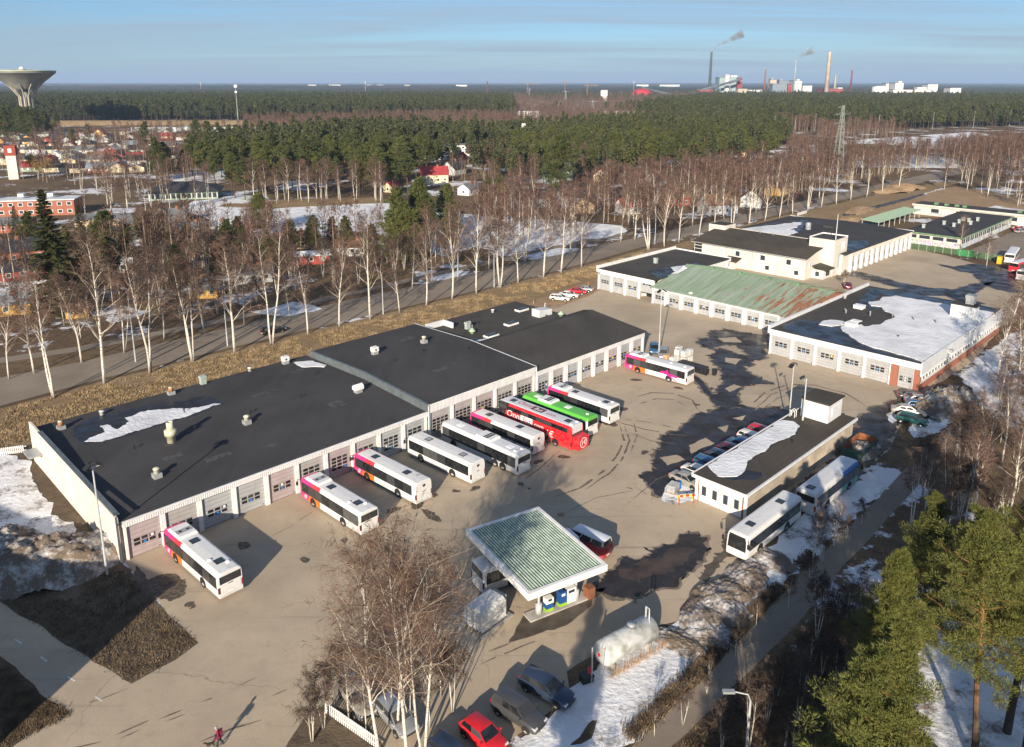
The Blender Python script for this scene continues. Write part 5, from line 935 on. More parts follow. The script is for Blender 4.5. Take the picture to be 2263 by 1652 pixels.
# ---------------------------------------------------------------- cars
def car(label, p, rz, paint, L=4.5, W_=1.78, Hh=1.45, kind='estate', group=None, scale=1.0, cat='car'):
    o = empty('car', p, rz); tag(o, label, cat, group); hw = W_ / 2; h = Hh
    hood = 0.62 * h if kind != 'van' else 0.66 * h; belt = 0.64 * h
    # stations: x, half width, bottom, top of lower body
    S_ = [(-0.5, 0.80, 0.36, belt * 0.86), (-0.485, 0.92, 0.28, belt * 0.97), (-0.42, 0.99, 0.24, belt), (-0.2, 1.0, 0.22, belt), (0.08, 1.0, 0.22, belt), (0.22, 0.995, 0.22, hood * 0.99), (0.36, 0.98, 0.23, hood * 0.93), (0.455, 0.93, 0.25, hood * 0.82), (0.49, 0.84, 0.28, hood * 0.72), (0.5, 0.74, 0.34, hood * 0.62)]
    mb = MB(); ns = 9
    for x, kx, zb, zt in S_:
        a = hw * kx; mid = (zb + zt) / 2
        sec = [(a * 0.86, zb), (a * 0.985, zb + 0.14), (a, mid), (a * 0.96, zt - 0.06), (a * 0.86, zt)]
        full = sec[:4] + [(a * 0.84, zt)] + [(-a * 0.84, zt)] + [(-y, z) for y, z in sec[3::-1]]
        mb.v += [(x * L, y, z) for y, z in full]
    ns = 10
    for i in range(len(S_) - 1):
        for k in range(ns): mb.f.append([i * ns + k, (i + 1) * ns + k, (i + 1) * ns + (k + 1) % ns, i * ns + (k + 1) % ns]); mb.m.append(0)
    mb.f.append(list(range(ns))); mb.m.append(0); mb.f.append(list(range((len(S_) - 1) * ns, len(S_) * ns))[::-1]); mb.m.append(0)
    mb.build('body', paint, o, True)
    # cabin: base x rear/front at belt, top x rear/front
    K = dict(estate=(-0.475, 0.24, -0.42, 0.05), sedan=(-0.37, 0.23, -0.22, 0.06), hatch=(-0.46, 0.27, -0.36, 0.07), suv=(-0.48, 0.25, -0.44, 0.08), van=(-0.49, 0.38, -0.47, 0.26))[kind]
    xb0, xb1, xt0, xt1 = [k * L for k in K]; zb = belt - 0.02; zt = h - 0.02; wb, wt = hw * 0.90, hw * 0.72
    c8 = [(xb0, -wb, zb), (xb1, -wb, zb), (xb1, wb, zb), (xb0, wb, zb), (xt0, -wt, zt - 0.05), (xt1, -wt, zt - 0.05), (xt1, wt, zt - 0.05), (xt0, wt, zt - 0.05)]
    MB().add(c8, [(0, 1, 5, 4), (1, 2, 6, 5), (2, 3, 7, 6), (3, 0, 4, 7), (4, 5, 6, 7)]).build('pillars', paint, o)
    e = 0.02
    MB().add([(xt0 - e, -wt - 0.01, zt - 0.06), (xt1 + e, -wt - 0.01, zt - 0.06), (xt1 + e, wt + 0.01, zt - 0.06), (xt0 - e, wt + 0.01, zt - 0.06), (xt0 + 0.12, -wt + 0.12, zt + 0.02), (xt1 - 0.2, -wt + 0.12, zt + 0.02), (xt1 - 0.2, wt - 0.12, zt + 0.02), (xt0 + 0.12, wt - 0.12, zt + 0.02)], [(0, 1, 5, 4), (1, 2, 6, 5), (2, 3, 7, 6), (3, 0, 4, 7), (4, 5, 6, 7)]).build('roof', paint, o, True)
    V8 = [Vector(q) for q in c8]
    def glass(name, ia, ib, ic, id_, m0, m1, n_out, parts=1):
        A_, B_, C_, D_ = V8[ia], V8[ib], V8[ic], V8[id_]; n = Vector(n_out)
        for j in range(parts):
            s0, s1 = m0 + (1 - 2 * m0) * j / parts + (0.012 if j else 0), m0 + (1 - 2 * m0) * (j + 1) / parts - (0.012 if j < parts - 1 else 0)
            P_ = lambda s, q: (A_.lerp(B_, s)).lerp(D_.lerp(C_, s), q) + n * 0.012
            MB().quad(P_(s0, m1), P_(s1, m1), P_(s1, 1 - m1), P_(s0, 1 - m1)).build(name, 'glass_dark', o)
    glass('windscreen', 1, 2, 6, 5, 0.05, 0.06, (1, 0, 0.6)); glass('rear_window', 3, 0, 4, 7, 0.08, 0.12, (-1, 0, 0.5))
    glass('side_window', 0, 1, 5, 4, 0.04, 0.1, (0, -1, 0.4), 3 if kind in ('estate', 'suv', 'van') else 2); glass('side_window', 2, 3, 7, 6, 0.04, 0.1, (0, 1, 0.4), 3 if kind in ('estate', 'suv', 'van') else 2)
    for s in (-1, 1):
        box('headlight', L * 0.455, L * 0.497, s * hw * 0.68 - 0.17, s * hw * 0.68 + 0.17, hood * 0.62, hood * 0.76, 'lamp_clear', o)
        box('tail_light', -L * 0.5 - 0.01, -L * 0.47, s * hw * 0.74 - 0.1, s * hw * 0.74 + 0.1, belt * 0.62, belt * 0.95, 'tail_red', o)
        box('mirror', L * 0.19, L * 0.19 + 0.14, s * (hw + 0.08) - 0.1, s * (hw + 0.08) + 0.1, belt - 0.05, belt + 0.1, paint, o)
        for x in (0.31 * L, -0.31 * L):
            ar = put('wheel_arch', BARCH, o, (x, s * (hw + 0.002), 0.33)); ar.scale = (0.64, 1, 0.66)
            wv_ = empty('wheel', (x, s * (hw - 0.09), 0.32)); wv_.parent = o; put('tyre', CARW[0], wv_); put('rim', CARW[1], wv_)
    box('grille', L * 0.485, L * 0.503, -hw * 0.42, hw * 0.42, 0.4, hood * 0.62, 'black_plastic', o); box('number_plate', -L * 0.5 - 0.012, -L * 0.49, -0.26, 0.26, 0.5, 0.62, 'paper_white', o)
    return o
def paint(name, col, metal=0.0, rough=0.3): return mat(name, col, rough, metal=metal, var=0.04, coat=0.5)
for n_, c_, mt in (('car_white', (0.72, 0.70, 0.64), 0), ('car_red', (0.52, 0.015, 0.025), 0), ('car_silver', (0.42, 0.43, 0.44), .5), ('car_beige', (0.45, 0.42, 0.36), .4), ('car_grey', (0.09, 0.09, 0.095), .4), ('car_navy', (0.035, 0.055, 0.10), .3), ('car_blue', (0.04, 0.13, 0.25), .2), ('car_green', (0.02, 0.11, 0.10), .3), ('car_black', (0.012, 0.012, 0.014), 0), ('car_wine', (0.14, 0.015, 0.04), .2)): paint(n_, c_, mt)
def carpx(label, x, y, ang, pt, **k): return car(label, G(x, y), ang, pt, **k)
ax_v = A - R(90)                          # direction +v
carpx('cream white estate car at the end of the row by the excavation', 1238, 664, ax_v + R(25), 'car_white', L=4.7, kind='estate')
carpx('white saloon car between estate car and red car', 1257, 657, ax_v + R(25), 'car_white', L=4.7, kind='sedan')
carpx('bright red saloon car parked between white and silver cars', 1276, 649, ax_v + R(25), 'car_red', L=4.4, kind='sedan')
carpx('silver saloon car with its boot to the yard beside red car', 1291, 644, ax_v + R(205), 'car_silver', L=4.4, kind='sedan')
carpx('silver hatchback by the tall lamp post and stacked tanks', 1466, 788, A + R(215), 'car_silver', L=4.4, kind='hatch', Hh=1.5)
carpx('blue car half hidden behind the end of the long garage', 1446, 777, A + R(215), 'car_blue', L=4.4, kind='hatch')
carpx('grey coupe nearest the brick corner of the white garage', 2018, 882, A - R(58), 'car_grey', L=4.7, kind='sedan', Hh=1.38)
carpx('silver saloon with dark windows next to the grey coupe', 2033, 893, A - R(62), 'car_silver', L=4.7, kind='sedan')
carpx('blue hatchback wedged between two pale saloons', 2034, 905, A - R(62), 'car_blue', L=4.3, kind='hatch')
carpx('beige saloon with sunroof beside the green car', 2007, 916, A - R(68), 'car_beige', L=4.8, kind='sedan')
carpx('dark green hatchback at the end of the row by dirty snow', 2015, 935, A - R(80), 'car_green', L=4.2, kind='hatch')
carpx('dark navy estate car parked by the blue-shaded snow', 1208, 1535, R(-38), 'car_navy', L=4.8, kind='estate', Hh=1.55)
carpx('grey crossover car between navy estate and red car', 1146, 1588, R(-40), 'car_grey', L=4.5, kind='suv', Hh=1.68)
carpx('glossy red hatchback parked under the birch twigs', 1068, 1638, R(-45), 'car_red', L=3.9, kind='hatch', Hh=1.5)
carpx('dark blue car beside the red hatchback', 1000, 1685, R(-45), 'car_navy', L=4.4, kind='hatch')
carpx('pale blue car behind the birch trunks', 875, 1595, R(-50), 'car_silver', L=4.4, kind='hatch')
carpx('light car under the birch twigs by the white picket fence', 790, 1555, R(-55), 'car_beige', L=4.4, kind='estate')
carpx('black car driving along the street behind the birches', 604, 737, A, 'car_black', L=4.8, kind='suv', Hh=1.6)
for i, (u, pt, kd, lb) in enumerate(((55.3, 'car_beige', 'sedan', 'champagne saloon parked at the corner of the wash hall'), (58.0, 'car_white', 'sedan', 'white saloon next to the champagne saloon by the wash hall'), (60.8, 'car_blue', 'suv', 'dark blue car in the shade of the wash hall'), (63.5, 'car_navy', 'hatch', 'navy hatchback in the shade of the wash hall'), (66.2, 'car_wine', 'hatch', 'wine-coloured car in the shade of the wash hall'), (68.9, 'car_blue', 'sedan', 'mid-blue saloon in the shade of the wash hall'), (71.6, 'car_white', 'estate', 'white estate car in the shade of the wash hall'), (74.4, 'car_red', 'estate', 'dark red estate by the roof ladder of the wash hall'))):
    car(lb, W(u, 31.6), ax_v + R(2 * (i % 3) - 2), pt, kind=kd, L=4.5)
carpx('white car on the parking ground beside the graffiti block', 2250, 508, A - R(20), 'car_white', kind='sedan'); carpx('silver car in front of a red car by the graffiti block', 2255, 515, A - R(20), 'car_silver', kind='hatch'); carpx('red car between white and silver cars by the graffiti block', 2253, 511, A - R(20), 'car_red', kind='hatch')
carpx('small silver car parked along the street by the far birches', 1663, 494, A + R(5), 'car_silver', kind='hatch')
carpx('dark car on the far stretch of street near the ditch', 1797, 449, A + R(5), 'car_black', kind='suv'); 
carpx('purple-grey car behind the bush at the office porch', 1872, 636, A + R(30), 'car_wine', kind='hatch')
carpx('red and white van standing behind the fuel canopy', 1296, 1215, A + R(95), 'livery_van', L=5.4, W_=2.0, Hh=2.3, kind='van', cat='van')
carpx('small red car parked before a far timber house', 1462, 372, 0.2, 'car_red', kind='hatch'); carpx('red car in the garden of the grey wooden house', 1166, 479, 0.3, 'car_red', kind='hatch')

# ================================================================== fuel station, tanks and yard props
fc = empty('fuel_canopy', W(27.5, 32.3), ROT_V - R(14)); tag(fc, 'square fuel canopy with white fascia and corrugated green roof', 'canopy')
s1, s2, zc = 4.25, 5.9, 4.2
MB().box(-s1, s1, -s2, s2, zc - 0.5, zc - 0.12).build('deck', 'frame_grey', fc)
rbm = MB().add([(-s1 + 0.3, -0.11, 0), (s1 - 0.3, -0.11, 0), (s1 - 0.3, -0.055, 0.1), (-s1 + 0.3, -0.055, 0.1), (-s1 + 0.3, 0.055, 0.1), (s1 - 0.3, 0.055, 0.1), (s1 - 0.3, 0.11, 0), (-s1 + 0.3, 0.11, 0)], [(0, 1, 2, 3), (3, 2, 5, 4), (4, 5, 6, 7), (0, 3, 4, 7), (1, 6, 5, 2)]).mesh('roof_rib', mat('canopy_green', (0.40, 0.50, 0.42), 0.55, var=0.15, scale=1.5))
MB().box(-s1 + 0.02, s1 - 0.02, -s2 + 0.02, s2 - 0.02, zc - 0.12, zc - 0.08).build('roof_sheet', mat('canopy_dark', (0.03, 0.06, 0.045), 0.6), fc)
rib2 = MB().add([(-0.085, -s2 + 0.3, 0), (-0.045, -s2 + 0.3, 0.1), (0.045, -s2 + 0.3, 0.1), (0.085, -s2 + 0.3, 0), (-0.085, s2 - 0.3, 0), (-0.045, s2 - 0.3, 0.1), (0.045, s2 - 0.3, 0.1), (0.085, s2 - 0.3, 0)], [(0, 4, 5, 1), (1, 5, 6, 2), (2, 6, 7, 3), (0, 1, 2, 3), (7, 6, 5, 4)]).mesh('roof_rib', 'canopy_green')
n_r = 27
for i in range(n_r): put('roof_rib', rib2, fc, (-s1 + 0.42 + i * (2 * s1 - 0.84) / (n_r - 1), 0, zc - 0.08))
for a, b_, c_, d_ in ((-s1 - 0.1, s1 + 0.1, -s2 - 0.1, -s2 + 0.25), (-s1 - 0.1, s1 + 0.1, s2 - 0.25, s2 + 0.1), (-s1 - 0.1, -s1 + 0.25, -s2 + 0.251, s2 - 0.251), (s1 - 0.25, s1 + 0.1, -s2 + 0.251, s2 - 0.251)): box('fascia', a, b_, c_, d_, zc - 0.62, zc + 0.06, 'trim_white', fc)
for x, y in ((-1.9, -3.9), (2.3, -3.9), (-1.9, 3.9), (2.3, 3.9)):
    c_ = MB().lathe([(0.32, 0), (0.32, 1.1), (0.12, 1.12), (0.12, zc - 0.5)], 12).build('column', 'pole_grey', fc, True, (x, y, 0))
MB().prism([(-3.2, -4.6), (3.4, -4.6), (3.4, -3.3), (-3.2, -3.3)], 0, 0.15).build('pump_island', 'concrete', fc)
lettering(fc, 'VARIKKO', 0.42, 'letter_blue' if 'letter_blue' in MATS else 'sign_blue', (-s1 - 0.11, 1.5, zc - 0.28), (R(90), 0, R(-90))) if 0 else None
mat('pump_blue', (0.02, 0.085, 0.27), 0.35, var=0.05); mat('pump_green', (0.26, 0.48, 0.03), 0.35, var=0.05)
def pump(x, y, kind, label):
    p = fc.matrix_basis @ Vector((x, y, 0.15)) if 0 else Matrix.Rotation(fc.rotation_euler[2], 4, 'Z') @ Vector((x, y, 0.15)) + fc.location
    o = empty('fuel_pump', p, fc.rotation_euler[2]); tag(o, label, 'fuel pump')
    if kind == 'w':
        box('cabinet', -0.55, 0.55, -0.3, 0.3, 0, 1.5, 'paint_white', o); box('display', -0.35, 0.35, -0.31, -0.301, 1.05, 1.35, 'glass_house', o); box('side_panel', -0.75, -0.551, -0.28, 0.28, 0.25, 1.5, 'bus_grey', o)
    else:
        box('cabinet', -0.4, 0.4, -0.3, 0.3, 0.3, 1.15 if kind == 'b' else 0.8, 'pump_blue', o); box('base', -0.41, 0.41, -0.31, 0.31, 0, 0.299, 'pump_green', o)
        box('head', -0.4, 0.4, -0.3, 0.3, 1.151 if kind == 'b' else 0.801, 1.5 if kind == 'b' else 1.35, 'pump_blue' if kind == 'b' else 'paint_white', o); box('display', -0.2, 0.2, -0.31, -0.301, 1.05, 1.3, 'paper_white' if kind == 'b' else 'glass_house', o)
    MB().tube([(0.45, 0, 1.3), (0.7, -0.1, 0.9), (0.65, -0.15, 0.25), (0.5, 0, 0.5)], 0.035, 5).build('hose', 'black_rubber', o)
pump(-0.9, -4.0, 'bw', 'low fuel pump with white head and blue and lime base'); pump(0.6, -4.0, 'b', 'all blue fuel pump with lime base'); pump(1.9 - 0.4, -3.95, 'w', 'white fuel pump cabinet with black hose') if 0 else pump(1.55, -3.95, 'w', 'white fuel pump cabinet with black hose')
tag(MB().prism([(-0.4, -0.4), (0.4, -0.4), (0.45, 0.4), (-0.45, 0.4)], 0.05, 1.2).build('waste_bin', mat('bin_brown', (0.22, 0.09, 0.05), 0.6), None, loc=Matrix.Rotation(fc.rotation_euler[2], 4, 'Z') @ Vector((3.6, -4.3, 0)) + fc.location, rz=fc.rotation_euler[2]), 'brown wheeled bin beside the fuel canopy column', 'bin')
ft = empty('box_tank', G(1073, 1375), ROT_V + R(5)); tag(ft, 'white box-shaped fuel tank on a steel skid next to the canopy', 'tank')
MB().add([(-1.6, -1.1, 0.3), (1.6, -1.1, 0.3), (1.6, 1.1, 0.3), (-1.6, 1.1, 0.3), (-1.6, -1.1, 1.9), (1.6, -1.1, 1.9), (1.6, 1.1, 1.9), (-1.6, 1.1, 1.9), (-1.5, -0.8, 2.3), (1.5, -0.8, 2.3), (1.5, 0.8, 2.3), (-1.5, 0.8, 2.3)], [(0, 1, 5, 4), (1, 2, 6, 5), (2, 3, 7, 6), (3, 0, 4, 7), (4, 5, 9, 8), (5, 6, 10, 9), (6, 7, 11, 10), (7, 4, 8, 11), (8, 9, 10, 11)]).build('shell', mat('tank_white', (0.64, 0.65, 0.64), 0.5, var=0.06, scale=0.9), ft)
MB().box(-2.0, 2.3, -1.35, -1.15, 0.0, 0.18).box(-2.0, 2.3, 1.15, 1.35, 0.0, 0.18).box(1.9, 2.3, -1.149, 1.149, 0.0, 0.18).build('skid', 'galvanised', ft); MB().box(1.61, 2.15, -0.7, 0.7, 0.3, 2.0).build('cabinet', 'bus_grey', ft)
ct_ = empty('cylinder_tank', G(1384, 1448), A - R(8)); ct_.scale = (0.86, 0.86, 0.86); tag(ct_, 'weathered white cylinder fuel tank lying on cradles in the snow', 'tank')
prof = [(0.0, -3.75), (0.55, -3.72), (1.0, -3.55), (1.25, -3.25), (1.25, 3.25), (1.0, 3.55), (0.55, 3.72), (0.0, 3.75)]
tm_ = MB(); n = 26
for r, x in prof:
    for k in range(n): tm_.v.append((x, r * math.cos(2 * math.pi * k / n), 1.75 + r * math.sin(2 * math.pi * k / n)))
for i in range(len(prof) - 1):
    for k in range(n): tm_.f.append([i * n + k, i * n + (k + 1) % n, (i + 1) * n + (k + 1) % n, (i + 1) * n + k]); tm_.m.append(0)
tm_.build('shell', mat('tank_pale', (0.50, 0.52, 0.52), 0.5, col2=(0.27, 0.27, 0.25), scale=1.1, lo=0.42, hi=0.66, detail=7), ct_, True)
for x in (-2.6, 2.4): MB().box(x - 0.2, x + 0.2, -0.9, 0.9, 0, 0.75).build('cradle', 'concrete', ct_)
MB().lathe([(0.42, 0), (0.42, 0.32), (0.48, 0.32), (0.48, 0.4)], 16).build('manhole', 'galvanised', ct_, True, (0.6, 0, 2.95)); 
for x in (-1.1, 1.25): MB().lathe([(1.262, -0.03), (1.262, 0.03)], 26).build('weld_ring', 'tank_pale', ct_, True, (x, 0, 1.75)).rotation_euler = (0, R(90), 0)
MB().tube([(2.8, 0.25, 2.9), (2.8, 0.25, 4.2)], 0.05, 6).tube([(2.8, -0.25, 2.9), (2.8, -0.25, 4.2), (2.2, -0.9, 3.2)], 0.05, 6).tube([(2.8, 0.25, 4.2), (2.8, -0.25, 4.2)], 0.05, 6).tube([(2.95, 0.25, 4.2), (2.95, 0.25, 2.9)], 0.04, 6).build('vent_pipes', 'pole_grey', ct_)
ldm = MB()
for y in (-0.2, 0.2): ldm.tube([(-4.0, y - 0.6, 0.1), (-3.7, y - 0.5, 3.0)], 0.035, 5)
for i in range(9): ldm.tube([(-3.97 + i * 0.033, -0.8, 0.35 + i * 0.3), (-3.97 + i * 0.033, -0.38, 0.35 + i * 0.3)], 0.022, 4)
ldm.build('ladder', 'galvanised', ct_)
MB().add([(-3.72, -0.25, 1.75), (-3.755, 0.0, 1.5), (-3.72, 0.25, 1.75), (-3.70, 0.0, 2.0)], [(0, 3, 2, 1)]).build('hazard_label', 'car_red', ct_).location = (-0.03, 0, 0.1)
gp = MB(); rr_ = random.Random(3)
for i in range(420):
    x, y = rr_.uniform(-3.2, 3.6), -1.25 + rr_.gauss(0, 0.16); h_ = rr_.uniform(0.3, 1.1); a = rr_.uniform(0, 6.28); l = rr_.gauss(0, 0.12)
    gp.add([(x, y, 0), (x + 0.025 * math.cos(a), y + 0.025 * math.sin(a), 0), (x + l, y + rr_.gauss(0, 0.12), h_)], [(0, 1, 2)])
o = gp.build('dry_reeds', mat('reed_tan', (0.36, 0.20, 0.08), 0.9, var=0.3, scale=4), None, loc=ct_.location, rz=A - R(8)); o['kind'] = 'stuff'
hy = empty('hydrant_post', G(1307, 1510), 0.0); tag(hy, 'thin steel post with a red box beside the cylinder tank', 'post'); MB().tube([(0, 0, 0), (0, 0, 3.4)], 0.07, 6).build('post', 'galvanised', hy); box('red_box', -0.35, -0.08, -0.12, 0.12, 1.0, 1.5, 'car_red', hy)
tag(MB().prism([(-0.5, -0.35), (0.5, -0.35), (0.5, 0.35), (-0.5, 0.35)], 0, 0.55).prism([(-0.54, -0.4), (0.54, -0.4), (0.54, 0.4), (-0.54, 0.4)], 0.551, 0.68).build('grit_bin', 'black_plastic', None, loc=G(1296, 1506), rz=0.4), 'black lidded grit box in the snow at the red-boxed post', 'box')
sk_ = empty('open_skip', G(1898, 1000), A + R(2)); tag(sk_, 'open green steel skip with rusty inside at the end of the wash hall', 'skip')
skm = MB()
for a, b_ in (((-3.0, -1.2), (3.0, -1.2)), ((3.0, -1.2), (3.0, 1.2)), ((3.0, 1.2), (-3.0, 1.2)), ((-3.0, 1.2), (-3.0, -1.2))):
    P0, P1 = Vector((*a, 0.15)), Vector((*b_, 0.15)); d = (P1 - P0).normalized(); nn = Vector((d.y, -d.x, 0)); up = Vector((0, 0, 1.3)) + nn * 0.12
    skm.quad(P0, P1, P1 + up + nn * 0, P0 + up, 0); skm.quad(P0 - nn * 0.06, P0 + up - nn * 0.06, P1 + up - nn * 0.06, P1 - nn * 0.06, 1); skm.quad(P0 + up, P1 + up, P1 + up - nn * 0.06, P0 + up - nn * 0.06, 0)
skm.build('shell', [mat('skip_green', (0.03, 0.10, 0.09), 0.6, var=0.2), 'rust'], sk_); box('floor', -2.9, 2.9, -1.15, 1.15, 0.12, 0.22, 'rust', sk_); box('load', -2.8, 0.6, -1.1, 1.1, 0.22, 0.75, mat('scrap', (0.06, 0.04, 0.03), 0.9, var=0.5, scale=5), sk_)
# stacked liquid containers, pallets, wheeled bins
def ibc(p, rz, label):
    o = empty('liquid_container', p, rz); tag(o, label, 'tank container', 'caged liquid containers beside the bins')
    put('bottle', IBCB, o); put('cage', IBCC, o); put('pallet', IBCP, o); put('cap', IBCK, o)
mat('ibc_white', (0.68, 0.69, 0.68), 0.4, var=0.06, scale=2); mat('pallet_wood', (0.36, 0.24, 0.13), 0.8, var=0.2, scale=4)
IBCB = MB().prism([(-0.53, -0.45), (0.53, -0.45), (0.53, 0.45), (-0.53, 0.45)], 0.14, 1.08).prism([(-0.45, -0.38), (0.45, -0.38), (0.45, 0.38), (-0.45, 0.38)], 1.08, 1.13).mesh('bottle', 'ibc_white')
cg = MB()
for i in range(6):
    x = -0.56 + i * 0.224
    for y in (-0.48, 0.48): cg.box(x - 0.012, x + 0.012, y - 0.012, y + 0.012, 0.14, 1.1)
for i in range(1, 5):
    y = -0.48 + i * 0.192
    for x in (-0.56, 0.56): cg.box(x - 0.012, x + 0.012, y - 0.012, y + 0.012, 0.14, 1.1)
for z in (0.35, 0.6, 0.85, 1.1):
    for y in (-0.495, 0.495): cg.box(-0.57, 0.57, y - 0.01, y + 0.01, z - 0.015, z + 0.015)
    for x in (-0.575, 0.575): cg.box(x - 0.01, x + 0.01, -0.48, 0.48, z - 0.015, z + 0.015)
IBCC = cg.mesh('cage', 'galvanised')
pa = MB()
for i in range(5): pa.box(-0.6, 0.6, -0.5 + i * 0.21, -0.5 + i * 0.21 + 0.15, 0.1, 0.13)
for x in (-0.55, -0.06, 0.43): pa.box(x, x + 0.12, -0.5, 0.5, 0.0, 0.099)
IBCP = pa.mesh('pallet', 'pallet_wood'); IBCK = MB().lathe([(0.11, 1.13), (0.11, 1.18)], 10).mesh('cap', 'black_plastic')
c0 = G(1487, 803); ru, rv = Vector((math.cos(A), math.sin(A), 0)), Vector((math.sin(A), -math.cos(A), 0))
for i, (a, b_, k_, lb) in enumerate(((0, 0, 0, 'caged white container on the ground next to wrapped tan crate'), (1.3, 0.1, 0, 'lower caged white container under another, behind the bins'), (1.4, 1.4, 0, 'lower caged white container under another, behind the bins'), (2.7, 1.5, 0, 'lower caged white container under another, behind the bins'), (2.6, -0.6, 0, 'lower caged white container under another, behind the bins'), (1.3, 0.1, 1.15, 'upper caged white container stacked on another'), (1.4, 1.4, 1.15, 'upper caged white container stacked on another'), (2.7, 1.5, 1.15, 'upper caged white container stacked on another'), (2.6, -0.6, 1.15, 'upper caged white container stacked on another'))):
    ibc(c0 + ru * a + rv * b_ + Vector((0, 0, k_)), A + R(5 * (i % 3) - 4), lb)
tag(MB().add([(-0.6, -0.5, 0.0), (0.6, -0.5, 0.0), (0.6, 0.5, 0.0), (-0.6, 0.5, 0.0), (-0.5, -0.4, 1.15), (0.5, -0.42, 1.1), (0.48, 0.4, 1.2), (-0.5, 0.4, 1.1)], [(0, 1, 5, 4), (1, 2, 6, 5), (2, 3, 7, 6), (3, 0, 4, 7), (4, 5, 6, 7)]).build('wrapped_crate', mat('wrap_tan', (0.50, 0.32, 0.19), 0.6, var=0.2), None, loc=c0 + ru * 0.2 - rv * 1.5, rz=A), 'tan wrapped crate leaning beside the caged containers', 'crate')
bnb = MB().add([(-0.27, -0.32, 0.1), (0.27, -0.32, 0.1), (0.27, 0.28, 0.1), (-0.27, 0.28, 0.1), (-0.33, -0.4, 1.0), (0.33, -0.4, 1.0), (0.33, 0.36, 1.0), (-0.33, 0.36, 1.0)], [(0, 1, 5, 4), (1, 2, 6, 5), (2, 3, 7, 6), (3, 0, 4, 7), (3, 2, 1, 0)]).mesh('tub', 'black_plastic')
bnl = MB().add([(-0.35, -0.42, 1.0), (0.35, -0.42, 1.0), (0.35, 0.42, 1.02), (-0.35, 0.42, 1.02), (-0.3, -0.34, 1.08), (0.3, -0.34, 1.08), (0.3, 0.38, 1.12), (-0.3, 0.38, 1.12)], [(0, 1, 5, 4), (1, 2, 6, 5), (2, 3, 7, 6), (3, 0, 4, 7), (4, 5, 6, 7)]).mesh('lid', 'black_plastic')
bnw = MB().tube([(-0.32, 0.3, 0.12), (0.32, 0.3, 0.12)], 0.12, 10).mesh('wheels', 'black_rubber')
b0 = G(1503, 812)
for i in range(16):
    a, b_ = (i % 8) * 0.74, (i // 8) * 0.95; p = b0 + rv * a + ru * b_ * 1.0
    if i == 15: p = p + rv * 1.0
    o = empty('wheeled_bin', p, A + R(90) + R(rnd.uniform(-6, 6))); lb = ('brown-stained wheeled bin with bright sticker at the end of the bin row' if i == 7 else 'black wheeled bin set apart from the bin row' if i == 15 else 'black wheeled bin in the packed double row by the containers')
    tag(o, lb, 'bin', None if i in (7, 15) else 'black wheeled bins in a double row')
    put('tub', bnb, o); put('lid', bnl, o); put('wheels', bnw, o)
    if i == 7: box('sticker', -0.2, 0.2, -0.43, -0.4, 0.45, 0.8, 'vent_rust', o)
bp_ = empty('pallet_box', G(1487, 1087), A + R(10)); tag(bp_, 'grey metal box on a wooden pallet by the champagne saloon', 'box'); box('box_body', -0.7, 0.7, -0.5, 0.5, 0.16, 0.95, 'galvanised', bp_); box('lid', -0.74, 0.74, -0.54, 0.54, 0.951, 1.02, 'bus_grey', bp_); q = put('pallet', IBCP, bp_); q.scale = (1.35, 1.2, 1.2)
tag(MB().lathe([(0.27, 0), (0.29, 0.05), (0.29, 0.3), (0.305, 0.32), (0.29, 0.34), (0.29, 0.6), (0.305, 0.62), (0.29, 0.64), (0.29, 0.88), (0.26, 0.9)], 16).build('barrel', mat('barrel_blue', (0.01, 0.12, 0.45), 0.4), None, True, G(1500, 1080)), 'bright blue plastic barrel behind the grey pallet box', 'barrel')
tr = empty('trestle_barrier', G(1515, 1112), A - R(35)); tag(tr, 'red and yellow striped trestle barrier by the wash hall doors', 'barrier')
for x in (-0.9, 0.9):
    for s in (-1, 1): MB().tube([(x, s * 0.35, 0), (x, 0, 1.0)], 0.05, 5).build('leg', 'sign_yellow' if s > 0 else 'car_red', tr)
for i in range(6): MB().box(-1.1 + i * 0.367, -1.1 + (i + 1) * 0.367, -0.04, 0.04, 0.82, 1.05).build('stripe', 'car_red' if i % 2 else 'sign_yellow', tr)
tag(MB().box(-0.6, 0.6, -0.5, 0.5, 0, 1.9).box(-0.7, 0.7, -0.6, 0.6, 1.9, 2.0).build('yellow_cabinet', mat('machine_yellow', (0.62, 0.42, 0.02), 0.5), None, loc=G(2208, 583), rz=A), 'yellow machine cabinet at the nose of a white bus by the fence', 'cabinet')

# lamp posts
def lamp(label, p, h, heads, rz=0.0, cat='lamp post', kind='flood'):
    o = empty('lamp_post', p, rz); tag(o, label, cat)
    MB().tube([(0, 0, 0), (0, 0, h * 0.25), (0, 0, h * 0.251), (0, 0, h)], [0.13, 0.12, 0.095, 0.075], 8).build('pole', 'pole_grey', o)
    if kind == 'flood':
        MB().tube([(-0.6, 0, h - 0.15), (0.6, 0, h - 0.15)], 0.05, 6).build('crossbar', 'pole_grey', o)
        for a in heads:
            M = Matrix.Translation((0.55 * math.cos(R(a)), 0.55 * math.sin(R(a)), h + 0.1)) @ Matrix.Rotation(R(a), 4, 'Z') @ Matrix.Rotation(R(35), 4, 'Y')
            q = MB().box(-0.35, 0.35, -0.28, 0.28, -0.1, 0.1, 0, M).build('floodlight', 'black_plastic', o); MB().box(-0.3, 0.3, -0.23, 0.23, -0.115, -0.101, 0, M).build('lens', 'lamp_clear', q)
    else:
        MB().tube([(0, 0, h), (0.2, 0, h + 0.5), (1.2, 0, h + 0.75)], 0.05, 6).build('arm', 'pole_grey', o); MB().box(1.1, 1.9, -0.15, 0.15, h + 0.66, h + 0.82).build('lamp_head', 'galvanised', o)
    return o
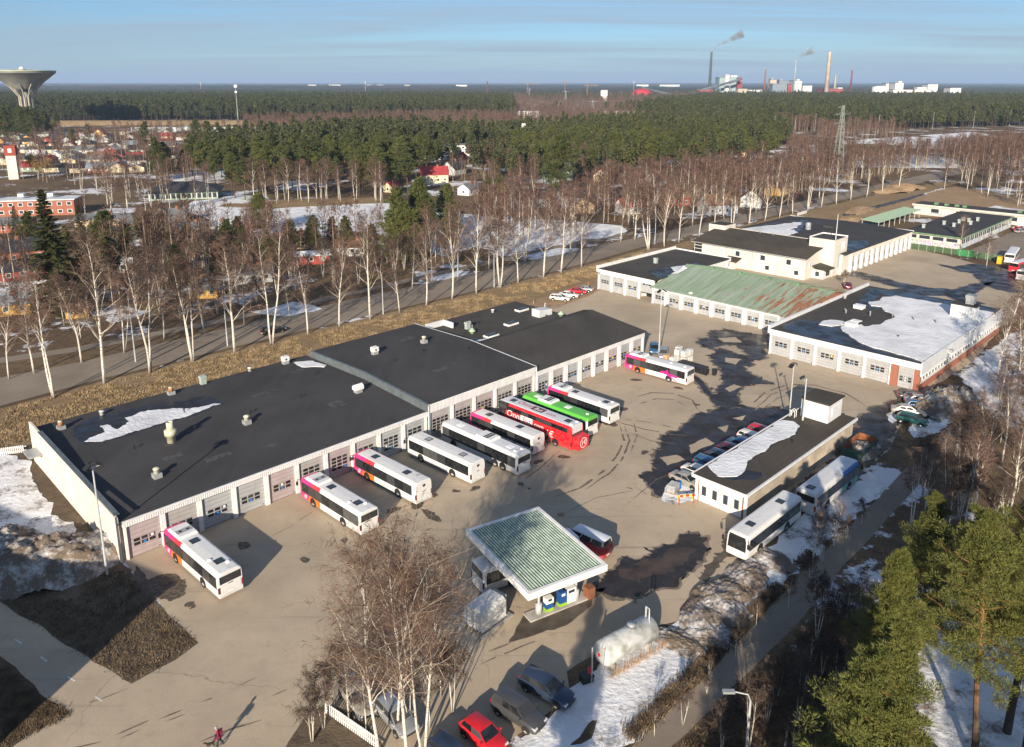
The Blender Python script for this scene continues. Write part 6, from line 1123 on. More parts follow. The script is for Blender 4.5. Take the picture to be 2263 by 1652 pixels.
lamp('tall floodlight post at the cream end wall of the long garage', G(237, 1270), 11.9, (0, 90, 200), A)
lamp('tall floodlight post beside the caged containers in mid yard', G(1455.7, 788), 12.1, (-30, 160), A)
lamp('double floodlight post rising behind the wash hall cabin', W(79.0, 32.9), 9.6, (10, 170), A); lamp('single floodlight post on the wash hall roof beside the cabin', W(76.0, 36.2, 3.42), 6.0, (120,), A)
for i, (x, y) in enumerate(((278 * 1.0, 0), (0, 0))): pass
for x, y, yt in ((847, 695, 608), (1092, 635, 565), (503, 765, 640), (1012 * 1.0, 612, 520), (1447, 540, 470), (300, 800, 650)):
    lamp('slim street lamp standing between the birches along the street', G(x, y), max(6, HT(x, y, yt)), (), A + R(100), kind='street')['group'] = 'street lamps among the birches'
lamp('low street lamp over the woodland path with a bright head', Vector((G(1612, 1530, 8.7).x + 1.45, G(1612, 1530, 8.7).y, 0)), 8.0, (), R(180), kind='street')
tag(MB().tube([(0, 0, 0), (0, 0, 2.6)], 0.05, 6).lathe([(0.3, 2.3), (0.3, 2.34)], 12).build('road_sign', 'pole_grey', None, loc=G(874, 644)), 'thin round-topped road sign at the street edge', 'sign') if 0 else None
sgn = empty('road_sign', G(874, 655), A + R(90)); tag(sgn, 'small blue round road sign by the foot path', 'sign'); MB().tube([(0, 0, 0), (0, 0, 2.9)], 0.04, 6).build('post', 'galvanised', sgn); o = MB().lathe([(0.32, -0.015), (0.32, 0.015)], 16).build('disc', 'sign_blue', sgn, loc=(0, 0, 2.6)); o.rotation_euler = (R(90), 0, 0)
# white picket fences
def pickets(label, a, b_, h=1.1, gap=0.22, m='paint_white'):
    P0, P1 = G(*a), G(*b_); d = P1 - P0; n = int(d.length / gap); o = empty('picket_fence', P0, math.atan2(d.y, d.x)); tag(o, label, 'fence')
    pm = MB().box(-0.06, 0.06, -0.012, 0.012, 0.08, h).mesh('picket', m)
    for i in range(n): put('picket', pm, o, (i * gap, -0.03, 0)).rotation_euler = (0, 0, R(rnd.uniform(-4, 4)))
    for z in (0.3, h - 0.25): box('rail', 0, d.length, 0.0, 0.04, z, z + 0.08, m, o)
pickets('white picket fence between snow and grass bank beside the end wall', (-15, 1010), (60, 1000)); pickets('white picket fence beneath the birch clump at the car park', (722, 1578), (840, 1660))
pickets('short white board fence beside the street birches', (1762, 478), (1783, 472), 1.2, 0.3)
# people and a dog
def person(label, p, rz, coat, trousers, hat, lean=0.0, arm=0.5, step=0.25):
    o = empty('person', p, rz); tag(o, label, 'person'); me = bpy.data.meshes.new('body'); L = lean
    V = [((0, 0, 0.95), .15), ((0.04 * L, 0, 1.15), .155), ((0.18 * L, 0, 1.42), .17), ((0.24 * L, 0, 1.53), .07), ((0.3 * L + 0.02, 0, 1.66), .1), ((0.32 * L + 0.02, 0, 1.74), .085),
         ((0, .1, 0.88), .11), ((step * .5, .11, 0.5), .075), ((step, .11, 0.08), .05), ((step + .17, .12, 0.04), .045), ((0, -.1, 0.88), .11), ((-step * .2, -.11, 0.5), .075), ((-step, -.11, 0.08), .05), ((-step + .17, -.12, 0.04), .045),
         ((0.18 * L, .2, 1.40), .075), ((0.1 * L, .28, 1.13), .055), ((0.18 * L + arm * .3, .26, 0.92), .042), ((0.2 * L + arm * .36, .26, 0.86), .045), ((0.18 * L, -.2, 1.40), .075), ((0.05 * L, -.28, 1.13), .055), ((0.05 * L + 0.1, -.27, 0.9), .042), ((0.05 * L + 0.13, -.27, 0.83), .045)]
    Ed = [(0, 1), (1, 2), (2, 3), (3, 4), (4, 5), (0, 6), (6, 7), (7, 8), (8, 9), (0, 10), (10, 11), (11, 12), (12, 13), (2, 14), (14, 15), (15, 16), (16, 17), (2, 18), (18, 19), (19, 20), (20, 21)]
    me.from_pydata([v[0] for v in V], Ed, []); b_ = put('body', me, o); mo = b_.modifiers.new('skin', 'SKIN')
    for i, v in enumerate(V): sv = me.skin_vertices[0].data[i]; sv.radius = (v[1], v[1]); sv.use_root = i == 0
    b_.modifiers.new('sub', 'SUBSURF').levels = 1; b_.modifiers['sub'].render_levels = 1
    m, t, bs = newmat('outfit_' + coat, 0.85, 0.2); z = t.nodes.new('ShaderNodeSeparateXYZ'); t.links.new(objn(t), z.inputs[0]); zz_ = z.outputs[2]
    c = mixn(t, gt(t, zz_, 0.9), MATS[trousers].node_tree.nodes['Principled BSDF'].inputs['Base Color'].default_value[:3] if 0 else (0.03, 0.03, 0.04), (0.26, 0.012, 0.055) if coat == 'wine' else (0.75, 0.2, 0.02)); c = mixn(t, gt(t, zz_, 1.54), c, (0.42, 0.25, 0.18)); t.links.new(c, bs.inputs['Base Color']); me.materials.append(m)
    MB().lathe([(0.108, 1.66), (0.115, 1.72), (0.09, 1.8), (0.03, 1.84)], 12).build('hat', hat, o, True, (0.31 * L + 0.01, 0, 0)); return o
pr = person('person in a wine-red jacket and grey hat walking a small dark dog', G(487, 1650), R(200), 'wine', 'black_plastic', 'frame_grey', 0.5, 0.8)
MB().box(-0.16, 0.05, -0.16, 0.16, 1.12, 1.46).build('backpack', 'car_wine', pr, loc=(-0.1, 0, 0))
person('worker in orange jacket standing by the excavation at the grey garage', G(1333, 640), R(120), 'orange', 'black_plastic', 'machine_yellow', 0.3, 0.4, 0.1)
dg = empty('dog', G(466, 1652), R(200)); tag(dg, 'small dark dog on a lead in front of the walking person', 'dog'); me = bpy.data.meshes.new('body')
V = [((-.22, 0, .33), .085), ((0, 0, .34), .09), ((.2, 0, .35), .095), ((.32, 0, .45), .06), ((.40, 0, .52), .06), ((.50, 0, .50), .03), ((-.34, 0, .42), .022), ((-.40, 0, .52), .014), ((.2, .07, .2), .035), ((.2, .07, .02), .024), ((.2, -.07, .2), .035), ((.22, -.07, .02), .024), ((-.2, .07, .22), .04), ((-.25, .07, .13), .026), ((-.22, .07, .02), .022), ((-.2, -.07, .22), .04), ((-.25, -.07, .13), .026), ((-.2, -.07, .02), .022)]
me.from_pydata([v[0] for v in V], [(0, 1), (1, 2), (2, 3), (3, 4), (4, 5), (0, 6), (6, 7), (2, 8), (8, 9), (2, 10), (10, 11), (0, 12), (12, 13), (13, 14), (0, 15), (15, 16), (16, 17)], []); b_ = put('body', me, dg); b_.modifiers.new('skin', 'SKIN')
for i, v in enumerate(V): sv = me.skin_vertices[0].data[i]; sv.radius = (v[1], v[1]); sv.use_root = i == 1
b_.modifiers.new('sub', 'SUBSURF').render_levels = 1; me.materials.append(mat('dog_fur', (0.03, 0.025, 0.02), 0.9, var=0.3, scale=8))
MB().tube([(-0.1, 0, 0.42), (-0.45, 0.1, 0.62), (-0.72, 0.2, 0.88)], 0.012, 4).build('lead', 'black_plastic', dg)
# excavation markers by the parked cars
for i, (x, y) in enumerate(((1179, 672), (1230, 640), (1300, 632), (1333, 622), (1382, 590))):
    o = empty('marker_post', G(x, y), 0.2 * i); tag(o, 'short orange marker post along the dug trench', 'post', 'orange marker posts by the trench'); MB().tube([(0, 0, 0), (0, 0, 0.95)], 0.06, 6).build('post', 'machine_yellow', o); MB().tube([(0, 0, 0.6), (0, 0, 0.8)], 0.066, 6).build('band', 'car_red', o)
tag(MB().tube([(0, 0, 0.1), (0, 0, 1.9), (0.15, 0, 2.0)], 0.07, 6).build('vent_pipe', 'paint_white', None, loc=G(1204, 690)), 'bent white pipe rising from the ground at the trench', 'pipe')
# the block of flats behind the photographer whose shade lies across the corner of the yard
bl = empty('apartment_block', (-41.5, 35.6, 0), R(151.5)); tag(bl, 'brick apartment block whose straight shadow lies across the yard corner', 'building')
MB().box(0, 46, 0, 26, 0, 11.8).build('wall', 'brick_dark', bl); box('roof', -0.25, 46.3, -0.25, 26.3, 11.8, 12.05, 'roof_felt', bl)
for k_ in range(4):
    for i in range(10): window(bl, 2.5 + i * 4.4, 1.8 + k_ * 2.9, 1.5, 1.4)
# ================================================================== trees
m, t, b = newmat('birch_bark', 0.8, 0.2); p = objn(t); s = t.nodes.new('ShaderNodeSeparateXYZ'); t.links.new(p, s.inputs[0])
ns_ = noisen(t, mapn(t, p, (0, 0, 0), (2.5, 2.5, 7.0)), 1.3, 4, 0.7)
c = mixn(t, rng(t, ns_, 0.56, 0.62), (0.66, 0.62, 0.54), (0.06, 0.05, 0.045)); c = mixn(t, rng(t, s.outputs[2], 0.2, 1.6, 0.75, 0), c, (0.10, 0.085, 0.07)); t.links.new(c, b.inputs['Base Color'])
mat('birch_limb', (0.30, 0.235, 0.17), 0.85, var=0.3, scale=1.5)
mat('birch_twig', (0.115, 0.068, 0.052), 0.9, var=0.35, scale=0.35); mat('birch_twig_dark', (0.075, 0.052, 0.040), 0.9, var=0.3, scale=0.5); mat('willow_twig', (0.28, 0.20, 0.05), 0.9, var=0.25, scale=0.5)
m, t, b = newmat('pine_bark', 0.9, 0.15); p = objn(t); s = t.nodes.new('ShaderNodeSeparateXYZ'); t.links.new(p, s.inputs[0])
c = mixn(t, rng(t, s.outputs[2], 4, 9), (0.10, 0.075, 0.058), (0.34, 0.155, 0.065)); c = mixn(t, rng(t, noisen(t, p, 3, 4), 0.4, 0.65, 0, 0.5), c, (0.05, 0.04, 0.03)); t.links.new(c, b.inputs['Base Color'])
def needle(name, c1, c2, c3):
    m, t, b = newmat(name, 0.7, 0.2); p = posn(t); oi = t.nodes.new('ShaderNodeObjectInfo')
    c = mixn(t, rng(t, noisen(t, p, 0.9, 4, 0.6), 0.35, 0.65), c1, c2); c = mixn(t, mathn(t, 'MULTIPLY', oi.outputs['Random'], 0.7), c, c3); t.links.new(c, b.inputs['Base Color']); return m
needle('needle_pine', (0.066, 0.080, 0.024), (0.125, 0.132, 0.034), (0.048, 0.062, 0.022)); needle('needle_olive', (0.085, 0.100, 0.026), (0.155, 0.158, 0.038), (0.11, 0.12, 0.036)); needle('needle_spruce', (0.045, 0.058, 0.022), (0.085, 0.092, 0.028), (0.06, 0.065, 0.022)); needle('needle_far', (0.054, 0.064, 0.026), (0.094, 0.100, 0.032), (0.034, 0.044, 0.022))
def rv_(r, z=1.0): 
    while True:
        v = Vector((r.uniform(-1, 1), r.uniform(-1, 1), r.uniform(-z, z)))
        if 0.05 < v.length < 1: return v.normalized()
def branch(mb, r, p, d, L, r0, n=4, droop=0.0, sides=4, mi=0, wob=0.18):
    pts = [p.copy()]; d = d.normalized()
    for i in range(n):
        d = (d + rv_(r) * wob + Vector((0, 0, -droop))).normalized(); pts.append(pts[-1] + d * (L / n))
    mb.tube(pts, [r0 * (1 - 0.85 * i / n) for i in range(n + 1)], sides, mi, False); return pts
def birch(seed, h=17, stems=1, nb=26, sub=5, tw=9, tl=0.9, wd=0.02, sides=6, spread=1.0, twm='birch_twig', r0=None):
    "returns (wood mesh, twig mesh)"
    r = random.Random(seed); wood, tws = MB(), MB(); r0 = r0 or 0.0082 * h + 0.02
    def strip(p, d, L):
        d = d.normalized(); a = d.cross(rv_(r)).normalized() * wd * r.uniform(0.6, 1.2); q = p + d * L * 0.5 + Vector((0, 0, -0.06 * L)); e = p + d * L + Vector((0, 0, -0.3 * L))
        tws.add([p - a, p + a, q + a * 0.7, e, q - a * 0.7], [(0, 1, 2, 3, 4)])
    starts = []
    if stems == 1: starts.append((Vector((0, 0, -0.1)), Vector((r.gauss(0, .03), r.gauss(0, .03), 1)), h, r0, 0.27))
    else:
        for k in range(stems):
            a = 2 * math.pi * (k + r.random() * 0.5) / stems; starts.append((Vector((0.12 * math.cos(a), 0.12 * math.sin(a), -0.1)), Vector((0.10 * math.cos(a), 0.10 * math.sin(a), 1)), h * r.uniform(0.82, 1.0), r0 * 0.8, 0.4))
    for p0, d0, hh, rr, t0 in starts:
        n = 10; pts = [p0]; d = d0.normalized()
        for i in range(n):
            d = (d + Vector((r.gauss(0, .04), r.gauss(0, .04), 0.07))).normalized(); pts.append(pts[-1] + d * hh / n)
        wood.tube(pts, [rr * (1 - (i / n)) ** 0.8 + 0.012 for i in range(n + 1)], sides, 0, False)
        nbb = nb if stems == 1 else int(nb * 0.62)
        fk = [] 
        for k in range(nbb):
            tt = t0 + (1 - t0) * (k + r.random()) / nbb * 0.97; f = tt * n; i = min(int(f), n - 1); p = pts[i].lerp(pts[i + 1], f - i)
            a = r.uniform(0, 6.283) if k % 2 else (a + 2.4 if k else 0); el = r.uniform(0.62, 1.12) + 0.25 * tt; L = hh * r.uniform(0.19, 0.31) * (1.15 - tt * 0.85) * spread + 0.5
            big = r.random() < 0.18 and tt < 0.7
            if big: L *= 1.5; el += 0.25
            d = Vector((math.cos(a) * math.cos(el), math.sin(a) * math.cos(el), math.sin(el)))
            bp = branch(wood, r, p, d, L, max(0.02, rr * 0.42 * (1 - tt * 0.7)) * (1.3 if big else 1), 4, 0.02, 4 if sides > 4 else 3, 0 if (big or k % 3 == 0) else 1, 0.2)
            for j in range(sub):
                q = bp[1 + j % 4].lerp(bp[min(4, 2 + j % 4)], r.random()); dd = (bp[-1] - bp[0]).normalized() + rv_(r) * 0.9; sp = branch(wood, r, q, dd, L * r.uniform(0.3, 0.55), 0.018, 2, 0.06, 3, 1, 0.3) if sides > 4 else [q, q + dd * L * 0.25, q + dd * L * 0.42]
                for _ in range(tw): 
                    z = sp[0].lerp(sp[-1], r.random() ** 0.7); strip(z, dd * 0.5 + rv_(r) + Vector((0, 0, -0.15)), tl * r.uniform(0.5, 1.2))
            for _ in range(tw): strip(bp[2].lerp(bp[4], r.random()), (bp[4] - bp[2]) + rv_(r) * 0.8, tl * r.uniform(0.6, 1.3))
    return wood.mesh('trunk', ['birch_bark', 'birch_limb']), tws.mesh('twigs', twm)
def pine(seed, h=18, cb=0.42, nb=46, cl=5, bl=34, size=0.30, rad=0.2, m='needle_pine', sides=6, rmax=0.17, bw=0.16):
    r = random.Random(seed); wood, ne = MB(), MB(); n = 8; pts = [Vector((0, 0, -0.1))]; d = Vector((r.gauss(0, .03), r.gauss(0, .03), 1)).normalized()
    for i in range(n): d = (d + Vector((r.gauss(0, .03), r.gauss(0, .03), 0.05))).normalized(); pts.append(pts[-1] + d * h / n)
    rr = 0.012 * h + 0.02; wood.tube(pts, [rr * (1 - 0.9 * i / n) + 0.01 for i in range(n + 1)], sides, 0, False)
    def clump(c, R0, k):
        for _ in range(k):
            v = rv_(r); q = c + Vector((v.x, v.y, v.z * 0.62)) * R0 * r.random() ** 0.45; dd = (v + Vector((0, 0, 0.55)) + rv_(r) * 0.5).normalized(); a = dd.cross(rv_(r)).normalized() * size * bw; L = size * r.uniform(0.6, 1.3)
            ne.add([q - a, q + a, q + dd * L], [(0, 1, 2)])
    for k in range(nb):
        tt = cb + (1 - cb) * ((k + r.random()) / nb); f = tt * n; i = min(int(f), n - 1); p = pts[i].lerp(pts[i + 1], f - i); a = k * 2.4 + r.uniform(-.5, .5); s = (tt - cb) / (1 - cb)
        L = h * rmax * (0.55 + 0.75 * math.sin(math.pi * min(1, 0.22 + s * 0.80))) * r.uniform(0.7, 1.2) * (1 - 0.55 * s ** 3); el = (-0.1 + 0.75 * s if size > 0.3 else 0.2 + 0.65 * s) + r.uniform(-.15, .2); d = Vector((math.cos(a) * math.cos(el), math.sin(a) * math.cos(el), math.sin(el)))
        bp = branch(wood, r, p, d, L, 0.03 + 0.05 * (1 - s), 3, -0.05, 3, 0, 0.2)
        for j in range(cl):
            w_ = 0.35 + 0.65 * (j + 0.5) / cl; g_ = w_ * 3; ii = min(int(g_), 2); q = bp[ii].lerp(bp[ii + 1], g_ - ii) + rv_(r) * L * 0.22 * (0.4 + w_); clump(q, L * rad * r.uniform(0.7, 1.3) + 0.12, bl)
    clump(pts[-1], h * 0.035, bl)
    return wood.mesh('trunk', 'pine_bark'), ne.mesh('crown', m)
def spruce(seed, h=20, nb=110, bl=26, size=0.35, m='needle_spruce', base=0.05, rad=0.2, bw=0.2):
    r = random.Random(seed); wood, ne = MB(), MB(); wood.tube([(0, 0, -0.1), (0, 0, h * 0.5), (0, 0, h)], [0.011 * h, 0.006 * h, 0.01], 6, 0, False)
    for k in range(nb):
        s = (k + r.random()) / nb; z = h * (base + (1 - base) * s); L = h * rad * (1 - s) ** 0.85 * r.uniform(0.75, 1.15) + 0.15; a = k * 2.4 + r.uniform(-.4, .4); p = Vector((0, 0, z)); d = Vector((math.cos(a), math.sin(a), 0.1 + 0.4 * s))
        bp = branch(wood, r, p, d, L, 0.03, 3, 0.12, 3, 0, 0.06)
        for j in range(bl):
            w_ = r.random() ** 0.6; g_ = w_ * 3; ii = min(int(g_), 2); q = bp[ii].lerp(bp[ii + 1], g_ - ii); side = Vector((-math.sin(a), math.cos(a), 0)) * r.choice((-1, 1)); dd = (side * (0.9 - 0.4 * w_) + d * 0.7 + Vector((0, 0, -0.25 - 0.3 * r.random())) + rv_(r) * 0.3).normalized(); aa = dd.cross(Vector((0, 0, 1)) + rv_(r) * 0.6).normalized() * size * bw; Lq = size * r.uniform(0.7, 1.5) * (0.5 + L / (h * rad))
            ne.add([q - aa, q + aa, q + dd * Lq], [(0, 1, 2)])
    return wood.mesh('trunk', 'pine_bark'), ne.mesh('crown', m)
TREES = []
def plant(name, kinds, p, h, h0, label, cat, group, rz=None, parts=('trunk', 'crown')):
    k = kinds; o = empty(name, p, rnd.uniform(0, 6.28) if rz is None else rz); s = h / h0; o.scale = (s * rnd.uniform(0.85, 1.15), s * rnd.uniform(0.85, 1.15), s); tag(o, label, cat, group)
    o.rotation_euler = (R(rnd.gauss(0, 2.0)), R(rnd.gauss(0, 2.0)), o.rotation_euler[2]) if 'birch' in name else o.rotation_euler; put(parts[0], k[0], o); put(parts[1], k[1], o); TREES.append((o.location.x, o.location.y, h)); return o
BM = ('trunk', 'twigs')
bir1 = [birch(100 + i, 17, 1, 30, 6, 16, 0.95, 0.0145) for i in range(7)]
bir2 = [birch(120 + i, 17, 2 + i % 2, 28, 6, 15, 0.95, 0.0145) for i in range(5)]
birN = [birch(140 + i, 20, 1 + (i == 1), 50, 9, 20, 0.8, 0.0088, 8, 1.4, r0=0.135) for i in range(3)]
birM = [birch(160 + i, 16, 1 + (i % 3 == 2), 20, 4, 14, 1.2, 0.024, 4) for i in range(5)]
birD = [birch(180 + i, 11, 1 + i % 3, 18, 4, 13, 1.0, 0.028, 4, 1.3, 'birch_twig_dark') for i in range(3)]
wil = [birch(190, 9, 3, 26, 4, 14, 0.9, 0.035, 4, 1.6, 'willow_twig')]
pinN = [pine(200 + i, 19, (0.22, 0.16, 0.44)[i], (95, 105, 66)[i], 7, 165, 0.20, 0.13, 'needle_olive', 8, (0.145, 0.135, 0.16)[i], 0.13) for i in range(3)]
pinM = [pine(210 + i, 18, 0.42 + 0.06 * (i % 3), 40, 4, 30, 0.62, 0.17, 'needle_pine', 5, 0.15 + 0.015 * (i % 2), 0.26) for i in range(5)]
pinF = [pine(230 + i, 17, 0.16 + 0.06 * (i % 3), 58, 5, 34, 0.5, 0.16, 'needle_pine', 5, 0.19 + 0.02 * (i % 2), 0.26) for i in range(4)]
spr = [spruce(220, 22, 200, 130, 0.62, bw=0.3, rad=0.22), spruce(221, 18, 130, 90, 0.55, rad=0.16, bw=0.24)]
# rows of birches along the street: foot and top as they stand in the photograph
near_row = [(118, 879, 597, 2), (230, 847, 530, 1), (332, 824, 543, 3), (425, 800, 533, 2), (518, 780, 540, 1), (601, 760, 504, 2), (680, 740, 560, 1), (750, 722, 535, 1), (818, 706, 476, 1), (883, 691, 543, 1), (942, 676, 506, 1), (999, 661, 460, 1), (1053, 649, 445, 1), (1105, 636, 443, 2), (1145, 626, 476, 1), (1201, 613, 436, 1), (1240, 603, 430, 1), (1285, 591, 440, 1), (1433, 553, 386, 2), (1468, 546, 410, 1), (1500, 536, 403, 1), (1545, 523, 395, 1), (1578, 514, 400, 1), (1618, 505, 385, 2), (1655, 497, 372, 1), (1690, 489, 378, 1), (1722, 482, 362, 1), (1752, 474, 372, 1), (1785, 466, 350, 2), (1815, 459, 362, 1), (1848, 452, 345, 1), (1880, 444, 352, 1), (1915, 436, 340, 1), (1950, 428, 342, 1), (1985, 420, 336, 1)]
second_row = [(20, 838, 630, 1), (75, 825, 620, 1), (180, 802, 614, 1), (275, 780, 580, 2), (362, 753, 557, 1), (452, 738, 540, 1), (540, 718, 560, 1), (640, 700, 590, 1), (911, 636, 503, 1), (956, 623, 460, 1), (1011, 610, 450, 1), (1080, 596, 430, 1), (1160, 580, 440, 2), (1260, 556, 420, 1), (1372, 536, 410, 1), (1403, 530, 390, 1), (1470, 510, 400, 1), (1530, 498, 380, 1), (1600, 484, 375, 1), (1670, 470, 360, 2), (1740, 455, 350, 1), (1810, 440, 345, 1), (1880, 424, 335, 1), (1950, 408, 320, 1)]
for i, (x, y, yt, k) in enumerate(near_row):
    lb = ('white birch forking into several stems on the grass bank beside the street', 'single-stemmed white birch on the grass bank beside the street')[k == 1]
    plant('birch_tree', (bir1[(i * 3) % 7] if k == 1 else bir2[(i * 2 + k) % 5]), G(x, y), min(24, max(9, HT(x, y, yt))), 17, lb, 'birch', 'street birches, ' + ('single stem' if k == 1 else 'forked') + ', bank side', parts=BM)
for i, (x, y, yt, k) in enumerate(second_row):
    lb = ('forked birch between street and gardens', 'single-stemmed birch between street and gardens')[k == 1]
    plant('birch_tree', (bir1[(i * 2 + 4) % 7] if k == 1 else bir2[i % 5]), G(x, y), min(24, max(8, HT(x, y, yt))), 17, lb, 'birch', 'street birches, ' + ('single stem' if k == 1 else 'forked') + ', garden side', parts=BM)
# the birch clump in front
for i, (x, y, yt, k, lb) in enumerate(((838, 1668, 1232, 2, 'tall birch with leaning stems at the white picket fence'), (902, 1690, 1212, 0, 'tall birch in the middle of the clump before the parked cars'), (936, 1672, 1200, 1, 'tall forked birch at the dark end of the clump beside the red hatchback'), (880, 1620, 1255, 2, 'slender birch rising behind the clump by the fuel canopy'))):
    plant('birch_tree', birN[k], G(x, y), HT(x, y, yt), 20, lb, 'birch', None, rz=1.3 * i, parts=BM)
for i, (x, y, h) in enumerate(((770, 1590, 6.5), (715, 1610, 5.5), (1000, 1575, 6), (950, 1610, 6.5), (860, 1580, 6.5), (690, 1640, 4.5), (810, 1620, 6), (905, 1600, 6), (740, 1560, 5.5), (975, 1540, 5))):
    plant('bare_shrub', birD[i % 3], G(x, y), h, 11, 'low tangled bare shrub around the feet of the birch clump', 'shrub', 'shrubs under the birch clump', parts=BM)
# pines and spruces of the near wood, foot and top as in the photograph
for i, (x, y, yt, k, lb) in enumerate(((2005, 1500, 1105, 0, 'olive green pine with rounded top above the path bend'), (1925, 1700, 1215, 1, 'tall olive pine whose crown leans over the path'), (1880, 1990, 1370, 1, 'broad olive pine at the foot of the wood beside the path'), (2225, 1620, 1083, 2, 'tall bare-trunked pine deeper in the wood behind the snow'), (2262, 1690, 1110, 2, 'bare-trunked pine with orange stem standing over the snowy floor'), (2150, 1690, 1170, 2, 'shaded bare-trunked pine between two taller pines over the snow'), (2310, 1500, 1110, 0, 'dark pine at the far side of the snowy wood'))):
    plant('pine_tree', pinN[k], G(x, y), min(23, HT(x, y, yt)), 19, lb, 'pine', None, rz=0.9 * i)
for i, (x, y, yt) in enumerate(((2012, 1165, 985), (2040, 1150, 1000), (2133, 1160, 972), (2150, 1130, 960), (2205, 832, 630), (2240, 900, 690), (2255, 1010, 820), (2215, 1020, 850), (2170, 1050, 880), (1795, 1262, 1130), (1812, 1240, 1120), (1840, 1210, 1120), (2090, 1110, 960), (2190, 960, 790), (2262, 780, 600), (2110, 1010, 900), (2060, 1230, 1080), (2235, 1120, 930))):
    plant('birch_tree', bir1[i % 7] if i % 3 else bir2[i % 5], G(x, y), min(20, max(5, HT(x, y, yt))), 17, 'bare birch on the rough snowy ground beyond the wash hall', 'birch', 'birches between white garage and wood', parts=BM)
r5 = random.Random(11)
def scatter(poly, n, r=r5, mind=3.0, maxtry=40):
    wp = [G(*p) for p in poly]; xs = [p.x for p in wp]; ys = [p.y for p in wp]; res = []; grid = {}
    tries = 0
    while len(res) < n and tries < n * maxtry:
        tries += 1; p = Vector((r.uniform(min(xs), max(xs)), r.uniform(min(ys), max(ys)), 0))
        if not inside(p, wp): continue
        g_ = (int(p.x // mind), int(p.y // mind)); bad = False
        for a in (-1, 0, 1):
            for c_ in (-1, 0, 1):
                for q in grid.get((g_[0] + a, g_[1] + c_), ()):
                    if (q - p).length < mind: bad = True
        if bad: continue
        if any(abs(p.x - hx) < hr and abs(p.y - hy) < hr for hx, hy, hr in HOUSES): continue
        grid.setdefault(g_, []).append(p); res.append(p)
    return res
HOUSES = []
# ================================================================== houses and the town beyond
def hmat(n, c, rough=0.8): return mat(n, c, rough, var=0.08, scale=0.6)
WALLS = dict(cream=(0.62, 0.53, 0.36), white=(0.66, 0.66, 0.64), ochre=(0.56, 0.34, 0.09), green=(0.33, 0.42, 0.33), mint=(0.30, 0.46, 0.40), blue=(0.36, 0.45, 0.52), grey=(0.44, 0.46, 0.47), red=(0.28, 0.06, 0.045), brick=(0.33, 0.12, 0.075), tan=(0.50, 0.37, 0.24), brown=(0.20, 0.12, 0.08))
ROOFS = dict(black=(0.035, 0.037, 0.042), grey=(0.16, 0.17, 0.18), red=(0.33, 0.045, 0.05), brown=(0.19, 0.115, 0.075), pale=(0.56, 0.58, 0.60), tile=(0.36, 0.13, 0.08), bluegrey=(0.24, 0.29, 0.33), snowy=(0.70, 0.72, 0.76))
for k_, c_ in WALLS.items(): hmat('house_' + k_, c_)
for k_, c_ in ROOFS.items(): hmat('houseroof_' + k_, c_, 0.7)
USED = {}
WIN = MB().box(-0.55, 0.55, -0.05, 0.03, -0.6, 0.6).mesh('window', 'trim_white'); WPN = MB().box(-0.43, 0.43, -0.07, -0.051, -0.48, 0.48).mesh('pane', 'glass_house')
def house(x, y, wall, roof, L=11, D=8, e=2.7, rise=1.9, rz=None, chim=True, extra=None, label=None, stories=1):
    p = G(x, y); rz = (rnd.choice((0, 90)) * math.pi / 180 + R(rnd.uniform(-8, 8)) + A * 0) if rz is None else rz
    o = empty('house', p, rz); HOUSES.append((p.x, p.y, max(L, D) * 0.62)); a, b_ = L / 2, D / 2; far = p.y > 430
    MB().box(-a, a, -b_, b_, -0.05, e).add([(-a, -b_, e), (-a, b_, e), (-a, 0, e + rise)], [(0, 2, 1)]).add([(a, -b_, e), (a, b_, e), (a, 0, e + rise)], [(0, 1, 2)]).build('wall', 'house_' + wall, o)
    ov = 0.5; k = rise / b_; rf = MB()
    for s in (-1, 1):
        q = [(-a - ov, s * (b_ + ov), e - k * ov), (a + ov, s * (b_ + ov), e - k * ov), (a + ov, 0, e + rise), (-a - ov, 0, e + rise)]; tp = [(u_, v_, w_ + 0.16) for u_, v_, w_ in q]
        rf.poly(tp if s < 0 else tp[::-1]); rf.poly(q[::-1] if s < 0 else q)
        for i in range(4): rf.quad(q[i], q[(i + 1) % 4], tp[(i + 1) % 4], tp[i])
    rfo = rf.build('roof', 'houseroof_' + roof, o)
    if chim: box('chimney', a * 0.2, a * 0.2 + 0.8, -0.9, -0.1, e + rise * 0.6, e + rise + 0.9, 'brick_red', rfo)
    for s in (-1, 1):
        n = max(2, int(L / 3))
        for st_ in range(stories):
            for i in range(n):
                f_ = put('window', WIN, o, ((i + 0.5) * L / n - a, s * b_, 1.5 + st_ * 2.7)); f_.rotation_euler = (0, 0, 0 if s < 0 else math.pi)
                if not far: put('pane', WPN, f_)
        f_ = put('window', WIN, o, (s * a, 0, e + rise * 0.25 if rise > 2.5 else 1.5)); f_.rotation_euler = (0, 0, R(90) * s)
        if not far: put('pane', WPN, f_)
    if extra: MB().box(a, a + 4, -b_ * 0.6, b_ * 0.4, 0, e * 0.75).build('annex', 'house_' + wall, o); MB().box(a, a + 4.3, -b_ * 0.6 - 0.3, b_ * 0.4 + 0.3, e * 0.75, e * 0.75 + 0.2).build('annex_roof', 'houseroof_' + roof, o)
    size = 'long' if L > 14 else 'small' if L < 9 else ''
    lb = label or ('%s %s house with %s %s roof%s in the %s' % (size, wall, 'steep' if rise > 2.6 else 'low', roof, ' and side annex' if extra else '', 'garden suburb' if x < 600 else 'wooded quarter')).strip()
    lb = lb.replace('bluegrey', 'blue-grey').replace('snowy', 'snow-covered'); tag(o, lb, 'house', 'houses: ' + lb); return o
hr = random.Random(5)
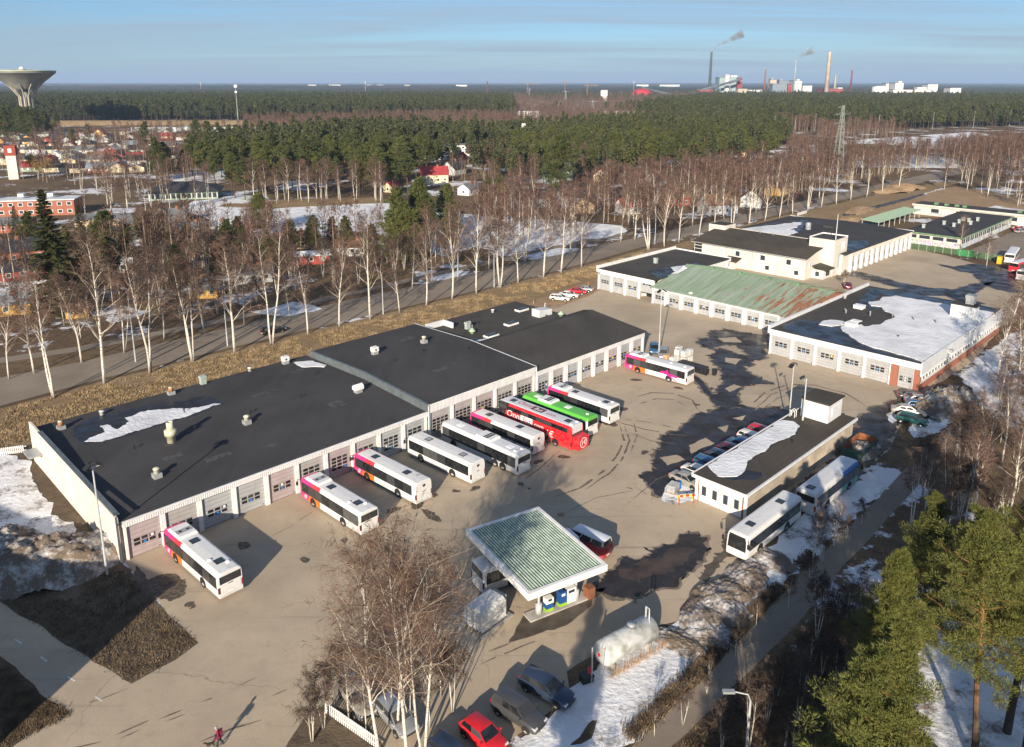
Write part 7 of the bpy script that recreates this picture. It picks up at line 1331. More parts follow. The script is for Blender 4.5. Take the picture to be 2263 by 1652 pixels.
# named houses beyond the street
for a in ((960, 402, 'cream', 'red', 13, 9, 4.2, 3.4, R(10)), (1002, 385, 'grey', 'black', 11, 9, 3.5, 3.6, R(60)), (1015, 362, 'cream', 'red', 11, 8, 3.5, 3.0, R(70)), (866, 424, 'cream', 'red', 6, 5, 2.6, 1.8, R(60)), (1140, 430, 'mint', 'black', 10, 9, 4.5, 3.2, R(10)), (1232, 398, 'green', 'green2' if 0 else 'grey', 13, 9, 5.0, 3.4, R(20)), (1172, 455, 'grey', 'black', 12, 8, 3.8, 2.8, R(8)), (1300, 468, 'tan', 'brown', 11, 8, 3.2, 2.8, R(70)), (1265, 455, 'blue', 'black', 11, 8, 4, 2.8, R(10)), (1330, 400, 'cream', 'tile', 9, 7, 3.2, 3.0, R(75)), (1365, 352, 'cream', 'brown', 10, 8, 5.2, 1.4, R(30)), (1440, 345, 'white', 'red', 11, 8, 3.5, 3.2, R(65)), (1465, 322, 'ochre', 'tile', 9, 8, 4.2, 2.6, R(80)), (1190, 342, 'ochre', 'grey', 9, 8, 4.2, 2.8, R(70)), (1485, 452, 'red', 'brown', 12, 8, 3.4, 2.6, R(10)), (1395, 470, 'white', 'red', 10, 8, 3.0, 2.4, R(15)), (1450, 420, 'grey', 'snowy', 9, 7, 3, 2, R(70)), (1605, 402, 'brick', 'black', 11, 8, 3.2, 2.2, R(20)), (1585, 470, 'grey', 'brown', 12, 9, 3.8, 3.2, R(15)), (1660, 455, 'white', 'black', 10, 8, 3.6, 3.2, R(70)), (1640, 345, 'tan', 'tile', 10, 8, 3.5, 3.0, R(70)), (1545, 330, 'ochre', 'tile', 9, 7, 3.2, 2.8, R(60)), (1715, 430, 'ochre', 'brown', 9, 7, 3.2, 2.6, R(50)), (1035, 430, 'white', 'grey', 8, 6, 3, 2, R(60)), (1290, 350, 'white', 'snowy', 9, 7, 3.2, 2.4, R(40)), (1560, 262, 'white', 'black', 12, 9, 6, 3.4, R(60)), (1590, 264, 'white', 'grey', 12, 9, 6, 3.4, R(60)), (1530, 270, 'cream', 'tile', 10, 8, 4, 3, R(20))): house(*a)
# garden side on the left
house(25, 575, 'brick', 'black', 15, 10, 3.2, 2.6, R(40), label='dark-roofed brick house with white gable boards at the spruces'); house(60, 610, 'red', 'black', 12, 8, 2.6, 1.8, R(40), label='low dark house with white slatted porch below the brick house')
house(235, 498, 'tan', 'grey', 17, 9, 2.8, 1.2, R(8)); house(345, 505, 'brown', 'grey', 20, 11, 2.8, 1.8, R(12)); house(300, 528, 'grey', 'bluegrey', 15, 9, 2.6, 1.0, R(15)); house(385, 488, 'blue', 'grey', 9, 8, 2.8, 1.6, R(15)); house(420, 516, 'white', 'bluegrey', 16, 9, 2.7, 1.0, R(18)); house(480, 512, 'white', 'pale', 13, 8, 2.6, 1.0, R(18)); house(465, 545, 'tan', 'pale', 16, 8, 2.6, 0.8, R(20)); house(555, 538, 'cream', 'snowy', 12, 9, 2.7, 1.4, R(20)); house(655, 545, 'tan', 'brown', 12, 9, 2.8, 1.8, R(20)); house(688, 580, 'red', 'snowy', 10, 6, 2.5, 0.6, R(15), chim=False, label='small red garage with snow on its flat roof at the pines'); house(30, 510, 'brick', 'grey', 12, 9, 2.8, 1.6, R(15)); house(260, 600, 'white', 'snowy', 7, 5, 2.3, 1.0, R(20), chim=False); house(172, 700, 'ochre', 'brown', 4, 3, 2, 0.9, R(20), chim=False, label='tiny ochre garden shed at the foot of the spruce'); house(330, 620, 'white', 'grey', 9, 7, 2.6, 1.6, R(20)); house(460, 655, 'ochre', 'grey', 5, 4, 2.2, 1, R(10), chim=False, label='small yellow playhouse among the street trees'); house(20, 690, 'ochre', 'bluegrey', 9, 7, 2.6, 1.4, R(25)); house(110, 655, 'white', 'snowy', 10, 7, 2.6, 1.2, R(25)); house(560, 620, 'grey', 'grey', 9, 6, 2.5, 1.3, R(20)); house(780, 560, 'white', 'brown', 9, 7, 2.6, 1.5, R(10))
# suburb before the noise barrier
wc = ['white'] * 5 + ['cream'] * 4 + ['ochre', 'tan', 'brick', 'green', 'grey', 'red']; rc_ = ['black'] * 5 + ['grey'] * 3 + ['red', 'red', 'brown', 'snowy', 'bluegrey']
for j, yy in enumerate((300, 308, 317, 327, 338, 350, 363, 378)):
    n = 13 - j // 2
    for i in range(n):
        x = 15 + i * (560 - 12 * j) / n + hr.uniform(-9, 9) + (j % 2) * 15
        if 20 < x < 60 and yy > 345: continue
        if x > 330 and yy > 360: continue
        house(x, yy + hr.uniform(-3, 3), hr.choice(wc), hr.choice(rc_), hr.choice((9, 10, 11, 12, 15)), 8, 2.7, hr.choice((1.5, 1.9, 2.7)), R(hr.choice((15, 100)) + hr.uniform(-8, 8)), hr.random() < 0.5, hr.random() < 0.25)
# larger buildings of the quarter
def block(x, y, L, D, h, rz, wall, label, roof='houseroof_grey', floors=3, bands=True, name='apartment_block'):
    p = G(x, y); o = empty(name, p, rz); tag(o, label, 'building'); HOUSES.append((p.x, p.y, L * 0.5)); a, b_ = L / 2, D / 2
    MB().box(-a, a, -b_, b_, 0, h).build('wall', wall, o); box('roof', -a - 0.4, a + 0.4, -b_ - 0.4, b_ + 0.4, h, h + 0.4, roof, o)
    for f_ in range(floors):
        z = (f_ + 0.55) * h / floors; n = max(3, int(L / 3.2))
        for i in range(n):
            for s in (-1, 1):
                w__ = put('window', WIN, o, ((i + 0.5) * L / n - a, s * b_, z)); w__.rotation_euler = (0, 0, 0 if s < 0 else math.pi); w__.scale = (1.5, 1, 1.1); put('pane', WPN, w__)
        for i in range(2):
            for s in (-1, 1): w__ = put('window', WIN, o, (s * a, (i - 0.5) * D * 0.5, z)); w__.rotation_euler = (0, 0, R(90) * s); put('pane', WPN, w__)
    return o
block(960, 352, 46, 12, 9, R(8), 'house_white', 'white three-storey flats half hidden behind the pine wood'); block(1118, 322, 42, 12, 11, R(4), 'house_cream', 'cream flats with tall chimney behind the pines'); block(1195, 300, 34, 12, 10, R(0), 'house_white', 'small white flats right behind the chimneyed flats'); block(1285, 305, 26, 12, 10, R(10), 'house_white', 'white flats seen between pines beyond the ochre house')
block(1165, 260, 30, 14, 9, R(10), 'house_white', 'white building in the forest gap beneath the power lines'); block(1360, 258, 55, 16, 8, R(-4), 'house_grey', 'long grey roofed building in the far clearing')
tag(MB().box(-1.5, 1.5, -1.5, 1.5, 0, 17).build('chimney', 'house_grey', None, loc=G(1157, 322)), 'square grey chimney rising from the pines', 'chimney')
br = block(60, 474, 36, 10, 5.6, R(12), 'brick_red', 'brick row building with pale sheet metal roof and roof boxes', 'houseroof_pale', 2)
for x in (-12, -2, 8): box('roof_box', x, x + 2, -1, 1, 6.6, 7.8, 'houseroof_pale', br)
pv = empty('pavilion', G(412, 436), R(15)); pv.scale = (0.68, 0.68, 0.8); tag(pv, 'wide grey-green pavilion with dark hipped roof by the snow field', 'building'); HOUSES.append((pv.location.x, pv.location.y, 17))
MB().box(-20, 20, -12, 12, 0, 4).build('wall', 'house_green', pv); MB().add([(-22, -14, 4), (22, -14, 4), (22, 14, 4), (-22, 14, 4), (-8, 0, 8.5), (8, 0, 8.5)], [(0, 1, 5, 4), (1, 2, 5), (2, 3, 4, 5), (3, 0, 4)]).build('roof', 'houseroof_black', pv)
for i in range(14): box('pillar', -19.5 + i * 3, -19.2 + i * 3, -12.3, -12.0, 0, 4, 'trim_white', pv); 
for i in range(13): box('window', -18.9 + i * 3, -16.8 + i * 3, -12.1, -12.0, 0.8, 3.2, 'glass_house', pv)
tw2 = empty('hose_tower', G(33, 396), R(20)); tag(tw2, 'slim cream tower with red top and small window', 'tower'); MB().box(-2.2, 2.2, -2.2, 2.2, 0, 12).build('shaft', 'wall_cream', tw2); MB().box(-2.5, 2.5, -2.5, 2.5, 12, 17).build('top', 'house_red', tw2); box('window', -0.8, 0.8, -2.56, -2.501, 13.5, 15.5, 'trim_white', tw2)
# noise bank and barrier
bk = MB(); P0, P1 = G(-150, 279), G(1000, 276); n = 60; d = (P1 - P0); nn = Vector((-d.y, d.x, 0)).normalized()
prof = [(0, 0), (8, 4.5), (14, 5.2), (26, 0)]
for i in range(n + 1):
    for a, z in prof: q = P0 + d * i / n + nn * (a + 2 * noise.noise(Vector((i * 0.4, a, 0)))); bk.v.append((q.x, q.y, z + (0.5 * noise.noise(Vector((i * 0.7, a, 2))) if z else 0)))
for i in range(n):
    for k in range(3): bk.f.append([i * 4 + k, (i + 1) * 4 + k, (i + 1) * 4 + k + 1, i * 4 + k + 1]); bk.m.append(0)
tag(bk.build('noise_bank', 'ground_grass', None, True), kind='structure')
nb_ = empty('noise_barrier', G(290, 292), 0); tag(nb_, 'long pale noise barrier of grey panels before the grass bank', 'barrier'); P0, P1 = G(290, 292), G(1060, 290); d = P1 - P0; nb_.rotation_euler = (0, 0, math.atan2(d.y, d.x)); n = 62; wd_ = d.length / n
pm = MB().box(0.1, wd_ - 0.1, -0.1, 0.1, 0, 4.6).mesh('panel', mat('barrier_grey', (0.40, 0.47, 0.50), 0.6, var=0.1, scale=0.1)); pm2 = MB().box(-0.15, 0.15, -0.2, 0.2, 0, 5.0).mesh('post', 'frame_grey')
for i in range(n): put('panel', pm, nb_, (i * wd_, 0, 0)); put('post', pm2, nb_, (i * wd_, 0, 0))

# ================================================================== the scattered woods
def single(kinds, h0, poly, n, hs, name, label, cat, group, mind=3.0, parts=('trunk', 'crown')):
    for p in scatter(poly, n, mind=mind): plant(name, r5.choice(kinds), p, r5.uniform(*hs), h0, label, cat, group, parts=parts)
# specimen trees
for x, y, yt, k, lb in ((128, 690, 420, 0, 'tallest dark spruce among the gardens on the left'), (185, 560, 455, 1, 'narrow dark spruce beside the tallest spruce'), (40, 530, 455, 1, 'broad young spruce below the brick row building')): plant('spruce_tree', spr[k], G(x, y), HT(x, y, yt), 22 if k == 0 else 18, lb, 'spruce', None)
rdp = [pine(300, 12, 0.06, 60, 5, 60, 0.45, 0.26, 'needle_pine', 5, 0.42, 0.18)]
plant('cembra_pine', rdp[0], G(577, 516), HT(577, 516, 434), 12, 'round dense dark green pine on the snow field edge', 'pine', None)
for x, y, yt in ((225, 600, 470), (215, 520, 480), (345, 560, 470), (365, 530, 470), (500, 600, 490), (545, 590, 500), (690, 560, 480), (770, 560, 480), (880, 560, 415), (925, 545, 400), (950, 560, 430), (905, 590, 450), (985, 520, 410), (870, 590, 470), (1000, 560, 440), (930, 520, 405), (60, 560, 470), (160, 600, 500), (250, 640, 520), (280, 590, 500), (420, 590, 500), (470, 610, 520), (600, 600, 510), (640, 570, 490), (735, 540, 480), (820, 590, 500), (180, 680, 560), (310, 540, 465), (400, 640, 540), (520, 560, 480)): plant('pine_tree', pinF[(x + y) % 4], G(x, y), HT(x, y, yt), 17, 'full-crowned pine between the gardens and the street birches', 'pine', 'garden pines left of the ochre and green houses')
for x, y, yt in ((1098, 475, 385), (1075, 470, 395), (1115, 470, 400), (1225, 430, 300)): plant('pine_tree', pinF[x % 4], G(x, y), HT(x, y, yt), 17, 'dense pine standing beside the mint green house', 'pine', 'pines by the mint house')
for x, y, yt in ((360, 400, 305), (345, 398, 320), (375, 396, 315), (405, 390, 330), (318, 330, 270), (440, 330, 265), (470, 345, 270), (125, 285, 245), (195, 312, 275), (-5, 302, 225), (18, 303, 222), (36, 300, 228), (52, 303, 232), (66, 301, 236), (80, 303, 242), (95, 300, 246), (8, 296, 222), (28, 296, 226), (45, 297, 232), (60, 296, 238), (110, 298, 252), (75, 297, 240), (10, 320, 250), (160, 325, 285)): plant('pine_tree', pinF[(x * 3 + y) % 4], G(x, y), min(26, HT(x, y, yt)), 17, 'dark pine standing alone among the suburb roofs', 'pine', 'single pines of the suburb')
for x, y, h in ((70, 392, 11), (95, 388, 10), (110, 394, 9), (85, 398, 8)): plant('willow_bush', wil[0], G(x, y), h, 9, 'yellow-twigged willow beside the hose tower', 'willow', 'yellow willows by the tower', parts=BM)
# pine wood in the middle
single(pinM, 18, [(420, 405), (520, 440), (560, 446), (760, 446), (905, 440), (985, 375), (890, 360), (700, 365), (480, 370), (400, 380)], 112, (15, 21), 'pine_tree', 'pine of the front edge of the middle pine wood', 'pine', 'front pines of the middle wood', 4.2)
single(birM, 16, [(560, 452), (650, 450), (800, 448), (850, 452), (850, 440), (560, 440)], 24, (13, 18), 'birch_tree', 'pale birch at the edge of the pine wood by the snow field', 'birch', 'birches edging the pine wood', 4, BM)
single(birM, 16, [(1100, 560), (1240, 540), (1400, 505), (1600, 470), (1850, 415), (2050, 372), (1900, 360), (1650, 400), (1400, 430), (1200, 470), (1050, 480)], 105, (12, 19), 'birch_tree', 'bare birch in the dense stand between street and wooded houses', 'birch', 'dense birch stand beyond the street', 4.0, BM)
single(birD, 11, [(-20, 780), (180, 750), (450, 700), (750, 640), (1000, 590), (1000, 540), (700, 600), (420, 560), (200, 560), (-20, 620)], 70, (5, 12), 'bare_tree', 'bare brown garden tree behind the street birches', 'tree', 'bare garden trees behind the street', 4.0, BM)
single(birM, 16, [(150, 480), (300, 490), (480, 470), (540, 425), (330, 400), (150, 420)], 26, (10, 17), 'birch_tree', 'bare birch between brick row building and pavilion', 'birch', 'birches by the pavilion', 5.0, BM)
single(pinM, 18, [(1130, 400), (1300, 400), (1500, 380), (1720, 370), (1720, 330), (1500, 320), (1300, 320), (1130, 335)], 125, (14, 20), 'pine_tree', 'pine scattered among the houses of the wooded quarter', 'pine', 'pines among the wooded houses', 5.0)
single(birM, 16, [(2060, 420), (2180, 380), (2300, 360), (2320, 470), (2200, 460)], 45, (12, 18), 'birch_tree', 'bare birch on the far corner beyond the sand heaps', 'birch', 'birches beyond the sand heaps', 4.0, BM)
single(birD, 11, [(2060, 1010), (2160, 930), (2280, 800), (2330, 1000), (2260, 1200), (2100, 1200), (2020, 1120)], 36, (3.5, 8), 'bare_shrub', 'reddish bare thicket bush on the snowy ground beyond the wash hall', 'shrub', 'thicket bushes beyond the wash hall', 2.6, BM)
single(birD, 11, [(1560, 1700), (1700, 1560), (1800, 1420), (1900, 1330), (1960, 1500), (1850, 1720)], 60, (3, 6.5), 'bare_shrub', 'brown leafless bush between path and pine wood', 'shrub', 'bushes between path and pines', 2.0, BM)
single(birD, 11, [(1400, 1640), (1560, 1490), (1700, 1345), (1850, 1180), (1900, 1120), (1930, 1130), (1800, 1290), (1640, 1450), (1480, 1640)], 26, (1.5, 3.6), 'bare_shrub', 'small twiggy bush on the ploughed bank beside the path', 'shrub', 'twiggy bushes on the ploughed bank', 2.0, BM)
for x, y, h, lb in ((1660, 590, 6.5, 'tall bare shrub in front of the beige office wall'), (1738, 608, 3.6, 'round bare shrub below the office windows'), (1865, 632, 3.8, 'reddish bare shrub at the office entrance porch'), (1555, 575, 6, 'bare brown tree at the stair end of the office')): plant('bare_shrub', birD[int(x) % 3], G(x, y), h, 11, lb, 'shrub', None, parts=BM)
plant('birch_tree', bir1[0], G(2015 + 108, 553), 10, 17, 'single birch in front of the graffiti wall', 'birch', None, parts=BM); plant('birch_tree', bir1[2], G(2180, 590), 9, 17, 'thin birch at the mesh fence by the parked buses', 'birch', None, parts=BM)
# trees at the photographer's feet, below the frame: their shade falls over path, tank and car park
for i, (x, y, h, k) in enumerate(((14, 20, 18, 0), (22, 22, 17, 1), (30, 18, 19, 2), (37, 24, 18, 0), (8, 16, 17, 1), (45, 20, 18, 1), (26, 10, 18, 2), (-2, 22, 16, 0), (33, 27, 17, 1), (18, 28, 15, 0), (42, 30, 16, 0))): plant('pine_tree', pinN[k], Vector((x, y, 0)), h, 19, 'pine of the near wood shading the path and the snow', 'pine', 'pines shading the path')

# ---------------------------------------------------------------- far woods as one mass: instances on points
def lowpine(seed, h, n, m, rad, cb):
    r = random.Random(seed); mb = MB(); mb.tube([(0, 0, 0), (0, 0, h * 0.95)], [0.22, 0.05], 4, 0, False)
    for i in range(n):
        s = r.random(); z = h * (cb + (1 - cb) * s); q = rad * (0.5 + 0.9 * math.sin(math.pi * min(1, 0.25 + 0.72 * s))) * (1 - 0.5 * s ** 3) * math.sqrt(r.random()); a = r.uniform(0, 6.28); p = Vector((q * math.cos(a), q * math.sin(a), z)); dd = (rv_(r) + Vector((math.cos(a), math.sin(a), 0.7)) * 0.7).normalized(); e = dd.cross(rv_(r)).normalized() * r.uniform(0.35, 0.6); mb.add([p - e, p + e, p + dd * r.uniform(0.8, 1.5)], [(0, 1, 2)], 1)
    return mb.mesh('far_pine', ['pine_bark', m])
def lowbirch(seed, h, n):
    r = random.Random(seed); mb = MB(); mb.tube([(0, 0, 0), (0, 0, h)], [0.16, 0.03], 4, 0, False)
    for i in range(n):
        s = r.random() ** 0.8; z = h * (0.3 + 0.68 * s); q = 2.2 * (1.1 - s * 0.8) * math.sqrt(r.random()); a = r.uniform(0, 6.28); p = Vector((q * math.cos(a), q * math.sin(a), z)); dd = (rv_(r) * 0.6 + Vector((math.cos(a) * 0.5, math.sin(a) * 0.5, 0.7))).normalized(); e = dd.cross(rv_(r)).normalized() * 0.07; mb.add([p - e, p + e, p + dd * r.uniform(0.9, 1.8)], [(0, 1, 2)], 1)
    return mb.mesh('far_birch', ['birch_limb', 'birch_twig'])
def src(name, meshes):
    c = bpy.data.collections.new(name)
    for me in meshes: c.objects.link(bpy.data.objects.new(name, me))
    return c
C_pine = src('far_pine_source', [lowpine(400 + i, 18 - 2 * (i % 3), 240, 'needle_far', 1.7 + 0.2 * (i % 3), 0.30 + 0.05 * (i % 4)) for i in range(6)]); C_mix = src('far_birch_source', [lowbirch(410 + i, 14, 190) for i in range(4)])
def inst_group(name, coll, s0, s1):
    g_ = bpy.data.node_groups.new(name, 'GeometryNodeTree'); g_.interface.new_socket('Geometry', in_out='INPUT', socket_type='NodeSocketGeometry'); g_.interface.new_socket('Geometry', in_out='OUTPUT', socket_type='NodeSocketGeometry')
    a, o_ = g_.nodes.new('NodeGroupInput'), g_.nodes.new('NodeGroupOutput'); ip = g_.nodes.new('GeometryNodeInstanceOnPoints'); ci = g_.nodes.new('GeometryNodeCollectionInfo'); ci.inputs['Collection'].default_value = coll; ci.inputs['Separate Children'].default_value = True; ci.inputs['Reset Children'].default_value = True
    rt = g_.nodes.new('FunctionNodeRandomValue'); rt.data_type = 'FLOAT_VECTOR'; rt.inputs[1].default_value = (0, 0, 6.28); rs = g_.nodes.new('FunctionNodeRandomValue'); rs.data_type = 'FLOAT'; rs.inputs[2].default_value = s0; rs.inputs[3].default_value = s1; rs.inputs['Seed'].default_value = 5
    L = g_.links.new; L(a.outputs[0], ip.inputs['Points']); L(ci.outputs[0], ip.inputs['Instance']); ip.inputs['Pick Instance'].default_value = True; L(rt.outputs[0], ip.inputs['Rotation']); L(rs.outputs[1], ip.inputs['Scale']); L(ip.outputs[0], o_.inputs[0]); return g_
GP = inst_group('far_pines', C_pine, 0.65, 1.25); GT = inst_group('tall_pines', C_pine, 0.8, 1.45); GB = inst_group('far_birches', C_mix, 0.7, 1.25)
def wood(name, poly, spacing, gp, world=False, r=r5, keep=None):
    wp = [Vector(q) for q in poly] if world else [G(*q) for q in poly]; xs = [q.x for q in wp]; ys = [q.y for q in wp]; me = bpy.data.meshes.new(name); vs = []; y = min(ys)
    while y < max(ys):
        x = min(xs)
        while x < max(xs):
            p = (x + r.uniform(-.45, .45) * spacing, y + r.uniform(-.45, .45) * spacing, 0)
            if inside(p, wp) and not any(abs(p[0] - hx) < hr_ and abs(p[1] - hy) < hr_ for hx, hy, hr_ in HOUSES) and (keep is None or keep(p)): vs.append(p)
            x += spacing
        y += spacing
    me.from_pydata(vs, [], []); o = put(name, me); o.modifiers.new('trees', 'NODES').node_group = gp; o['kind'] = 'stuff'; return len(vs)
nzk = lambda f, k, s=0: (lambda p: noise.noise(Vector((p[0] * f, p[1] * f, s))) > k)
cnt = []
cnt.append(wood('pine_wood', [(420, 375), (700, 362), (900, 358), (985, 372), (1130, 345), (1140, 320), (1000, 308), (800, 305), (600, 318), (480, 340)], 6.0, GP))
cnt.append(wood('pine_wood', [(1130, 345), (1500, 325), (1750, 325), (1720, 285), (1500, 280), (1130, 305)], 6.5, GP, keep=nzk(0.012, -0.35)))
cnt.append(wood('pine_wood', [(1020, 400), (1130, 415), (1300, 405), (1500, 385), (1700, 372), (1700, 335), (1500, 330), (1130, 345), (1000, 360)], 10.0, GP, keep=nzk(0.02, -0.3, 31)))
cnt.append(wood('birch_wood', [(1000, 440), (1130, 425), (1300, 410), (1300, 370), (1100, 360), (1000, 370)], 9.0, GB, keep=nzk(0.02, -0.3, 32)))
cnt.append(wood('pine_wood', [(-200, 268), (130, 268), (600, 266), (1000, 264), (1140, 262), (1135, 240), (1130, 225), (500, 224), (-300, 224)], 6.5, GT, keep=nzk(0.012, -0.42, 21)))
cnt.append(wood('birch_wood', [(540, 298), (800, 300), (1000, 300), (1140, 295), (1140, 268), (800, 270), (540, 284)], 7.0, GB, keep=nzk(0.01, -0.2, 1)))
cnt.append(wood('birch_wood', [(1130, 300), (1500, 285), (1800, 300), (1830, 330), (2000, 300), (1800, 262), (1500, 250), (1140, 256)], 8.0, GB, keep=nzk(0.01, -0.25, 2)))
cnt.append(wood('birch_wood', [(1500, 430), (1720, 400), (1850, 385), (2100, 345), (2263, 330), (2400, 345), (2263, 380), (2060, 372), (1850, 410), (1600, 465)], 4.8, GB, keep=nzk(0.02, -0.3, 3)))
cnt.append(wood('birch_wood', [(1050, 475), (1250, 440), (1450, 415), (1600, 400), (1600, 440), (1400, 490), (1150, 530), (1050, 520)], 6.5, GB, keep=nzk(0.025, -0.2, 14)))
cnt.append(wood('birch_wood', [(1720, 400), (1740, 340), (1800, 335), (1860, 345), (1850, 385)], 7.0, GB))
cnt.append(wood('birch_wood', [(0, 400), (150, 410), (330, 400), (420, 430), (420, 400), (560, 330), (560, 300), (300, 300), (0, 330)], 11.0, GB))
cnt.append(wood('birch_wood', [(-50, 700), (200, 640), (600, 600), (1000, 530), (1000, 510), (800, 540), (600, 550), (400, 540), (100, 600)], 4.8, GB, keep=nzk(0.03, -0.25, 4)))
cnt.append(wood('pine_wood', [(1400, 275), (1700, 283), (1800, 290), (2300, 280), (2500, 240), (2300, 230), (1900, 224), (1560, 228), (1420, 250)], 7.0, GT, keep=nzk(0.012, -0.38, 22)))
cnt.append(wood('birch_wood', [(1130, 250), (1420, 246), (1560, 226), (1500, 212), (1130, 214)], 13.0, GB, keep=nzk(0.004, -0.3, 5)))
cnt.append(wood('pine_wood', [(1140, 258), (1300, 262), (1420, 256), (1410, 246), (1200, 248)], 14.0, GP, keep=nzk(0.006, 0.0, 6)))
far_r = random.Random(77)
cnt.append(wood('birch_wood', [(-2600, 1950, 0), (2600, 1950, 0), (3600, 3100, 0), (-3600, 3100, 0)], 25.0, GB, True, far_r, nzk(0.0018, -0.12, 7)))
cnt.append(wood('pine_wood', [(-2000, 1900, 0), (2600, 1900, 0), (4000, 3600, 0), (-4000, 3600, 0)], 24.0, GP, True, far_r, nzk(0.0018, 0.02, 8)))
print('far trees', cnt, sum(cnt))
# canopy of the forests out to the horizon: rolling crown layer, broken by noise
m, t, b = newmat('far_canopy', 0.95, 0.05); p = posn(t); c = mixn(t, rng(t, noisen(t, p, 0.0016, 5, 0.6), 0.44, 0.56), (0.045, 0.056, 0.032), (0.095, 0.072, 0.058)); c = mixn(t, rng(t, noisen(t, p, 0.02, 5, 0.7), 0.35, 0.7, 0, 0.6), c, (0.028, 0.036, 0.022)); t.links.new(c, b.inputs['Base Color'])
fcn = MB(); ny, nx = 150, 300
for j in range(ny + 1):
    yy = 2500 * (40000 / 2500) ** (j / ny); hw_ = yy * 0.85
    for i in range(nx + 1):
        x = -hw_ + 2 * hw_ * i / nx; q = Vector((x * 0.006, yy * 0.006, 3)); z = 11 + 6 * noise.noise(q) + 5 * noise.noise(q * 3.1) + 5 * noise.noise(q * 9.3) + (18 * max(0, noise.noise(Vector((x * 0.0002, yy * 0.0002, 9)))) if yy > 5000 else 0); fcn.v.append((x, yy, z if j else -0.5))
for j in range(ny):
    for i in range(nx): k0 = j * (nx + 1) + i; fcn.f.append([k0, k0 + 1, k0 + nx + 2, k0 + nx + 1]); fcn.m.append(0)
tag(fcn.build('far_forest', 'far_canopy'), kind='stuff')

# ================================================================== skyline
def at(x, Y): return Vector(((x - CX) / FP * (Y * CT + H * ST), Y, 0))      # a place Y metres off, in the picture column x
def zof(y, Y): k = (PY - y) / FP; return Y * (k * CT - ST) / (CT + k * ST) + H     # height that shows in row y at that distance
wt = empty('water_tower', at(66, 900), 0); tag(wt, 'funnel-shaped concrete water tower with white dome on its deck', 'water tower')
def px2m(n, Y): return n / FP * (Y * CT + H * ST)
Yt = 900; zt_ = zof(163, Yt); zr = zof(158, Yt); R1 = px2m(64, Yt); zc2 = zof(195, Yt); R2 = px2m(24, Yt); 
mat('tower_concrete', (0.24, 0.245, 0.22), 0.9, var=0.12, scale=0.1); mat('tower_pale', (0.36, 0.33, 0.28), 0.9, var=0.15, scale=0.2)
MB().lathe([(R2 * 0.9, zc2 - 1.5), (R2, zc2), (R1 * 0.62, zof(182, Yt)), (R1 * 0.97, zt_), (R1, zt_ + 0.3), (R1, zr), (R1 * 0.96, zr), (R1 * 0.3, zr + 1.5)], 48).build('funnel', 'tower_concrete', wt, True)
MB().lathe([(R1 * 1.0, zr - 0.3), (R1 * 1.012, zr - 0.3), (R1 * 1.012, zr + 0.9), (R1 * 1.0, zr + 0.9)], 48).build('rim', mat('tower_rim', (0.40, 0.45, 0.30), 0.8), wt, True)
MB().lathe([(2.2, zr + 1.2), (2.6, zr + 2.5), (2.4, zr + 3.6), (1.4, zr + 4.6), (0.3, zr + 5)], 16).build('radar_dome', 'paint_white', wt, True); MB().lathe([(4.5, zr + 1), (4.5, zr + 2.2)], 16).build('deck_house', 'tower_pale', wt); MB().tube([(4, 0, zr + 1), (4, 0, zr + 5)], 0.15, 4).tube([(-4, 1, zr + 1), (-4, 1, zr + 4.5)], 0.15, 4).build('antenna', 'frame_grey', wt)
MB().lathe([(3.2, 0), (3.2, zc2)], 20).build('core', 'tower_concrete', wt, True)
for k in range(10):
    a = k * 0.6283; ca, sa = math.cos(a), math.sin(a); zf = zof(176, Yt); rf_ = R1 * 0.52
    MB().tube([(ca * R2 * 0.5, sa * R2 * 0.5, 0), (ca * R2 * 0.52, sa * R2 * 0.52, zof(214, Yt)), (ca * R2 * 1.05, sa * R2 * 1.05, zc2), (ca * (rf_ + 1), sa * (rf_ + 1), zof(188, Yt) + 1)], [1.0, 1.0, 0.9, 0.5], 5).build('rib', 'tower_pale', wt)
HOUSES.append((wt.location.x, wt.location.y, 12))
def mast(x, Y, ytop, label, lattice=True, m='galvanised', w0=1.6, name='mast', cat='mast'):
    o = empty(name, at(x, Y), 0.3); h = zof(ytop, Y); tag(o, label, cat)
    if not lattice: MB().tube([(0, 0, 0), (0, 0, h)], [w0, w0 * 0.5], 8).build('shaft', m, o); MB().box(-1.6, 1.6, -0.7, 0.7, h - 3, h).box(-1.2, 1.2, -0.7, 0.7, h - 9, h - 7).build('antenna', 'paint_white', o); return o
    mb = MB(); n = 12
    for i in range(n):
        a, b_ = w0 * (1 - 0.85 * i / n), w0 * (1 - 0.85 * (i + 1) / n); z0, z1 = h * i / n, h * (i + 1) / n; c0_ = [(sx * a, sy * a, z0) for sx, sy in ((-1, -1), (1, -1), (1, 1), (-1, 1))]; c1 = [(sx * b_, sy * b_, z1) for sx, sy in ((-1, -1), (1, -1), (1, 1), (-1, 1))]
        for k in range(4): mb.tube([c0_[k], c1[k]], 0.16, 3, 0, False); mb.tube([c0_[k], c1[(k + 1) % 4]], 0.1, 3, 0, False); mb.tube([c0_[(k + 1) % 4], c1[k]], 0.1, 3, 0, False)
    mb.build('lattice', m, o); return o
mast(527, 930, 188, 'white telephone mast before the pine wood', False, 'pole_grey', 0.35)
py = mast(1848, 395, 233, 'lattice power pylon with cross arms above the birches', True, mat('pylon_grey', (0.17, 0.20, 0.18), 0.6), 2.2, 'power_pylon', 'pylon'); hp = zof(233, 395)
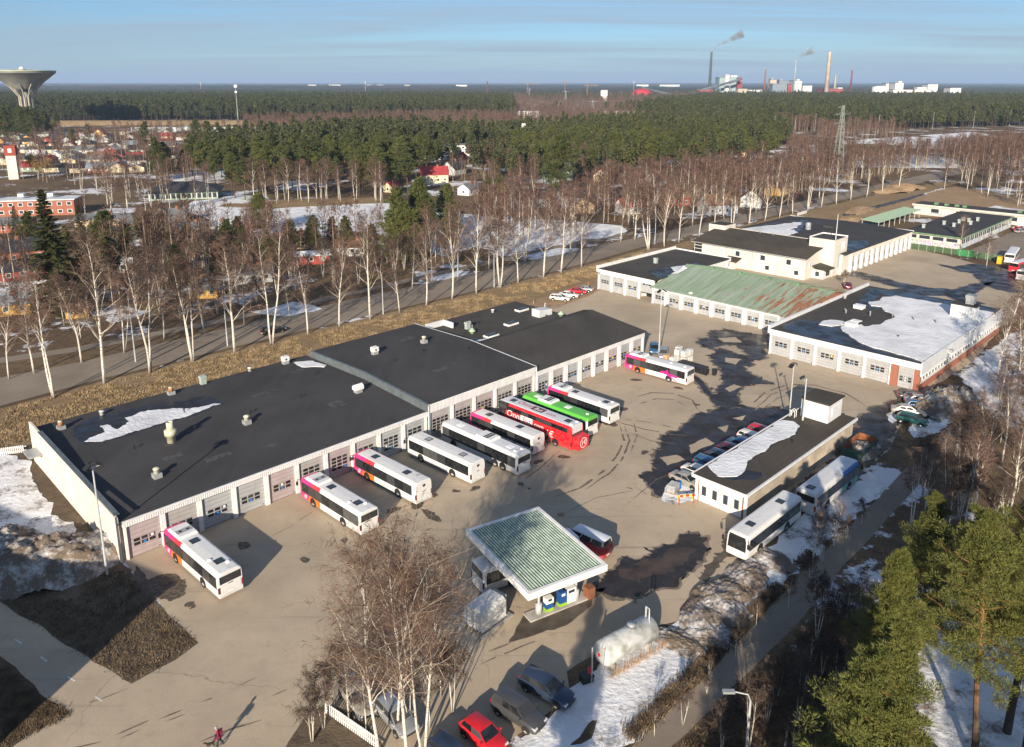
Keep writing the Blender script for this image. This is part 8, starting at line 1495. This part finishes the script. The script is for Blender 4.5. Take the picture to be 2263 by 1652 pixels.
for z, l in ((hp * 0.97, 3.0), (hp * 0.88, 4.5), (hp * 0.76, 4.5)): MB().tube([(-l, 0, z), (0, 0, z + 0.9), (l, 0, z), (0, 0, z - 0.1), (-l, 0, z)], 0.12, 4).build('cross_arm', 'pylon_grey', py)
for x, Y, yt in ((1310, 1350, 222), (1250, 1800, 200), (1170, 2200, 195)):
    q = mast(x, Y, yt, 'distant lattice power pylon over the birch scrub', True, 'galvanised', 3.0, 'power_pylon', 'pylon'); q['group'] = 'distant pylons'; hq = zof(yt, Y); MB().tube([(-9, 0, hq * 0.9), (9, 0, hq * 0.9)], 0.35, 4).build('cross_arm', 'galvanised', q)
for x, yb in ((1710, 300), (1755, 305), (1800, 292), (1875, 288), (1940, 296), (1990, 284), (2060, 288), (2150, 285), (2230, 280)): q = lamp('tall floodlight mast around the sports pitch', G(x, yb), 18, (0, 180), 0.4); q['group'] = 'pitch floodlights'
CH = [(1567, 3000, 113, 9.5, 'chimney_dark', 'slim dark chimney trailing white smoke', (0.10, 0.12, 0.14)), (1688, 2900, 152, 6, 'chimney_brick', 'slim reddish brick chimney beside the pale factory hall', (0.30, 0.13, 0.09)), (1753, 3000, 133, 5, 'chimney_grey', 'thin pale grey chimney trailing faint smoke', (0.42, 0.47, 0.50)), (1825, 2750, 114, 13, 'chimney_cream', 'thickest tall cream concrete chimney at the dark red hall', (0.52, 0.45, 0.36)), (1843, 3050, 165, 8, 'chimney_cream2', 'short cream chimney behind the thick cream chimney', (0.50, 0.45, 0.38)), (1878, 2900, 154, 6, 'chimney_red', 'dark red brick chimney beyond the cream chimneys', (0.24, 0.075, 0.06)), (1077, 3200, 179, 5, 'chimney_red2', 'lone dark red chimney far out over the forest', (0.26, 0.06, 0.06))]
SMOKE = []
for x, Y, yt, w_, mn, lb, col in CH:
    h = zof(yt, Y); mat(mn, col, 0.9, var=0.15, scale=0.05); o = empty('chimney', at(x, Y)); tag(o, lb, 'chimney'); MB().lathe([(w_ * 0.62, 0), (w_ * 0.42, h * 0.96), (w_ * 0.46, h * 0.965), (w_ * 0.46, h)], 16).build('shaft', mn, o, True); MB().lathe([(w_ * 0.48, h - 2.5), (w_ * 0.48, h)], 16).build('rim', 'frame_grey', o)
def plant_box(x0, x1, y0, Y, dep, m, label, name='factory_building', roof='houseroof_grey', parts=()):
    a, b_ = at(x0, Y), at(x1, Y); h = zof(y0, Y); o = empty(name, ((a.x + b_.x) / 2, Y, 0)); w_ = (b_.x - a.x) / 2; tag(o, label, 'factory'); MB().box(-w_, w_, 0, dep, 0, h).build('wall', m, o); box('roof', -w_ - 1, w_ + 1, -1, dep + 1, h, h + 1.2, roof, o); n = max(3, int(w_ / 4)) if Y < 3200 else 0
    for i in range(n): box('window', -w_ + (i + 0.15) * 2 * w_ / n, -w_ + (i + 0.85) * 2 * w_ / n, -0.4, -0.05, h * 0.80, h * 0.84, 'frame_grey', o)
    for (fx, fw, fh, mm) in parts: box('roof_unit', -w_ + fx * 2 * w_, -w_ + (fx + fw) * 2 * w_, dep * 0.2, dep * 0.8, h + 1.2, h + 1.2 + fh, mm, o)
    return o
hmat('fac_teal', (0.26, 0.36, 0.38)); hmat('fac_blue', (0.18, 0.23, 0.28)); hmat('fac_red', (0.27, 0.035, 0.04)); hmat('fac_white', (0.68, 0.68, 0.66)); hmat('fac_tan', (0.46, 0.39, 0.31)); hmat('fac_pale', (0.50, 0.53, 0.55))
plant_box(1588, 1636, 172, 2950, 60, 'fac_teal', 'tall teal boiler house with white stair shaft', parts=((0.3, 0.2, 9, 'fac_white'), (0.55, 0.3, 6, 'fac_white')))
o = plant_box(1601, 1609, 168, 2935, 10, 'fac_white', 'white stair shaft on the teal boiler house'); plant_box(1628, 1638, 172, 2930, 14, 'fac_red', 'red brick shaft at the head of the conveyor')
cv = empty('conveyor', at(1525, 2900)); tag(cv, 'long dark conveyor bridge climbing to the boiler house', 'conveyor'); e_ = at(1634, 2900).x - at(1525, 2900).x; h1 = zof(176, 2900); MB().tube([(0, 0, zof(207, 2900)), (e_, 0, h1)], 5, 6).build('bridge', 'chimney_dark', cv)
for f_ in (0.2, 0.4, 0.6, 0.8): MB().tube([(e_ * f_, 0, 0), (e_ * f_, 0, h1 * f_ + zof(207, 2900) * (1 - f_))], 1.5, 5).build('support', 'frame_grey', cv)
plant_box(1540, 1575, 199, 2860, 60, 'fac_red', 'low red hall under the conveyor bridge'); plant_box(1520, 1640, 207, 2800, 40, 'fac_tan', 'long low tan store in front of the conveyor'); plant_box(1636, 1690, 200, 2950, 50, 'fac_pale', 'long pale roofed hall between conveyor and brick chimney', roof='fac_white'); plant_box(1630, 1650, 197, 2780, 30, 'fac_tan', 'tan block with brick end below the boiler house')
plant_box(1700, 1714, 177, 2950, 25, 'fac_tan', 'slim tan process tower with pipe scaffold', parts=((0.2, 0.3, 6, 'frame_grey'),)); plant_box(1706, 1745, 186, 2880, 40, 'fac_blue', 'dark blue factory hall before the grey tower'); plant_box(1720, 1740, 179, 3000, 40, 'fac_blue', 'taller blue-grey factory tower', parts=((0.1, 0.3, 4, 'frame_grey'),)); plant_box(1752, 1770, 179, 3000, 50, 'fac_pale', 'grey-white silo block beside the thin chimney', parts=((0.5, 0.3, 4, 'fac_white'),)); plant_box(1740, 1748, 186, 2870, 16, 'fac_red', 'narrow dark red tower beside the blue hall'); plant_box(1748, 1810, 206, 2820, 50, 'fac_pale', 'long low pale hall along the factory edge', roof='fac_white'); plant_box(1690, 1760, 208, 2780, 40, 'fac_tan', 'flat tan building along the forest edge'); plant_box(1815, 1862, 197, 2800, 40, 'fac_red', 'dark red hall at the foot of the thick cream chimney', parts=((0.8, 0.2, 3, 'fac_white'),)); plant_box(1880, 1930, 205, 2900, 40, 'fac_tan', 'low brick and tan halls right of the red chimney')
for i in range(4): tag(MB().lathe([(5, 0), (5, zof(191, 2950)), (2, zof(191, 2950) + 2)], 12).build('silo', 'fac_white', None, True, at(1775 + i * 5, 2950)), 'slender white silo in the row beside the pale hall', 'silo', 'row of white silos')
tag(MB().lathe([(24, 0), (24, zof(193, 2700)), (10, zof(193, 2700) + 4)], 24).build('storage_tank', 'fac_white', None, True, at(1942, 2700)), 'wide white storage tank before the white plant towers', 'tank')
plant_box(1955, 1968, 185, 2800, 25, 'fac_pale', 'narrow grey-white tower next to the storage tank'); plant_box(1976, 1994, 184, 2750, 40, 'fac_white', 'tall white plant tower with low wing', parts=((0.5, 0.4, 5, 'fac_white'),)); plant_box(1972, 2015, 199, 2740, 30, 'fac_white', 'long white low hall below the plant tower'); plant_box(2020, 2060, 198, 2800, 40, 'fac_white', 'white mill building with slanted top', parts=((0.2, 0.5, 6, 'fac_white'),)); plant_box(2048, 2070, 187, 2850, 40, 'fac_white', 'white elevated block above the mill building'); plant_box(2098, 2122, 195, 2700, 40, 'fac_white', 'white cube building with brick corner standing apart')
plant_box(1328, 1342, 200, 2000, 22, 'fac_white', 'white cube-like silo building alone in the scrub'); dm = empty('storage_dome', at(1418, 2350)); tag(dm, 'large red dome-like store with conveyor on top', 'dome'); MB().lathe([(px2m(24, 2350), 0), (px2m(24, 2350), zof(208, 2350)), (px2m(14, 2350), zof(199, 2350)), (px2m(4, 2350), zof(196, 2350))], 28).build('shell', mat('dome_red', (0.45, 0.04, 0.05), 0.6), dm, True); MB().tube([(0, 0, zof(195, 2350)), (px2m(70, 2350), 10, zof(206, 2350) - 6)], 3, 5).build('conveyor', 'chimney_dark', dm)
mat('crane_ochre', (0.38, 0.22, 0.06), 0.6)
for x, Y, yt, lb in ((1297, 2300, 190, 'yellow tower crane nearest the red dome'), (1166, 2600, 186, 'small yellow tower crane over the far scrub'), (1248, 3000, 183, 'distant yellow tower crane on the horizon')):
    o = empty('tower_crane', at(x, Y)); h = zof(yt, Y); tag(o, lb, 'crane'); MB().tube([(0, 0, 0), (0, 0, h + 6)], 0.8, 4).build('mast', 'crane_ochre', o); MB().tube([(-10, 0, h), (32, 0, h)], 0.6, 4).build('jib', 'crane_ochre', o); MB().tube([(-10, 0, h), (0, 0, h + 6), (28, 0, h + 1)], 0.2, 4).build('stay', 'crane_ochre', o)
for i, (x, y0, Y, wpx, mm, lb) in enumerate(((740, 187.6, 6500, 26, 'fac_white', 'far white warehouse with arched roof on the horizon'), (690, 187.8, 6500, 18, 'fac_white', 'small far white hall left of the arched warehouse'), (830, 187.8, 7000, 40, 'fac_pale', 'long far pale depot on the horizon'), (1020, 188, 6000, 24, 'fac_white', 'far white shed beside the lone chimney'), (1480, 187.5, 6500, 44, 'fac_pale', 'far pale row of buildings left of the dark chimney'), (1420, 187.4, 7000, 26, 'fac_white', 'far white blocks beyond the red dome'), (900, 188, 6500, 12, 'fac_tan', 'tiny far tan building on the horizon'))): plant_box(x - wpx / 2, x + wpx / 2, y0, Y, 40, mm, lb)
for x, yt, lb in ((445, 182, 'far striped radio mast over the left forest'), (808, 181, 'far radio mast over the middle forest'), (1400, 180, 'far radio mast beside the red dome')): mast(x, 3400, yt, lb, False, 'tower_pale', 1.2)
# smoke drifting from two chimneys
m = bpy.data.materials.new('smoke'); m.use_nodes = True; t = m.node_tree; t.nodes.remove(t.nodes['Principled BSDF']); pv_ = t.nodes.new('ShaderNodeVolumePrincipled'); pv_.inputs['Color'].default_value = (0.75, 0.72, 0.70, 1); p = objn(t)
t.links.new(mathn(t, 'MULTIPLY', rng(t, noisen(t, p, 0.045, 4, 0.6), 0.38, 0.6), 0.09), pv_.inputs['Density']); t.links.new(pv_.outputs[0], t.nodes['Material Output'].inputs['Volume']); MATS['smoke'] = m
for x, Y, yt, dx, lb, ln in ((1569, 3000, 111, 1, 'white smoke plume drifting from the slim dark chimney', 110), (1754, 3000, 131, 1, 'faint smoke plume above the thin grey chimney', 60)):
    h = zof(yt, Y); o = MB(); pts = []; rs = []
    for i in range(9): f_ = i / 8; pts.append((f_ * ln * 1.0, 0, f_ ** 0.8 * ln * 0.5)); rs.append(3 + f_ * 13)
    o.tube(pts, rs, 12); ob = o.build('smoke_plume', 'smoke', None, True, at(x, Y) + Vector((0, 0, h + 3))); ob['kind'] = 'stuff'
# the air: thin spring haze round everything
hz = MB().box(-44000, 44000, -1500, 44500, -1.5, 320).mesh('haze', 'trim_white'); hm = bpy.data.materials.new('haze'); hm.use_nodes = True; t = hm.node_tree; t.nodes.remove(t.nodes['Principled BSDF']); pv_ = t.nodes.new('ShaderNodeVolumePrincipled'); pv_.inputs['Color'].default_value = (0.50, 0.70, 1.0, 1); pv_.inputs['Density'].default_value = 0.00007; pv_.inputs['Anisotropy'].default_value = 0.0
t.links.new(pv_.outputs[0], t.nodes['Material Output'].inputs['Volume']); hz.materials.clear(); hz.materials.append(hm); o = put('haze', hz); o['kind'] = 'stuff'
